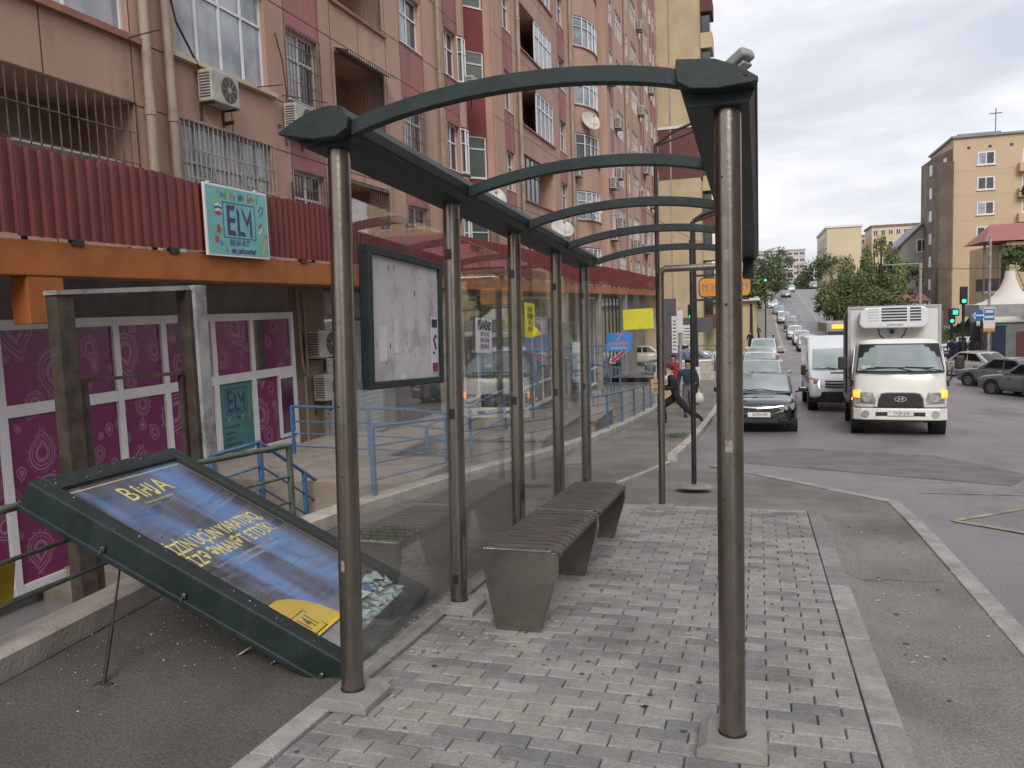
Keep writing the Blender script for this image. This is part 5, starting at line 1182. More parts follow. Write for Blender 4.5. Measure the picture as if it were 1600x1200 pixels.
for k in range(-1, NF):
    b = 6.15+3*k; far = k > 3
    WA.window(.2, 4.6, b, b+1.6, 4, grill='grill' if k < 1 else None)
    # L balcony
    if k == -1:
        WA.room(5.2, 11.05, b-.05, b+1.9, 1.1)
        WA.grill(5.2, 11.05, b-.05, b+1.9, .02, 'grill', A, step=.17)
        mb = MB(); WA.bxx(mb, 9.0, 11.0, b+.98, b+1.02, -.9, -.3); WA.bxx(mb, 9.6, 10.8, b+.6, b+.72, -.6, -.4); WA.bxx(mb, 9.8, 10.7, b+.0, b+.55, -.8, -.35); mb.build('balcony_goods', 'white', A)
        mb = MB(); WA.bxx(mb, 6.6, 7.8, b+.1, b+1.5, -1.095, -1.07); mb.build('inner_window', 'wglass', A)
    else:
        WA.window(5.2, 11.05, b-.05, b+1.9, 5, mat='wglass2' if k % 2 == 0 else 'wglass', d=-.15, transom=.68)
        mb = MB(); WA.bxx(mb, 5.0, 11.2, b-.16, b-.052, .0, .10); mb.build('balcony_ledge', 'trim', A)
    if k == -1:
        WA.window(12.15, 14.9, b-.1, b+1.9, 6, mat='wglass2', fmat='grillw', t=.06, transom=.65, grill='grillw')
        mb = MB(); WA.bxx(mb, 12.75, 13.15, b, b+1.1, -.115, -.10); mb.build('dark_casement', 'wglass', A); mb = MB(); WA.bxx(mb, 14.1, 14.45, b, b+1.0, -.115, -.10); mb.build('dark_casement', 'wglass', A)
    else:
        WA.window(12.15, 14.9, b, b+1.9, 4, mat='wglass2' if k in (0, 2, 5) else 'wglass', transom=.66)
        mb = MB(); WA.bxx(mb, 11.98, 12.149, b, b+1.9, -.10, .02); mb.build('cream_panel', 'beige_panel', A); mb = MB(); WA.bxx(mb, 11.9, 15.05, b-.11, b-.031, .0, .12); mb.build('window_ledge', 'beige_panel', A)
    WA.window(15.68, 16.98, b+.05, b+1.55, 2, d=-.16, transom=.62, grill='grill' if k < 2 else None, curtain=(k == 0))
    WA.window(21.65, 23.1, b, b+1.45, 2, d=-.16, transom=.62, grill='grill' if k < 1 else None, curtain=(k >= 0))
    WA.window(25.05, 26.15, b, b+1.5, 2, d=-.16, transom=.62, curtain=(k == 1))
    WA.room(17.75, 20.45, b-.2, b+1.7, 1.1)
    mb = MB(); WA.bxx(mb, 18.3, 19.3, b+.1, b+1.2, -1.095, -1.05); mb.build('inner_window', 'wglass', A)
    if k in (-1, 0, 1):
        mb = MB(); WA.bxx(mb, 20.38, 20.44, b-.2, b+1.7, -.05, 0); n = 9
        for i in range(n): u = 19.35+i*.12; WA.bxx(mb, u-.007, u+.007, b-.2, b+1.62, -.02, -.006)
        WA.bxx(mb, 17.75, 20.4, b+1.60, b+1.67, -.02, .03); mb.build('balcony_grill', 'grill', A)
    if k == 0:
        mb = MB(); mb.add([WA.p(17.8, b+1.72, .0), WA.p(20.45, b+1.72, .0), WA.p(20.5, b+1.60, .38), WA.p(17.75, b+1.60, .38)], [(0, 1, 2, 3)])
        for i in range(24): u = 17.78+i*.115; WA.bxx(mb, u, u+.05, b+1.53, b+1.60, .375, .385)
        mb.build('awning', 'grillw', A)
    mb = MB(); WA.bxx(mb, 17.6, 20.6, b-.28, b-.202, 0, .07); mb.build('balcony_ledge', 'trim', A)
for u in (11.28, 11.82): WA.pipe(u, 2.3, ZT, .075)
WA.pipe(24.3, 2.3, ZT, .06)
mb = MB(); mb.bx(-9, -4, 0, -.001, 24.9, .0); mb.v = []; mb.f = []; mb.mi = []
# side, back and roof volume
for (x0, y0, x1, y1, th) in ((-22, -2, -11.0, 47.5, A),): 
    mb = MB(); mb.bx(x0+9.6, y0-2, 0, x1+9.6, y1-2, ZT-2.4); mb.build('rear_volume', 'salmon', A)
mb = MB(); mb.bx(-1.4, -4.2, ZT-2.4, .15, 24.9, ZT-2.1); mb.build('parapet', 'trim', A)
for (y, z, lab) in ((13.0, 5.42, 'white air conditioner under the wide white window above the signboard'), (15.75, 5.45, 'boxy air conditioner below the barred narrow window left of the shelter corner')): ac((-9.58, y, z), lab)
ac((-8.28, 13.95, .72), 'air conditioner on the stained wall beside the magenta windows, upper one', s=.95); ac((-8.28, 14.1, -.12), 'air conditioner on the stained wall beside the magenta windows, lower one', s=.9)
mb = MB(); mb.tube([(-8.24, 13.3, 2.05), (-8.22, 13.32, .6), (-8.2, 13.45, .4), (-8.22, 13.5, .6), (-8.24, 13.5, 2.0)], .028, 8); mb.cyl((-8.24, 13.42, .4), (-8.24, 13.42, -1.7), .022); mb.cyl((-8.2, 14.05, -.2), (-8.2, 14.05, -1.7), .05)
tag(mb.build('wall_pipe', 'pipe', smooth=True), 'cream hose and pipes running down the stained wall beside the magenta windows', 'pipe')
mb = MB(); mb.cyl((-9.6, 14.3, 6.08), (-9.0, 14.5, 6.12), .012); mb.cyl((-9.6, 10.9, 6.0), (-8.95, 11.0, 6.1), .012); mb.cyl((-9.6, 15.4, 6.2), (-8.98, 16.2, 6.15), .012)
mb.cyl((-9.6, 13.4, 5.2), (-9.45, 13.45, 5.22), .035); tag(mb.build('wall_brackets', 'rust'), 'rusty line brackets sticking out of the near salmon wall under the windows', 'brackets')
mb = MB(); rr2 = random.Random(3); pts = [(-9.56, 15.2, 7.4), (-9.52, 15.35, 6.9), (-9.5, 15.42, 6.2), (-9.55, 15.4, 5.6)]; mb.tube(pts, .014, 6); mb.tube([(-9.56, 11.5, 9), (-9.45, 12.0, 6.6), (-9.5, 12.6, 6.0)], .02, 6); mb.tube([(-9.55, 15.5, 4.4), (-9.52, 15.45, 3.9), (-9.55, 15.55, 3.3)], .02, 6)
tag(mb.build('hanging_cable', 'cable'), 'loose cables and hoses hanging down the near salmon wall', 'cable')
# rounded glazed balconies between the sections + angled green bay
def curved_balc(T, y0, y1, x, dep, ks, fl0, mats, n=7, zb=0.9):
    for k in ks:
        b = fl0+3*k; mb = MB(); mg = MB(); mf = MB(); mr = MB()
        pts = [(x+dep*math.sin(PI*i/n)**.7 if 0 < i < n else x, y0+(y1-y0)*i/n) for i in range(n+1)]
        B = Vector(T.location)
        for (a, c) in zip(pts, pts[1:]):
            q = lambda p, z, o=0: Vector((p[0]+o, p[1], z))-B
            mb.add([q(a, b-1.45), q(c, b-1.45), q(c, b-.0), q(a, b-.0)], [(0, 1, 2, 3)])
            mg.add([q(a, b, -.04), q(c, b, -.04), q(c, b+1.5, -.04), q(a, b+1.5, -.04)], [(0, 1, 2, 3)])
            mf.cyl(q(a, b), q(a, b+1.5), .035, n=6); mf.cyl(q(a, b+.04), q(c, b+.04), .03, n=6); mf.cyl(q(a, b+1.0), q(c, b+1.0), .025, n=6); mf.cyl(q(a, b+1.47), q(c, b+1.47), .03, n=6)
            mr.cyl(q(a, b-.02, .03), q(c, b-.02, .03), .05, n=6)
        mb.add([Vector((p[0], p[1], b-1.46))-B for p in pts], [tuple(range(n+1))]); mc = MB(); mc.add([Vector((p[0], p[1], b+1.52))-B for p in pts], [tuple(range(n+1))]); mc.build('balcony_cap', 'salmon', T, normals=False)
        bb = mb.build('curved_balcony', 'salmon', T, weld=True); mg.build('balcony_glass', mats[k % len(mats)], bb, normals=False); mf.build('balcony_frame', 'pvc', bb); mr.build('balcony_rail', 'trim', bb)
mb = MB(); mb.add([(0, 24.9, -.1), (-.6, 25.85, -.1), (-.6, 25.85, ZT-2.4), (0, 24.9, ZT-2.4)], [(0, 1, 2, 3)]); mb.build('return_wall', 'salmon', A)
curved_balc(A, 26.25, 26.95, -9.62, .12, range(-1, 9), 6.15, ['wglass', 'wglass3'], n=3)
# ---------------- middle section
Bk = thing('apartment_block', 'middle section of the salmon block with curved balconies and white balcony windows', 'building', (-9.2, 28.9, 0))
# angled bay
Ua = Vector((.80, 1.05, 0)).normalized(); Na = Vector((Ua.y, -Ua.x, 0)); WC = Wall(Bk, (-10.2, 27.85, 0), Ua, Na, 0, 1.32, 2.3, ZT)
mb = MB(); mb.add([(-.28, -.11, 2.3), (.02, -.03, 2.3), (.02, -.03, ZT), (-.28, -.11, ZT)], [(0, 1, 2, 3)]); mb.build('corner_strip', 'salmon', Bk)
for k in range(-1, NF):
    b = 6.3+3*k; WC.hole(.12, 1.12, b, b+1.5, .1)
WC.build('redp', [(1.15, 1.32, 2.3, ZT, 'salmon')])
for k in range(-1, NF): b = 6.3+3*k; WC.window(.12, 1.12, b, b+1.5, 1, mat='wglass3', transom=.7, d=-.06)
WB = Wall(Bk, (-9.2, 0, 0), (0, 1, 0), (1, 0, 0), 28.75, 47.75, 2.3, ZT)
fl = 6.1
for k in range(-1, NF):
    b = fl+3.02*k
    WB.hole(30.2, 31.25, b, b+1.5, .2); WB.hole(32.5, 37.9, b-.1, b+1.75, 1.0); WB.hole(39.2, 40.55, b, b+1.5, .2)
colr = []
for k in range(-1, NF):
    b = fl+3.02*k; colr += [(30.1, 31.35, b+1.5, b+3.02, 'maroonp'), (39.1, 40.65, b+1.5, b+3.02, 'maroonp')]
WB.build('salmon', colr); WB.joints([30.1, 31.35, 34, 36, 38.2, 39.1, 40.65], [fl-.55+3.02*k for k in range(-1, NF)])
for k in range(-1, NF):
    b = fl+3.02*k
    WB.window(30.2, 31.25, b, b+1.5, 2, d=-.15, transom=.62, curtain=k % 2); WB.window(39.2, 40.55, b, b+1.5, 2, d=-.15, transom=.62)
    WB.room(32.5, 37.9, b-.1, b+1.75, 1.0)
    if k in (-1,): WB.window(32.5, 37.9, b-.1, b+1.75, 6, d=-.1, fmat='grill', transom=.6)
    elif k == 0: WB.window(32.5, 35.3, b-.1, b+1.75, 4, d=-.1, fmat='grill', transom=.6)
    else: WB.window(35.0, 37.9, b-.1, b+1.75, 4, d=-.05, mat='wglass2' if k % 2 == 0 else 'wglass', transom=.68, t=.07)
    mb = MB(); WB.bxx(mb, 32.3, 38.1, b-.17, b-.102, 0, .08); mb.build('balcony_ledge', 'trim', Bk)
WB.pipe(32.0, 2.3, ZT, .075); WB.pipe(41.6, 2.3, ZT, .075)
curved_balc(Bk, 42.8, 47.2, -9.22, .75, range(-1, 9), 6.1, ['wglass2', 'wglass', 'wglass2'], n=8)
mb = MB(); mb.bx(-1.0, -1, 0, .0, 18.7, .0); mb.v = []; mb.f = []; mb.mi = []
mb = MB(); mb.bx(-1.4, -.6, ZT, .15, 18.7, ZT+.3); mb.build('parapet', 'trim', Bk)
# ---------------- far section
Dk = thing('apartment_block', 'far section of the salmon block stepping forward beside the beige tower', 'building', (-8.35, 47.7, 0))
mb = MB(); mb.bx(-10, .0, 2.3, -.22, 26, ZT+4); mb.build('rear_volume', 'salmon2', Dk)
mb = MB(); mb.add([(-1.6, -.02, 2.3), (0, -.02, 2.3), (0, -.02, ZT+4), (-1.6, -.02, ZT+4)], [(0, 1, 2, 3)]); mb.build('end_wall', 'salmon2', Dk)
WD = Wall(Dk, (-8.35, 0, 0), (0, 1, 0), (1, 0, 0), 47.7, 72.5, 2.3, ZT+4)
cs = [(48.8, 49.9, 'w'), (51.2, 53.6, 'b'), (55.0, 56.2, 'g'), (57.5, 60.2, 'b'), (61.5, 62.6, 'w'), (64, 66.5, 'b'), (68, 69.2, 'w'), (70, 71.2, 'w')]
for k in range(-1, 10):
    b = 6.0+3*k
    for a, c, t_ in cs: WD.hole(a, c, b, b+1.5+(.1 if t_ == 'b' else 0), .15)
colr = [(a-.1, c+.1, 6.0+3*k+1.6, 9.0+3*k, 'maroonp') for k in range(-1, 10) for a, c, t_ in cs if t_ == 'w']
WD.build('salmon', colr)
for k in range(-1, 10):
    b = 6.0+3*k
    for i, (a, c, t_) in enumerate(cs): WD.window(a, c, b, b+1.5+(.1 if t_ == 'b' else 0), 2 if t_ != 'b' else 4, d=-.08, mat='wglass2' if (k+i) % 3 == 0 else 'wglass', transom=.65, sill=(t_ == 'w'))
WD.pipe(54.3, 2.3, ZT+4, .08); WD.pipe(63.3, 2.3, ZT+4, .08)
# air conditioners further along, each by its column and storey
FN = ['first', 'second', 'third', 'fourth', 'fifth', 'sixth', 'seventh', 'eighth', 'ninth', 'tenth', 'eleventh']
for y, z, lab in ((26.3, 8.9, 'air conditioner beside the green-glassed corner bay of the salmon block, third row of windows'),):
    ac((-9.55, y+.75, z), lab)
for i, (y, k) in enumerate(((35.2, -1), (39.8, 0), (42.3, -1), (42.4, 1))):
    ac((-9.18, y, 6.0+3.02*k-.75), 'air conditioner on the middle salmon section, %s storey, %s' % (FN[k+1], ['under the barred balcony', 'under the narrow window', 'at the foot of the second drainpipe', 'high by the second drainpipe'][i]))
nac = 0
for c_, (y, ks) in enumerate(((48.2, (0, 1, 3)), (50.5, (1, 2, 0)), (56.8, (0, 2, 4, 6)), (60.9, (1, 3, 5, 8)), (63.0, (0, 2)), (67.2, (1, 4, 7, 9)))):
    for k in ks:
        ac((-8.33, y, 6.0+3*k-.7+.9*(c_ % 2)), 'air conditioner on the far salmon section, %s column from the camera, %s storey' % (FN[c_], FN[k+1]), s=1.15)
dish((-8.9, 27.3, 5.3), 'large pale satellite dish above the shelter beam on the near salmon wall', -.9, .5, 1.1)
dish((-8.5, 36.0, 4.9), 'largest satellite dish, tilted, below the middle section balconies', -1.0, .75, 1.25)
dish((-8.6, 43.5, 11.2), 'rusty cream satellite dish on the curved balcony', -.8, .5, 1.3)
dish((-8.4, 43.0, 6.6), 'white satellite dish under the second curved balcony', -.4, .7, 1.1)
# ---------------- beige tower behind
T = thing('tower_block', 'tall beige tower block with dark maroon bands behind the salmon block', 'building', (-9.4, 73.5, -3))
mb = MB(); mb.bx(-8, 0, 0, 4.6, 16, 60); mb.build('wall', 'cream2', T)
for z0, z1 in ((15.3, 19.6), (32.5, 37.0), (50, 54)):
    mb = MB(); mb.bx(0.6, -.04, z0, 4.63, 3, z1); mb.bx(4.59, -.03, z0, 4.68, 12, z1); mb.build('band', 'brownred', T); mb = MB(); mb.bx(.55, -.12, z1+.01, 4.75, 3, z1+.22); mb.build('cornice', 'white', T)
mb = MB(); mb.bx(2.0, -.06, 0, 2.12, -.001, 60); mb.build('drainpipe', 'pipe', T)
for k in range(18):
    mb = MB(); mb.bx(.2, -.05, 2+3.1*k, 1.0, .02, 3.6+3.1*k); w_ = mb.build('window', 'wglass2', T)
    mb = MB(); mb.bx(4.55, 2.2, 2+3.1*k, 5.6, 5.4, 3.3+3.1*k); mb.build('balcony', 'cream' if k % 3 else 'brownred', T); mb = MB(); mb.bx(4.5, 2.4, 3.31+3.1*k, 5.4, 5.2, 4.8+3.1*k); mb.build('window', 'wglass', T)
# ------------------------------------------------------------------ vehicles (front faces local -Y, origin on the ground under the middle)
def loft(stations, mat, name, parent, subs=1):
    """stations: (y, half-width, zb, zt) -> closed smooth body shell"""
    mb = MB(); n = None; vs = []
    for (y, w, zb, zt_) in stations:
        h = zt_-zb
        half = [(0, zb), (w*.82, zb), (w*.96, zb+.10*h), (w, zb+.38*h), (w*.985, zb+.66*h), (w*.93, zt_-.05), (w*.80, zt_), (w*.4, zt_+.022), (0, zt_+.03)]
        r = half+[(-x, z) for x, z in half[-2:0:-1]]; n = len(r); vs += [(x, y, z) for x, z in r]
    m = len(stations); fs = [(j*n+i, j*n+(i+1) % n, (j+1)*n+(i+1) % n, (j+1)*n+i) for j in range(m-1) for i in range(n)]
    fs += [tuple(range(n-1, -1, -1)), tuple(range((m-1)*n, m*n))]
    mb.add(vs, fs); return mb.build(name, mat, parent, smooth=True, subs=subs)
def wheel(t, x, y, r, w, side, rim=True):
    mb = MB(); mb.cyl((x-side*w/2, y, r), (x+side*w/2, y, r), r, n=28); o = mb.build('wheel', 'tyre', t, bevel=.015)
    if rim:
        mb = MB(); mb.cyl((x+side*(w/2-.01), y, r), (x+side*(w/2+.006), y, r), r*.62, n=24); q = mb.build('rim', 'rim', o)
        mb = MB()
        for k in range(5): a = 2*PI*k/5+.3; mb.cyl((x+side*(w/2+.0065), y+r*.40*math.cos(a), r+r*.40*math.sin(a)), (x+side*(w/2+.008), y+r*.40*math.cos(a), r+r*.40*math.sin(a)), r*.11, n=10)
        mb.build('rim_hole', 'blackpl', q)
def body_kit(t, L, W, belt, roofz, pm_, y_ws0, y_ws1, y_rw1, y_rw0, hoodz, trunkz, detail=2, glass='cglass', rails=False, wr=.31, estate=False, tw=.80, grille='chrome', lamps='lens', amber=False, clear=.2):
    f, r = -L/2, L/2; w = W/2
    st = [(f, w*.62, clear+.16, hoodz*.74), (f+.07, w*.86, clear+.02, hoodz*.83), (f+.3, w*.97, clear, hoodz*.93), (f+.75, w, clear, hoodz*.985), (y_ws0+.05, w, clear, belt), (0, w*1.005, clear, belt+.01), (y_rw0-.1, w, clear, belt+.02), (r-.45, w*.985, clear, trunkz), (r-.1, w*.9, clear+.03, trunkz-.04), (r, w*.72, clear+.16, trunkz-.2)]
    st.sort(key=lambda s: s[0])
    b = loft(st, pm_, 'body', t)
    # cabin shell
    bw, tw_ = w*.90, w*tw
    mb = MB(); zb = belt-.04
    n = 8
    P8 = [(-bw, y_ws0, zb), (bw, y_ws0, zb), (bw, y_rw0, zb), (-bw, y_rw0, zb), (-tw_, y_ws1, roofz-.04), (tw_, y_ws1, roofz-.04), (tw_, y_rw1, roofz-.05), (-tw_, y_rw1, roofz-.05)]
    ym = (y_ws1+y_rw1)/2
    P8 += [(-tw_*.96, ym, roofz-.005), (tw_*.96, ym, roofz-.005), (0, y_ws1-.04, roofz-.01), (0, ym, roofz+.025), (0, y_rw1+.03, roofz-.02), (0, y_ws0-.09, zb)]
    mb.add(P8, [(0, 13, 10, 4), (13, 1, 5, 10), (2, 3, 7, 12, 6), (0, 4, 8, 7, 3), (1, 2, 6, 9, 5), (4, 10, 11, 8), (10, 5, 9, 11), (8, 11, 12, 7), (11, 9, 6, 12), (0, 3, 2, 1, 13)])
    mb.build('roof', pm_, t, smooth=True, bevel=.05, seg=3, angle=20)
    def lerp(a, b, k): return Vector(a)*(1-k)+Vector(b)*k
    def face(a, b, c, d, m0, m1, m2, m3, off, name, mat, bulge=.0):
        a, b, c, d = map(Vector, (a, b, c, d))
        p = lambda u, v: a*(1-u)*(1-v)+b*u*(1-v)+c*u*v+d*(1-u)*v
        q = [p(m0, m1), p(m2, m1), p(m2, m3), p(m0, m3)]; nr = (q[1]-q[0]).cross(q[3]-q[0]).normalized()
        q = [v+nr*off for v in q]; mb = MB(); mb.slab(q, .012, 8, 4, bulge); return mb.build(name, mat, t, smooth=True, angle=50)
    ctr = (0, y_ws0-.09, zb); ctrt = (0, y_ws1-.04, roofz-.01)
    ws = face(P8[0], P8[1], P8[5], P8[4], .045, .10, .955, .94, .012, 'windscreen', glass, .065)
    face(P8[2], P8[3], P8[7], P8[6], .08, .16, .92, .9, .014, 'rear_window', 'cglassd', .03)
    for s_ in (1, -1):
        q = (P8[1], P8[2], P8[6], P8[5]) if s_ > 0 else (P8[3], P8[0], P8[4], P8[7])
        face(*q, .10, .16, .48, .90, .014, 'side_window', 'cglassd'); face(*q, .52, .16, .88, .90, .014, 'side_window', 'cglassd')
    ya = f+.82; yb = r-.92
    for s_ in (1, -1):
        for yy_ in (ya, yb):
            mb = MB(); mb.cyl((s_*(w-.25), yy_, wr+.02), (s_*(w+.004), yy_, wr+.02), wr+.06, n=28); mb.build('wheel_arch', 'blackpl', t)
            wheel(t, s_*(w-.10), yy_, wr, .22, s_, detail > 0)
    if detail:
        zf = hoodz*.74
        # grille, lamps, bumper intake, plate
        mb = MB(); mb.slab([(-.40, f-.015, zf-.155), (.40, f-.015, zf-.155), (.46, f-.005, zf-.01), (-.46, f-.005, zf-.01)], .08, 8, 2, .015); mb.build('grille', 'blackpl', t)
        mb = MB(); mb.tube([(-.55, f+.02, zf+.03), (-.3, f-.028, zf-.01), (0, f-.045, zf-.025), (.3, f-.028, zf-.01), (.55, f+.02, zf+.03)], .024, 8); mb.build('grille_bar', grille, t, smooth=True)
        mb = MB(); mb.tube([(-.5, f+.0, zf-.10), (-.3, f-.02, zf-.165), (0, f-.03, zf-.185), (.3, f-.02, zf-.165), (.5, f+.0, zf-.10)], .010, 6); mb.build('grille_bar', grille, t, smooth=True)
        for s_ in (1, -1):
            mb = MB(); q = [(s_*.50, f+.005, zf-.12), (s_*(w*.9), f+.18, zf-.06), (s_*(w*.93), f+.25, zf+.09), (s_*.52, f+.02, zf+.04)]
            if s_ < 0: q = [q[1], q[0], q[3], q[2]]
            mb.slab(q, .07, 6, 3, .03); hl = mb.build('headlight', lamps, t, smooth=True, angle=60)
            mb = MB(); mb.cyl((s_*.62, f+.06, zf-.02), (s_*.62, f-.002, zf-.02), .048, n=16); mb.build('lamp_bulb', 'chrome', hl)
            mb = MB(); mb.tube([(s_*(w-.02), y_ws0+.14, belt+.0), (s_*(w+.10), y_ws0+.12, belt+.04)], .02, 6)
            mi = mb.build('mirror', pm_ if detail > 1 else 'blackpl', t); mb = MB(); mb.box((s_*(w+.15), y_ws0+.11, belt+.07), (.20, .09, .13)); mb.build('mirror_cap', pm_, mi, bevel=.03, seg=3)
            mb = MB(); mb.slab([(s_*(w*.55), r+.0, trunkz-.24), (s_*(w*.88), r-.06, trunkz-.22), (s_*(w*.9), r-.08, trunkz-.08), (s_*(w*.55), r-.01, trunkz-.09)][::s_], .06, 3, 2, .02); mb.build('tail_light', 'redlens', t)
            mb = MB(); mb.bx(s_*.48, f+.01, clear+.10, s_*.66, f+.03, clear+.17); mb.build('fog_lamp', 'blackpl', t)
        mb = MB(); mb.bx(-.44, f+.005, clear+.06, .44, f+.06, clear+.16); mb.build('air_intake', 'blackpl', t, bevel=.01)
        mb = MB(); mb.bx(-.26, f-.052, zf-.235+.0, .26, f-.03, zf-.235+.115); mb.build('number_plate', 'plate', t, bevel=.004)
        # wipers at the foot of the screen
        mb = MB(); za = belt+.03; mb.tube([(-.05, y_ws0-.10, za), (-.35, y_ws0-.03, za+.035), (-.62, y_ws0-.015, za+.03)], .011, 6); mb.tube([(.35, y_ws0-.09, za), (.05, y_ws0-.05, za+.05), (-.2, y_ws0-.06, za+.04)], .011, 6); mb.build('wiper', 'blackpl', t)
        for s_ in (1, -1):
            mb = MB()
            mb.bx(s_*(w-.002), -.02, clear+.15, s_*(w+.004), -.008, belt-.05); mb.bx(s_*(w-.01), y_ws0+.35, belt-.16, s_*(w+.018), y_ws0+.5, belt-.135); mb.build('door_seam', 'blackpl', t)
        # pillars / sills trim
        mb = MB(); mb.bx(-w*.7, r-.05, clear+.02, w*.7, r+.012, clear+.12); mb.build('rear_trim', 'blackpl', t, bevel=.02)
        mb = MB(); mb.bx(-.26, r-.02, trunkz-.36, .26, r+.02, trunkz-.25); mb.build('rear_plate', 'plate', t)
        mb = MB(); mb.tube([(-w*.6, r-.05, trunkz-.20), (0, r+.012, trunkz-.205), (w*.6, r-.05, trunkz-.20)], .012, 6); mb.build('boot_seam', 'blackpl', t)
    if rails:
        for s_ in (1, -1):
            mb = MB(); mb.tube([(s_*tw_*.9, y_ws1+.1, roofz+.0), (s_*tw_*.9, y_ws1+.2, roofz+.06), (s_*tw_*.9, y_rw1-.2, roofz+.06), (s_*tw_*.9, y_rw1-.1, roofz+.0)], .018, 6); mb.build('roof_rail', 'blackpl', t, smooth=True)
    return t
def gslope(x, y, rz, L=3.0):
    f = Vector((math.sin(rz), -math.cos(rz))); a = zt(x-f.x*L/2, y-f.y*L/2); b = zt(x+f.x*L/2, y+f.y*L/2)
    return math.atan2(a-b, L)
def place(o, x, y, rz=0, h=-.098):
    pitch = gslope(x, y, rz); o.location = (x, y, zt(x, y)+h)
    o.rotation_euler = (Matrix.Rotation(rz, 4, 'Z') @ Matrix.Rotation(pitch, 4, 'X')).to_euler(); return o
def sedan(label, pm_, detail=2, cat='car', **k):
    t = thing('sedan_car', label, cat); a = dict(L=4.5, W=1.75, belt=.93, roofz=1.43, y_ws0=-1.05, y_ws1=-.30, y_rw1=.85, y_rw0=1.62, hoodz=.86, trunkz=.98, detail=detail); a.update(k); return body_kit(t, pm_=pm_, **a)
def suv(label, pm_, detail=2, **k):
    t = thing('estate_car', label, 'car'); a = dict(L=4.4, W=1.80, belt=1.02, roofz=1.62, y_ws0=-1.15, y_ws1=-.50, y_rw1=1.75, y_rw0=2.02, hoodz=.98, trunkz=1.05, detail=detail, wr=.34, rails=True); a.update(k); return body_kit(t, pm_=pm_, **a)
# black saloon at the kerb
cv = sedan('black saloon parked at the kerb with chrome winged grille and white plate', 'pblack', y_ws0=-1.30, y_ws1=-.42, hoodz=.86, belt=.96, L=4.5, W=1.76); place(cv, .02, 22.35, math.radians(-1.0))
mb = MB(); ring(mb, (0, -2.31, .615), (1, 0, 0), (0, 0, 1), .13, .105, .014); mb.add([(x, -2.311, z) for x, z in ((-.035, .585), (-.02, .585), (-.02, .605), (.02, .605), (.02, .585), (.035, .585), (.04, .645), (.022, .645), (.02, .622), (-.02, .622), (-.022, .645), (-.04, .645))], [tuple(range(12))]); mb.build('badge', 'chrome', cv)
mb = MB(); put_text(mb, '20·EW·695', .095, (.02, -2.3035, .457), (1, 0, 0), (0, 0, 1), sx=.82, off=.001); mb.build('plate_number', 'ink', [c for c in kids(cv) if c.name.startswith('number_plate')][0])
s2 = suv('silver estate car parked directly behind the black saloon', 'psilver', roofz=1.55, L=4.3); place(s2, .02, 33.2)
s3 = sedan('white saloon parked third in the kerbside row', 'pwhite2', roofz=1.45, L=4.4); place(s3, -.02, 43.6)
s4 = sedan('cream saloon parked fourth in the kerbside row', 'pbeige', roofz=1.45); place(s4, .0, 51)
s5 = suv('tall white four-wheel-drive with black mirrors, last of the kerbside row', 'pwhite2', roofz=1.78, belt=1.12, hoodz=1.05, L=4.6, W=1.85); place(s5, .25, 57.5)

# ---- white refrigerated lorry
tk = thing('box_truck', 'white refrigerated box lorry with lit amber indicators and roof cooling unit', 'lorry')
def cabloft():
    mb = MB(); vs = []; n = None
    # horizontal rings going up: (z, half width front, half width rear, y front, y rear)
    R_ = [(.40, .93, .96, .10, 1.65), (.62, .985, .985, .02, 1.65), (.80, .99, .99, .0, 1.65), (1.05, .985, .99, .0, 1.65), (1.30, .965, .985, .03, 1.65), (1.44, .945, .98, .07, 1.65), (1.75, .90, .95, .24, 1.65), (2.08, .845, .90, .42, 1.65), (2.19, .80, .86, .52, 1.62), (2.235, .60, .70, .70, 1.5)]
    for (z, wf, wr_, yf, yr) in R_:
        half = [(0, yf-.07), (wf*.5, yf-.05), (wf*.86, yf+.02), (wf*.985, yf+.13), (wr_, yf+.32), (wr_, (yf+yr)/2+.1), (wr_, yr), (wr_*.5, yr), (0, yr)]
        r = half+[(-x, y) for x, y in half[-2:0:-1]]; n = len(r); vs += [(x, y, z) for x, y in r]
    fs = [(j*n+i, j*n+(i+1) % n, (j+1)*n+(i+1) % n, (j+1)*n+i) for j in range(len(R_)-1) for i in range(n)]+[tuple(range(n-1, -1, -1)), tuple(range((len(R_)-1)*n, len(R_)*n))]
    mb.add(vs, fs); return mb.build('cab', 'pwhite', tk, smooth=True, subs=1)
cab = cabloft()
mb = MB(); q = [(-.885, .055, 1.47), (.885, .055, 1.47), (.80, .375, 2.06), (-.80, .375, 2.06)]
def curved(q, dep, n=16, m=6, th=.012, back=.16):
    mb = MB(); vs = []
    q = [Vector(a) for a in q]
    for l in (0, 1):
        for j in range(m+1):
            for i in range(n+1):
                u, v = i/n, j/m; p = q[0]*(1-u)*(1-v)+q[1]*u*(1-v)+q[2]*u*v+q[3]*(1-u)*v
                e = abs(2*u-1); p.y += -.105+back*e**3.2+l*th; vs.append(p)
    k = (n+1)*(m+1); fs = []
    for j in range(m):
        for i in range(n): a = j*(n+1)+i; fs += [(a, a+1, a+n+2, a+n+1), (k+a, k+a+n+1, k+a+n+2, k+a+1)]
    for i in range(n): fs += [(i+1, i, k+i, k+i+1)]; a = m*(n+1)+i; fs += [(a, a+1, k+a+1, k+a)]
    for j in range(m): a = j*(n+1); fs += [(a, a+n+1, k+a+n+1, k+a)]; a += n; fs += [(a+n+1, a, k+a, k+a+n+1)]
    mb.add(vs, fs); return mb
curved([(-.915, .03, 1.44), (.915, .03, 1.44), (.83, .372, 2.095), (-.83, .372, 2.095)], 0, back=.21).build('windscreen_seal', 'blackpl', tk, smooth=True)
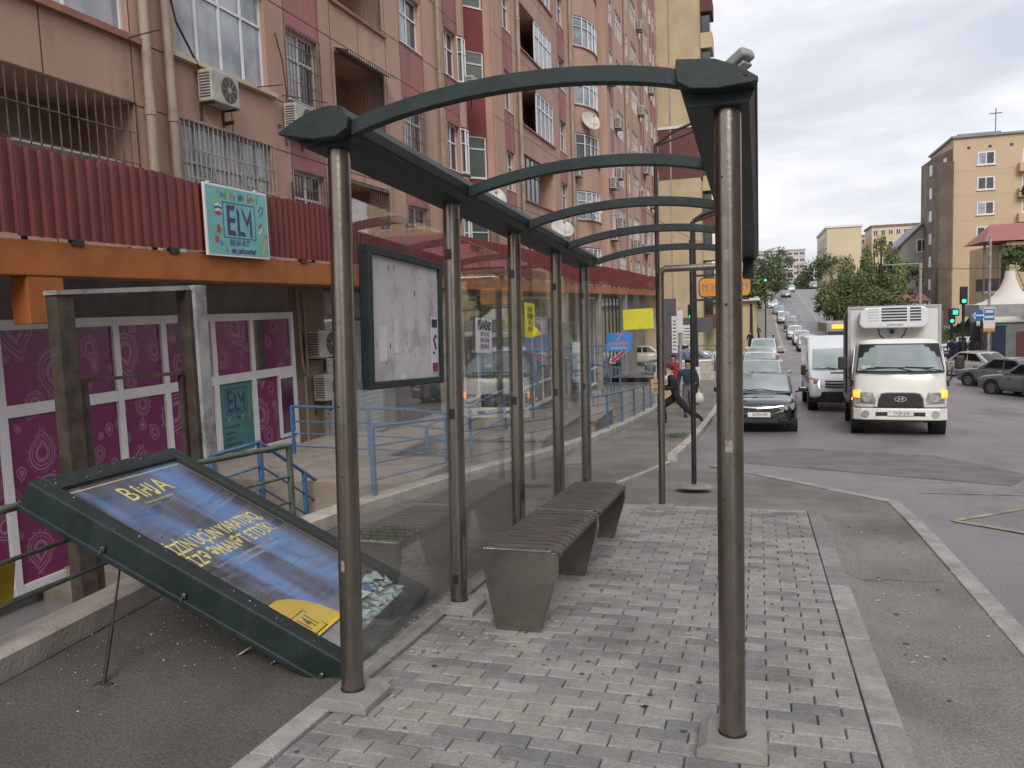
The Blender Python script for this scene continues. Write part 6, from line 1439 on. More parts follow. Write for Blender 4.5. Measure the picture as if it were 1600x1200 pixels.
ws = curved([(-.885, .022, 1.475), (.885, .022, 1.475), (.80, .352, 2.065), (-.80, .352, 2.065)], 0, back=.205).build('windscreen', 'cglass', tk, smooth=True)
for s_ in (1, -1):
    mb = MB(); q = [(s_*.992, .45, 1.42), (s_*.992, 1.45, 1.42), (s_*.93, 1.42, 2.02), (s_*.925, .68, 2.02)]
    if s_ < 0: q = [q[1], q[0], q[3], q[2]]
    mb.slab(q, .02); mb.build('side_window', 'cglassd', tk)
    mb = MB(); mb.bx(s_*.984, .40, .62, s_*.996, .412, 1.95); mb.bx(s_*.984, 1.5, .62, s_*.996, 1.512, 2.0); mb.bx(s_*.985, .5, 1.22, s_*1.01, .66, 1.26); mb.build('door_seam', 'blackpl', tk)
for x0, x1, zz in ((.02, -.40, 1.50), (.62, .10, 1.505)):   # wipers
    mb = MB(); mb.tube([(x0+.25, -.10, 1.44), (x0+.18, -.085, 1.48), (x1+.3, -.05, 1.545), (x1-.12 if x1 < 0 else x1, -.03, 1.56)], .012, 6); mb.tube([(x1-.3 if x1 < 0 else x1-.12, -.035, 1.535), (x0+.05, -.055, 1.545)], .013, 6); mb.build('wiper', 'blackpl', tk)
mb = MB(); mb.bx(-.80, -.03, 1.52, -.60, -.026, 1.60); mb.v = [(a, b+.0, c) for a, b, c in mb.v]; mb.build('permit_card', pm('pale_green_card', (.5, .62, .52), None, 5, .6), tk)
# bumper
mb = MB(); pl = [(-1.0, .32), (-.96, .12), (-.80, -.02), (-.4, -.085), (.4, -.085), (.80, -.02), (.96, .12), (1.0, .32), (.93, .32), (-.93, .32)]
mb.prism(pl, 'z', .36, .635); mb.build('bumper', 'pwhite', tk, bevel=.03, seg=3)
mb = MB(); mb.prism([(-.505, -.0865), (.505, -.0865), (.49, .0), (-.49, .0)], 'z', .455, .545); mb.build('bumper_slot', 'blackpl', tk)
mb = MB(); mb.prism([(-.93, .1), (-.8, .0), (-.4, -.06), (.4, -.06), (.8, .0), (.93, .1), (.93, .3), (-.93, .3)], 'z', .636, .655); mb.build('bumper_gap', 'blackpl', tk)
for s_ in (1, -1):
    mb = MB(); mb.cyl((s_*.715, .06, .50), (s_*.715, -.058, .50), .082, n=20); fo = mb.build('fog_lamp', 'chrome', tk); mb = MB(); mb.cyl((s_*.715, 0, .50), (s_*.715, -.063, .50), .062, n=20); mb.build('lamp_lens', 'lens', fo)
    # headlight cluster following the corner
    def hp(x, y, z): return (s_*x, y, z)
    mb = MB(); q = [hp(.50, -.058, .735), hp(.90, .055, .745), hp(.93, .075, .99), hp(.565, -.045, .985)]
    if s_ < 0: q = [q[1], q[0], q[3], q[2]]
    mb.slab(q, .08, 8, 4, .035); hl = mb.build('headlight', 'lens', tk, smooth=True, angle=60)
    mb = MB(); mb.cyl(hp(.70, -.01, .85), hp(.70, -.052, .85), .085, n=20); mb.build('reflector', 'chrome', hl)
    mb = MB(); mb.cyl(hp(.70, -.05, .85), hp(.70, -.058, .85), .045, n=16); mb.build('bulb', 'lens', hl)
    mb = MB(); q = [hp(.84, .01, .86), hp(.972, .16, .88), hp(.975, .17, 1.03), hp(.85, .01, 1.035)]
    if s_ < 0: q = [q[1], q[0], q[3], q[2]]
    mb.slab(q, .05, 5, 3, .045); mb.build('indicator', 'amber', tk, smooth=True, angle=60)
mb = MB(); mb.slab([(-1.0, .42, .80), (-1.0, .30, .80), (-1.0, .30, .86), (-1.0, .42, .86)], .02, bulge=.01); mb.build('side_indicator', 'amber', tk)
mb = MB(); mb.prism([(-.46, .665), (.46, .665), (.44, .85), (.38, .945), (.28, .965), (-.28, .965), (-.38, .945), (-.44, .85)], 'y', -.092, -.03); mb.build('grille', 'blackpl', tk, bevel=.01)
mb = MB(); mb.tube([(-.50, -.07, .665), (-.48, -.085, .86), (-.41, -.09, .975), (-.28, -.095, 1.0), (.28, -.095, 1.0), (.41, -.09, .975), (.48, -.085, .86), (.50, -.07, .665)], .025, 8); mb.build('grille_surround', 'pwhite', tk, smooth=True)
mb = MB()
for z in (.72, .78, .84, .90): mb.bx(-.40, -.098, z-.006, .40, -.0925, z+.006)
mb.build('grille_slat', 'darkmetal', tk)
mb = MB(); n = 28; ov = [(.125*math.cos(2*PI*i/n), .84+.062*math.sin(2*PI*i/n)) for i in range(n)]; ov2 = [(.105*math.cos(2*PI*i/n), .84+.047*math.sin(2*PI*i/n)) for i in range(n)]
mb.add([(x, -.102, z) for x, z in ov]+[(x, -.102, z) for x, z in ov2], [(i, (i+1) % n, n+(i+1) % n, n+i) for i in range(n)])
mb.add([(x, -.1025, z) for x, z in ((-.065, .805), (-.035, .80), (-.018, .83), (.03, .845), (.012, .812), (.045, .808), (.075, .875), (.042, .88), (.03, .86), (-.022, .846), (-.008, .872), (-.035, .878))], [tuple(range(12))])
mb.build('badge', 'chrome', tk)
mb = MB(); mb.bx(-.27, -.105, .455, .27, -.090, .565); pl_ = mb.build('number_plate', 'plate', tk, bevel=.003); mb = MB(); put_text(mb, '77·JD·218', .095, (.02, -.1058, .51), (1, 0, 0), (0, 0, 1), sx=.85, off=.001); ring(mb, (0, -.1055, .51), (1, 0, 0), (0, 0, 1), .53, .10, .005); mb.build('plate_number', 'ink', pl_)
for s_ in (1, -1):
    mb = MB(); mb.tube([(s_*.97, .22, 1.22), (s_*1.03, .16, 1.25), (s_*1.06, .15, 1.55), (s_*1.13, .13, 1.56)], .013, 6); mb.tube([(s_*1.0, .2, 1.28), (s_*1.12, .13, 1.36), (s_*1.17, .12, 1.48)], .013, 6); mb.cyl((s_*.98, .22, 1.12), (s_*.98, .22, 1.26), .035)
    ma = mb.build('mirror_arm', 'blackpl', tk, smooth=True); mb = MB(); mb.box((s_*1.20, .12, 1.66), (.19, .09, .30)); mb.build('mirror', 'blackpl', ma, bevel=.035, seg=3)
# chassis, wheels
mb = MB(); mb.bx(-.45, .3, .45, -.35, 6.1, .66); mb.bx(.35, .3, .45, .45, 6.1, .66); mb.bx(-.8, .5, .30, .8, 1.4, .5); mb.bx(-.8, 2.2, .32, -.4, 3.2, .66); mb.build('chassis', 'darkmetal', tk)
for s_ in (1, -1):
    wheel(tk, s_*.84, .95, .385, .24, s_); wheel(tk, s_*.82, 4.75, .385, .42, s_)
    mb = MB(); mb.cyl((s_*.70, .95, .42), (s_*.9935, .95, .42), .47, n=28); mb.build('wheel_arch', 'blackpl', tk)
    mb = MB(); mb.bx(s_*.65, 1.68, .2, s_*1.0, 1.7, .75); mb.build('mud_flap', 'blackpl', tk)
# insulated body
X0, X1, Y0, Y1, Z0, Z1 = -1.045, 1.045, 1.78, 6.25, .72, 3.06
mb = MB(); mb.bx(X0+.02, Y0+.02, Z0, X1-.02, Y1, Z1-.02); bd = mb.build('cargo_box', 'boxw', tk)
mb = MB(); e = .07
for x in (X0, X1-e): mb.bx(x, Y0, Z0, x+e, Y0+.04, Z1); mb.bx(x, Y1-.04, Z0, x+e, Y1+.02, Z1)
mb.bx(X0+e, Y0, Z1-e, X1-e, Y0+.04, Z1); mb.bx(X0+e, Y0, Z0-.04, X1-e, Y0+.04, Z0+.04)
for x in (X0, X1-.04): mb.bx(x, Y0+.04, Z1-e, x+.04, Y1-.04, Z1); mb.bx(x, Y0+.04, Z0-.06, x+.04, Y1-.04, Z0+.05)
mb.build('edge_trim', 'alu', tk, bevel=.01)
mb = MB()
mb.bx(X0+.0185-.008, 2.9, .95, X0+.019, 4.2, 2.85); db = mb.build('side_door', 'boxw', bd)
mb = MB()
for y in (2.86, 4.2, 3.1): mb.bx(X0-.01, y, .85, X0+.012, y+.045, 2.92)
mb.bx(X0-.008, 2.86, 2.9, X0+.01, 4.24, 2.94); mb.build('door_trim', 'darkmetal', bd)
mb = MB(); mb.prism([(-.72, 2.50), (.64, 2.50), (.72, 2.60), (.72, 2.90), (.64, 3.0), (-.66, 3.0), (-.78, 2.9), (-.80, 2.60)], 'y', 1.36, 1.80); cu = mb.build('cooling_unit', 'pwhite2', tk, bevel=.04, seg=3)
mb = MB()
for z in (2.66, 2.73, 2.80, 2.87, 2.94): mb.bx(-.30, 1.352, z-.0, .26, 1.362, z+.038); mb.bx(.32, 1.352, z, .56, 1.362, z+.038)
mb.build('vent', 'blackpl', cu)
mb = MB()
for z in (2.66, 2.73, 2.80, 2.87, 2.94): mb.bx(-.60, 1.356, z+.01, -.36, 1.3615, z+.028)
mb.build('vent_rib', 'alu', cu)
mb = MB(); put_text(mb, 'SUPERTHERM', .07, (.0, 1.356, 2.565), (1, 0, 0), (0, 0, 1), sx=.85, off=0); mb.build('lettering', 'cnavy', cu)
mb = MB(); mb.tube([(-.35, 1.76, 2.5), (-.32, 1.75, 2.35), (-.18, 1.75, 2.22)], .012, 6); mb.tube([(.28, 1.76, 2.5), (.24, 1.75, 2.36), (.12, 1.75, 2.22)], .012, 6); mb.cyl((-.05, 1.72, 2.42), (-.05, 1.6, 2.42), .06); mb.build('hose', 'cable', tk)
tx = 3.02; place(tk, tx, 19.75, math.radians(-4.0)); 
# ---- white van
vn = thing('panel_van', 'white high-roofed van squeezed between the saloon and the lorry', 'van')
mb = MB(); prof = [(-2.6, .45), (-2.62, .70), (-2.55, .98), (-2.35, 1.12), (-1.85, 1.30), (-1.28, 1.98), (-1.05, 2.28), (-.75, 2.40), (2.6, 2.45), (2.7, 2.3), (2.72, .45)]
mb.prism([(y, z) for y, z in prof], 'x', -.98, .98); mb.build('body', 'pwhite2', vn, bevel=.10, seg=4, smooth=True, angle=35)
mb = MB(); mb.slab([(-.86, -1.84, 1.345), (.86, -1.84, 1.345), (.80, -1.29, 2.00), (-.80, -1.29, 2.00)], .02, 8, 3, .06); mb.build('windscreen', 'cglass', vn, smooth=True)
mb = MB(); mb.prism([(-.99, -2.30), (-.85, -2.52), (-.5, -2.66), (.5, -2.66), (.85, -2.52), (.99, -2.30), (.99, -2.1), (-.99, -2.1)], 'z', .30, .66); mb.build('bumper', 'blackpl', vn, bevel=.04, seg=3)
for z in (.80, .89, .98): mb = MB(); mb.tube([(-.5, -2.60, z+.01), (-.3, -2.645, z), (.3, -2.645, z), (.5, -2.60, z+.01)], .026, 6); mb.build('grille_slot', 'blackpl', vn)
mb = MB(); mb.bx(-.3, -2.12, 1.235, .3, -2.0, 1.25); mb.build('bonnet_vent', 'blackpl', vn)
for s_ in (1, -1):
    mb = MB(); q = [(s_*.62, -2.63, .70), (s_*.93, -2.56, .72), (s_*.955, -2.40, 1.10), (s_*.68, -2.52, 1.05)]
    if s_ < 0: q = [q[1], q[0], q[3], q[2]]
    mb.slab(q, .1, 4, 4, .035); h_ = mb.build('headlight', 'lens', vn, smooth=True, angle=60); mb = MB(); mb.cyl((s_*.80, -2.5, .97), (s_*.80, -2.585, .97), .06, n=14); mb.build('indicator', 'ambercold', h_)
    mb = MB(); mb.prism([(-1.75, 1.36), (-.95, 1.36), (-.95, 1.92), (-1.27, 1.92)], 'x', s_*.975, s_*.988); mb.build('side_window', 'cglassd', vn)
    mb = MB(); mb.tube([(s_*.97, -1.7, 1.28), (s_*1.08, -1.76, 1.30)], .03, 6); mi = mb.build('mirror_arm', 'blackpl', vn); mb = MB(); mb.box((s_*1.12, -1.78, 1.32), (.16, .12, .34)); mb.build('mirror', 'blackpl', mi, bevel=.04, seg=3)
    for yy_ in (-1.75, 1.7): wheel(vn, s_*.88, yy_, .34, .22, s_); mb = MB(); mb.cyl((s_*.7, yy_, .36), (s_*.9845, yy_, .36), .42, n=24); mb.build('wheel_arch', 'blackpl', vn)
mb = MB(); mb.tube([(-.1, -1.89, 1.35), (-.4, -1.87, 1.40), (-.75, -1.84, 1.41)], .014, 6); mb.tube([(.6, -1.88, 1.35), (.3, -1.90, 1.40), (-.05, -1.89, 1.41)], .014, 6); mb.build('wiper', 'blackpl', vn)
mb = MB(); mb.slab([(-.78, -1.87, 1.38), (-.42, -1.9, 1.38), (-.42, -1.86, 1.44), (-.78, -1.83, 1.44)], .005); mb.build('permit_card', pm('green_card', (.25, .55, .4), None, 5, .5), vn)
place(vn, 2.52, 30.2, math.radians(0))
# ---- city bus seen behind the van
bs = thing('minibus', 'grey minibus with an orange destination display behind the van', 'bus')
mb = MB(); mb.bx(-1.15, -3.8, .35, 1.15, 3.8, 2.85); mb.build('body', 'pgrey' if 0 else pm('grey_bus_paint', (.33, .31, .30), (.27, .25, .24), 2, .5), bs, bevel=.12, seg=3)
mb = MB(); mb.bx(-1.05, -3.815, 1.15, 1.05, -3.80, 2.25); mb.build('windscreen', 'cglassd', bs); mb = MB(); mb.bx(-.8, -3.83, 2.42, .8, -3.81, 2.68); mb.build('destination_display', 'amber', bs)
for s_ in (1, -1):
    mb = MB(); mb.bx(s_*1.15, -3.4, 1.3, s_*1.16, 3.5, 2.2); mb.build('side_window', 'cglassd', bs)
    for yy_ in (-2.5, 2.4): wheel(bs, s_*1.03, yy_, .42, .25, s_)
    mb = MB(); mb.bx(s_*.7, -3.82, .62, s_*1.0, -3.80, .8); mb.build('headlight', 'lens', bs)
place(bs, 5.15, 58)
# queue coming down the hill: (pixel x of centre, Y, rot, kind, paint, label)
Q = [(1263, 76, 's', 'pwhite2', 'white saloon nearest the van in the queue on the hill road'),
     (1254, 86, 's', 'pwhite2', 'white saloon second in the hill queue, headlights towards the camera'),
     (1243, 95, 's', 'pwhite', 'off-white saloon third in the hill queue'),
     (1238, 106, 'v', 'pgrey', 'dark tall off-roader in the middle of the hill queue'),
     (1225, 117, 's', 'pbeige', 'cream saloon just above the dark off-roader'),
     (1217.5, 128, 's', 'pblue', 'dark blue-grey hatchback on the hill by the left kerb'),
     (1208, 139, 's', 'pwhite2', 'white saloon highest of the kerbside queue by the traffic light pole'),
     (1228.5, 166, 's', 'pblue', 'blue-grey saloon coming over the upper hill in mid-road'),
     (1236, 183, 's', 'pwhite2', 'small white van-like car near the crest of the hill'),
     (1272, 197, 'v', 'pgrey', 'dark car on the crest of the hill, right lane')]
for px, Y, kd, pt, lab in Q:
    x = at(px, 480, Y).x; o = sedan(lab, pt, 1, L=4.3) if kd == 's' else suv(lab, pt, 1, roofz=1.75, belt=1.12, hoodz=1.05)
    place(o, x, Y+2, 0); o['group'] = 'cars queueing down the hill road'
# cars standing along the right side, seen from behind at an angle
for (px, Y, rz, pt, lab) in ((1521, 49, -146, 'pgold', 'silver-gold saloon parked on the right, seen from behind'), (1578, 41.5, -143, 'pgrey', 'dark grey saloon parked behind the silver-gold one'), (1624, 37, -143, 'pgrey', 'black-green car cut off by the right picture edge')):
    p = at(px, 580, Y); o = sedan(lab, pt, 2, grille='blackpl'); place(o, p.x, Y, math.radians(rz)); o['group'] = 'cars along the right pavement'
for (x, y, rz, pt, lab) in ((16.2, 72, -60, 'pwhite2', 'white car waiting in the side street beside the lorry'), (17.5, 80, -60, 'pwhite2', 'second white car in the side street, higher up'), (-5.6, 62, 90, 'psilver', 'silver car in the left side street behind the steel post'), (-7.8, 58.5, 95, 'pbeige', 'beige car in the left side street beyond the railings'), (-4.4, 49.2, -80, 'pgrey', 'dark green-grey car at the mouth of the left side street')):
    o = sedan(lab, pt, 1); place(o, x, y, math.radians(rz)); o['group'] = 'cars in the side street'

# ------------------------------------------------------------------ people
def skin_mesh(chains, name, mat, parent, subs=1):
    """chains: list of polylines [(pos, radius), ...]; the first is the trunk; branches share their start point with an earlier vertex"""
    me = bpy.data.meshes.new(name); vs = []; es = []; rad = []; key = {}; roots = []
    for ch in chains:
        prev = None
        for p, r in ch:
            k = tuple(round(c, 4) for c in p)
            if k in key: i = key[k]
            else:
                i = len(vs); key[k] = i; vs.append(p); rad.append(r)
                if prev is None: roots.append(i)
            if prev is not None and prev != i: es.append((prev, i))
            prev = i
    me.from_pydata(vs, es, []); o = bpy.data.objects.new(name, me); C.objects.link(o)
    md = o.modifiers.new('skin', 'SKIN'); md.use_smooth_shade = True; md.branch_smoothing = .6
    if not me.skin_vertices: me.skin_vertices.new()
    for i, r in enumerate(rad):
        sv = me.skin_vertices[0].data[i]; sv.radius = (r, r) if not isinstance(r, tuple) else r; sv.use_root = (i in roots)
    if subs: md2 = o.modifiers.new('sub', 'SUBSURF'); md2.levels = subs; md2.render_levels = subs
    bpy.context.view_layer.update(); dg = bpy.context.evaluated_depsgraph_get(); m2 = bpy.data.meshes.new_from_object(o.evaluated_get(dg)); bpy.data.objects.remove(o); bpy.data.meshes.remove(me)
    m2.materials.clear(); m2.materials.append(M[mat]); m2.name = name
    for pl in m2.polygons: pl.use_smooth = True
    o = bpy.data.objects.new(name, m2); C.objects.link(o); o.parent = parent; return o
def person(label, x, y, rz, top, legs, hair='hair', pose='stand', h=1.72, base=-.07, fine=False, group=None, shorts=False, grip=None):
    s = h/1.72; t = thing('person', label, 'person', (x, y, zt(x, y)+base), (0, 0, rz), group)
    V = lambda a, b, c: (a*s, b*s, c*s)
    # faces local -Y
    if pose == 'run':
        hipz = .90; kl, al, tl = V(-.10, -.36, .60), V(-.09, -.28, .20), V(-.09, -.42, .16); kr, ar, tr = V(.10, .26, .52), V(.12, .62, .30), V(.12, .66, .20)
        el, wl = V(-.25, -.12, 1.12), V(-.18, -.38, 1.10); er, wr_ = V(.25, -.10, 1.12), V(.18, -.38, 1.10); lean = -.12
    elif pose == 'walk':
        hipz = .92; kl, al, tl = V(-.09, -.14, .50), V(-.09, -.20, .09), V(-.09, -.36, .04); kr, ar, tr = V(.09, .04, .49), V(.09, .28, .14), V(.09, .20, .03)
        el, wl = V(-.26, .06, 1.14), V(-.26, -.06, .90); er, wr_ = V(.26, -.02, 1.14), V(.27, -.16, .92); lean = -.02
    elif pose == 'carry':
        hipz = .93; kl, al, tl = V(-.09, -.08, .50), V(-.09, -.10, .08), V(-.09, -.26, .03); kr, ar, tr = V(.09, .05, .49), V(.09, .2, .12), V(.09, .10, .03)
        el, wl = V(-.27, .02, 1.16), V(-.30, -.06, .90); er, wr_ = V(.27, .02, 1.16), V(.30, -.06, .90); lean = 0
    else:
        hipz = .93; kl, al, tl = V(-.10, -.02, .50), V(-.11, .02, .08), V(-.12, -.14, .03); kr, ar, tr = V(.10, -.02, .50), V(.11, .02, .08), V(.12, -.14, .03)
        el, wl = V(-.26, .03, 1.14), V(-.25, -.04, .88); er, wr_ = V(.26, .03, 1.14), V(.25, -.04, .88); lean = 0
    pel = V(0, 0, hipz+.03); wst = V(0, lean*.4, 1.12); ch = V(0, lean, 1.34); nk = V(0, lean*1.15-.0, 1.47); hd0 = V(0, lean*1.2-.02, 1.56); hd1 = V(0, lean*1.25-.02, 1.66)
    sl, sr = V(-.19, lean, 1.40), V(.19, lean, 1.40); hl_, hr = V(-.09, 0, hipz-.04), V(.09, 0, hipz-.04)
    R = lambda r: r*s*1.2
    def hand(w, e, side):
        w_, e_ = Vector(w), Vector(e); d = (w_-e_).normalized(); p = w_+d*.055*s; out = [[(w, R(.024)), (tuple(p), R(.030))]]
        a = d.cross(Vector((0, 1, 0)) if abs(d.y) < .8 else Vector((1, 0, 0))).normalized(); f = d.cross(a)
        if fine:
            for k, (o_, l) in enumerate(((-.024, .062), (-.008, .07), (.008, .066), (.024, .052))):
                b = w_+d*.07*s+f*o_*s; out.append([(tuple(b), R(.009)), (tuple(b+d*l*.55*s-a*side*.008*s), R(.008)), (tuple(b+d*l*.8*s-a*side*.03*s), R(.0065))])
            b = w_+d*.035*s-f*.028*s; out.append([(tuple(b), R(.010)), (tuple(b+(d*.03-f*.022)*s), R(.009)), (tuple(b+(d*.055-f*.022-a*side*.014)*s), R(.007))])
        return out
    body = [[(pel, (R(.13), R(.10))), (wst, (R(.12), R(.09))), (ch, (R(.15), R(.105))), (nk, R(.055)), (hd0, (R(.072), R(.085))), (hd1, (R(.07), R(.085)))],
            [(ch, (R(.15), R(.105))), (sl, R(.062)), (el, R(.042)), (wl, R(.026))], [(ch, (R(.15), R(.105))), (sr, R(.062)), (er, R(.042)), (wr_, R(.026))],
            [(pel, R(.13)), (hl_, R(.095)), (kl, R(.062)), (al, R(.040)), (tl, R(.035))], [(pel, R(.13)), (hr, R(.095)), (kr, R(.062)), (ar, R(.040)), (tr, R(.035))]]
    body += hand(wl, el, -1)+hand(wr_, er, 1)
    b = skin_mesh(body, 'body', 'skin', t)
    b.data.materials.append(M[top]); b.data.materials.append(M[legs])
    segs = [(pel, wst, 1), (wst, ch, 1), (ch, nk, 1), (ch, sl, 1), (ch, sr, 1), (sl, el, 1), (sr, er, 1), (pel, hl_, 2), (pel, hr, 2), (hl_, kl, 2), (hr, kr, 2), (kl, al, 2), (kr, ar, 2), (nk, hd0, 0), (hd0, hd1, 0), (el, wl, 1), (er, wr_, 1), (wl, tuple(Vector(wl)+(Vector(wl)-Vector(el))*.4), 0), (wr_, tuple(Vector(wr_)+(Vector(wr_)-Vector(er))*.4), 0)]
    def sd_(p, a, c_): a, c_ = Vector(a), Vector(c_); d = c_-a; k = max(0, min(1, (p-a).dot(d)/max(d.dot(d), 1e-9))); return (p-a-d*k).length
    for pl in b.data.polygons:
        p = Vector(pl.center); pl.material_index = min(segs, key=lambda s_: sd_(p, s_[0], s_[1]))[2]
        if p.z > nk[2]-.015: pl.material_index = 0
        elif p.z < pel[2]-.0 and pl.material_index == 1 and abs(p.x) < .17: pl.material_index = 2
    cl = 1.14
    m4 = lambda a, b_, k: tuple(a[i]*(1-k)+b_[i]*k for i in range(3))
    skin_mesh([[(pel, (R(.145), R(.118))), (wst, (R(.14), R(.11))), (ch, (R(.168), R(.122))), (m4(ch, nk, .75), R(.075))],
               [(ch, (R(.168), R(.122))), (sl, R(.078)), (el, R(.056)), (m4(el, wl, .85), R(.042))], [(ch, (R(.168), R(.122))), (sr, R(.078)), (er, R(.056)), (m4(er, wr_, .85), R(.042))]], 'jacket', top, t)
    skin_mesh([[(m4(pel, wst, .1), (R(.14), R(.112))), (pel, (R(.142), R(.114))), (hl_, R(.108)), (kl, R(.075)), (m4(kl, al, .93), R(.056))], [(pel, (R(.142), R(.114))), (hr, R(.108)), (kr, R(.075)), (m4(kr, ar, .93), R(.056))]], 'trousers', legs, t)
    for a_, t_ in ((al, tl), (ar, tr)):
        d = (Vector(t_)-Vector(a_)); d0 = Vector(a_)-d*.25; mb = MB(); 
        sh_ = skin_mesh([[(tuple(d0+Vector((0, 0, -.01*s))), R(.045)), (tuple(Vector(a_)+Vector((0, 0, -.0))), R(.048)), (tuple(Vector(t_)), R(.042))]], 'shoe', 'blackpl', t)
    mb = MB(); c = Vector(hd1); mb.sphere((c.x, c.y+.016*s, c.z-.012*s), .104*s, 14, 10, (.86, 1.0, 1.0)); 
    # cut the face side away
    keep = [f for f in mb.f if not (sum(mb.v[i][1] for i in f)/len(f) < c.y-.035*s and sum(mb.v[i][2] for i in f)/len(f) < c.z+.045*s) and sum(mb.v[i][2] for i in f)/len(f) > c.z-.085*s]
    mb.f = keep; mb.mi = [0]*len(keep); mb.build('hair', hair, t, smooth=True, normals=False)
    if fine or True:
        mb = MB(); mb.sphere((c.x-.03*s, c.y-.088*s, c.z-.03*s), .010*s, 8, 6); mb.sphere((c.x+.03*s, c.y-.088*s, c.z-.03*s), .010*s, 8, 6); mb.build('eyes', 'ink', t)
        mb = MB(); mb.add([(c.x-.012*s, c.y-.085*s, c.z-.065*s), (c.x+.012*s, c.y-.085*s, c.z-.065*s), (c.x, c.y-.083*s, c.z-.025*s), (c.x, c.y-.112*s, c.z-.062*s)], [(0, 1, 3), (1, 2, 3), (2, 0, 3), (0, 2, 1)]); mb.build('nose', 'skin', t)
        mb = MB(); mb.box((c.x, c.y-.083*s, c.z-.088*s), (.04*s, .008*s, .008*s)); mb.build('mouth', pm('lips', (.3, .12, .1), None, 5, .6) if 'lips' not in M else M['lips'], t)
        for sd in (-1, 1):
            mb = MB(); mb.sphere((c.x+sd*.078*s, c.y+.005*s, c.z-.035*s), .022*s, 8, 6, (.4, .8, 1.2)); mb.build('ear', 'skin', t)
    t['_w'] = 0; del t['_w']; t.update_tag(); return t, (Vector(wl), Vector(wr_))
M['lips'] = pm('lips', (.3, .12, .1), None, 5, .6)
# the person hurrying across with a cardboard box, and the one with shopping bags
p = gp(1062, 652, -.075); px_ = at(1060, 600, 20.5).x
t, (wl, wr_) = person('person in black carrying a brown cardboard box, striding left across the pavement behind the hoop', px_-.10, 20.9, math.radians(-78), 'cblack', 'cblack', pose='run', h=1.66, fine=True)
bx_ = Vector((px_-.10, 20.9, zt(px_, 20.9)-.075)); Rm = Matrix.Rotation(math.radians(-78), 3, 'Z'); c = bx_+Rm @ Vector((0, -.50, 1.12))
ct = thing('cardboard_box', 'brown cardboard box with printed lines carried by the striding person in black', 'box', c, (0, 0, math.radians(-78)))
mb = MB(); mb.box((0, 0, 0), (.34, .30, .34)); mb.build('carton', 'card', ct, bevel=.004)
mb = MB(); mb.bx(.1705, -.15, -.02, .172, .15, .02); mb.bx(-.025, -.15, .1705, .025, .15, .172); mb.build('tape', pm('packing_tape', (.5, .36, .2), None, 5, .3), ct)
mb = MB()
for z in (-.05, -.09, .08): mb.bx(.1706, -.09, z, .1722, .07, z+.018)
mb.build('print', 'ink', ct)
X2 = at(1075, 600, 25).x
t, (wl, wr_) = person('person in dark top and grey trousers walking with white shopping bags behind the sign pole', X2, 25, math.radians(8), 'cnavy', 'cgrey', pose='carry', h=1.76, fine=True)
for k, w in enumerate((wl, wr_)):
    Rm = Matrix.Rotation(math.radians(8), 3, 'Z'); q = Vector((X2, 25, zt(X2, 25)-.07))+Rm @ Vector((w.x*1.02, w.y-.01, w.z-.09))
    bgt = thing('shopping_bag', ('crumpled beige shopping bag in the left hand side of the walker behind the sign pole', 'white plastic bag in the outer hand of the walker behind the sign pole')[k], 'bag', q, group='bags of the walker')
    mb = MB(); rr3 = random.Random(k); n = 12; vs = []
    for j, (z, r) in enumerate(((0, .02), (-.07, .03), (-.12, .10), (-.24, .14), (-.36, .13), (-.40, .06))):
        for i in range(n): a = 2*PI*i/n; rj = r*(1+rr3.uniform(-.16, .16)); vs.append((rj*math.cos(a)*1.1, rj*.6*math.sin(a), z+rr3.uniform(-.01, .01)))
    mb.add(vs, [(j*n+i, j*n+(i+1) % n, (j+1)*n+(i+1) % n, (j+1)*n+i) for j in range(5) for i in range(n)]+[tuple(range(5*n, 6*n))]); mb.build('bag_body', 'bag' if k else 'card', bgt, smooth=True, angle=60)
    mb = MB(); mb.tube([(-.03, 0, -.06), (-.02, 0, .03), (.0, 0, .055), (.02, 0, .03), (.03, 0, -.06)], .006, 5); mb.build('handle', 'bag', bgt)
X3 = at(1208, 540, 68).x; person('man in blue-grey shirt and dark trousers crossing the road beyond the parked cars', X3, 67, math.radians(35), 'cblue', 'cblack', pose='walk', h=1.74, base=-.09)
for (px, Y, tp, lg, rz, pz, lab) in ((1073, 46, 'cblue', 'cnavy', 200, 'walk', 'person with a blue rucksack-coloured top walking away on the raised pavement'),
    (1120, 44, 'cwhite', 'cgrey', 20, 'stand', 'person in white standing by the bollards of the left pavement'),
    (1172, 78, 'cblack', 'cblack', 0, 'stand', 'dark figure standing on the far left corner by the pole'),
    (1179, 84, 'cwhite', 'cblack', 30, 'stand', 'person in white behind the dark figure on the far corner'),
    (1050.5, 33, 'cred', 'cblack', 0, 'stand', 'person in red by the flower stall beyond the railings'),
    (1184, 92, 'cpurple', 'cblack', 0, 'walk', 'person in a mauve top walking up the far left pavement'),
    (1288, 192, 'cblack', 'cblack', 0, 'stand', 'tiny dark figure on the crest of the hill at the right kerb')):
    x = at(px, 500, Y).x; person(lab, x, Y, math.radians(rz), tp, lg, pose=pz, base=.03 if Y > 70 else -.05)
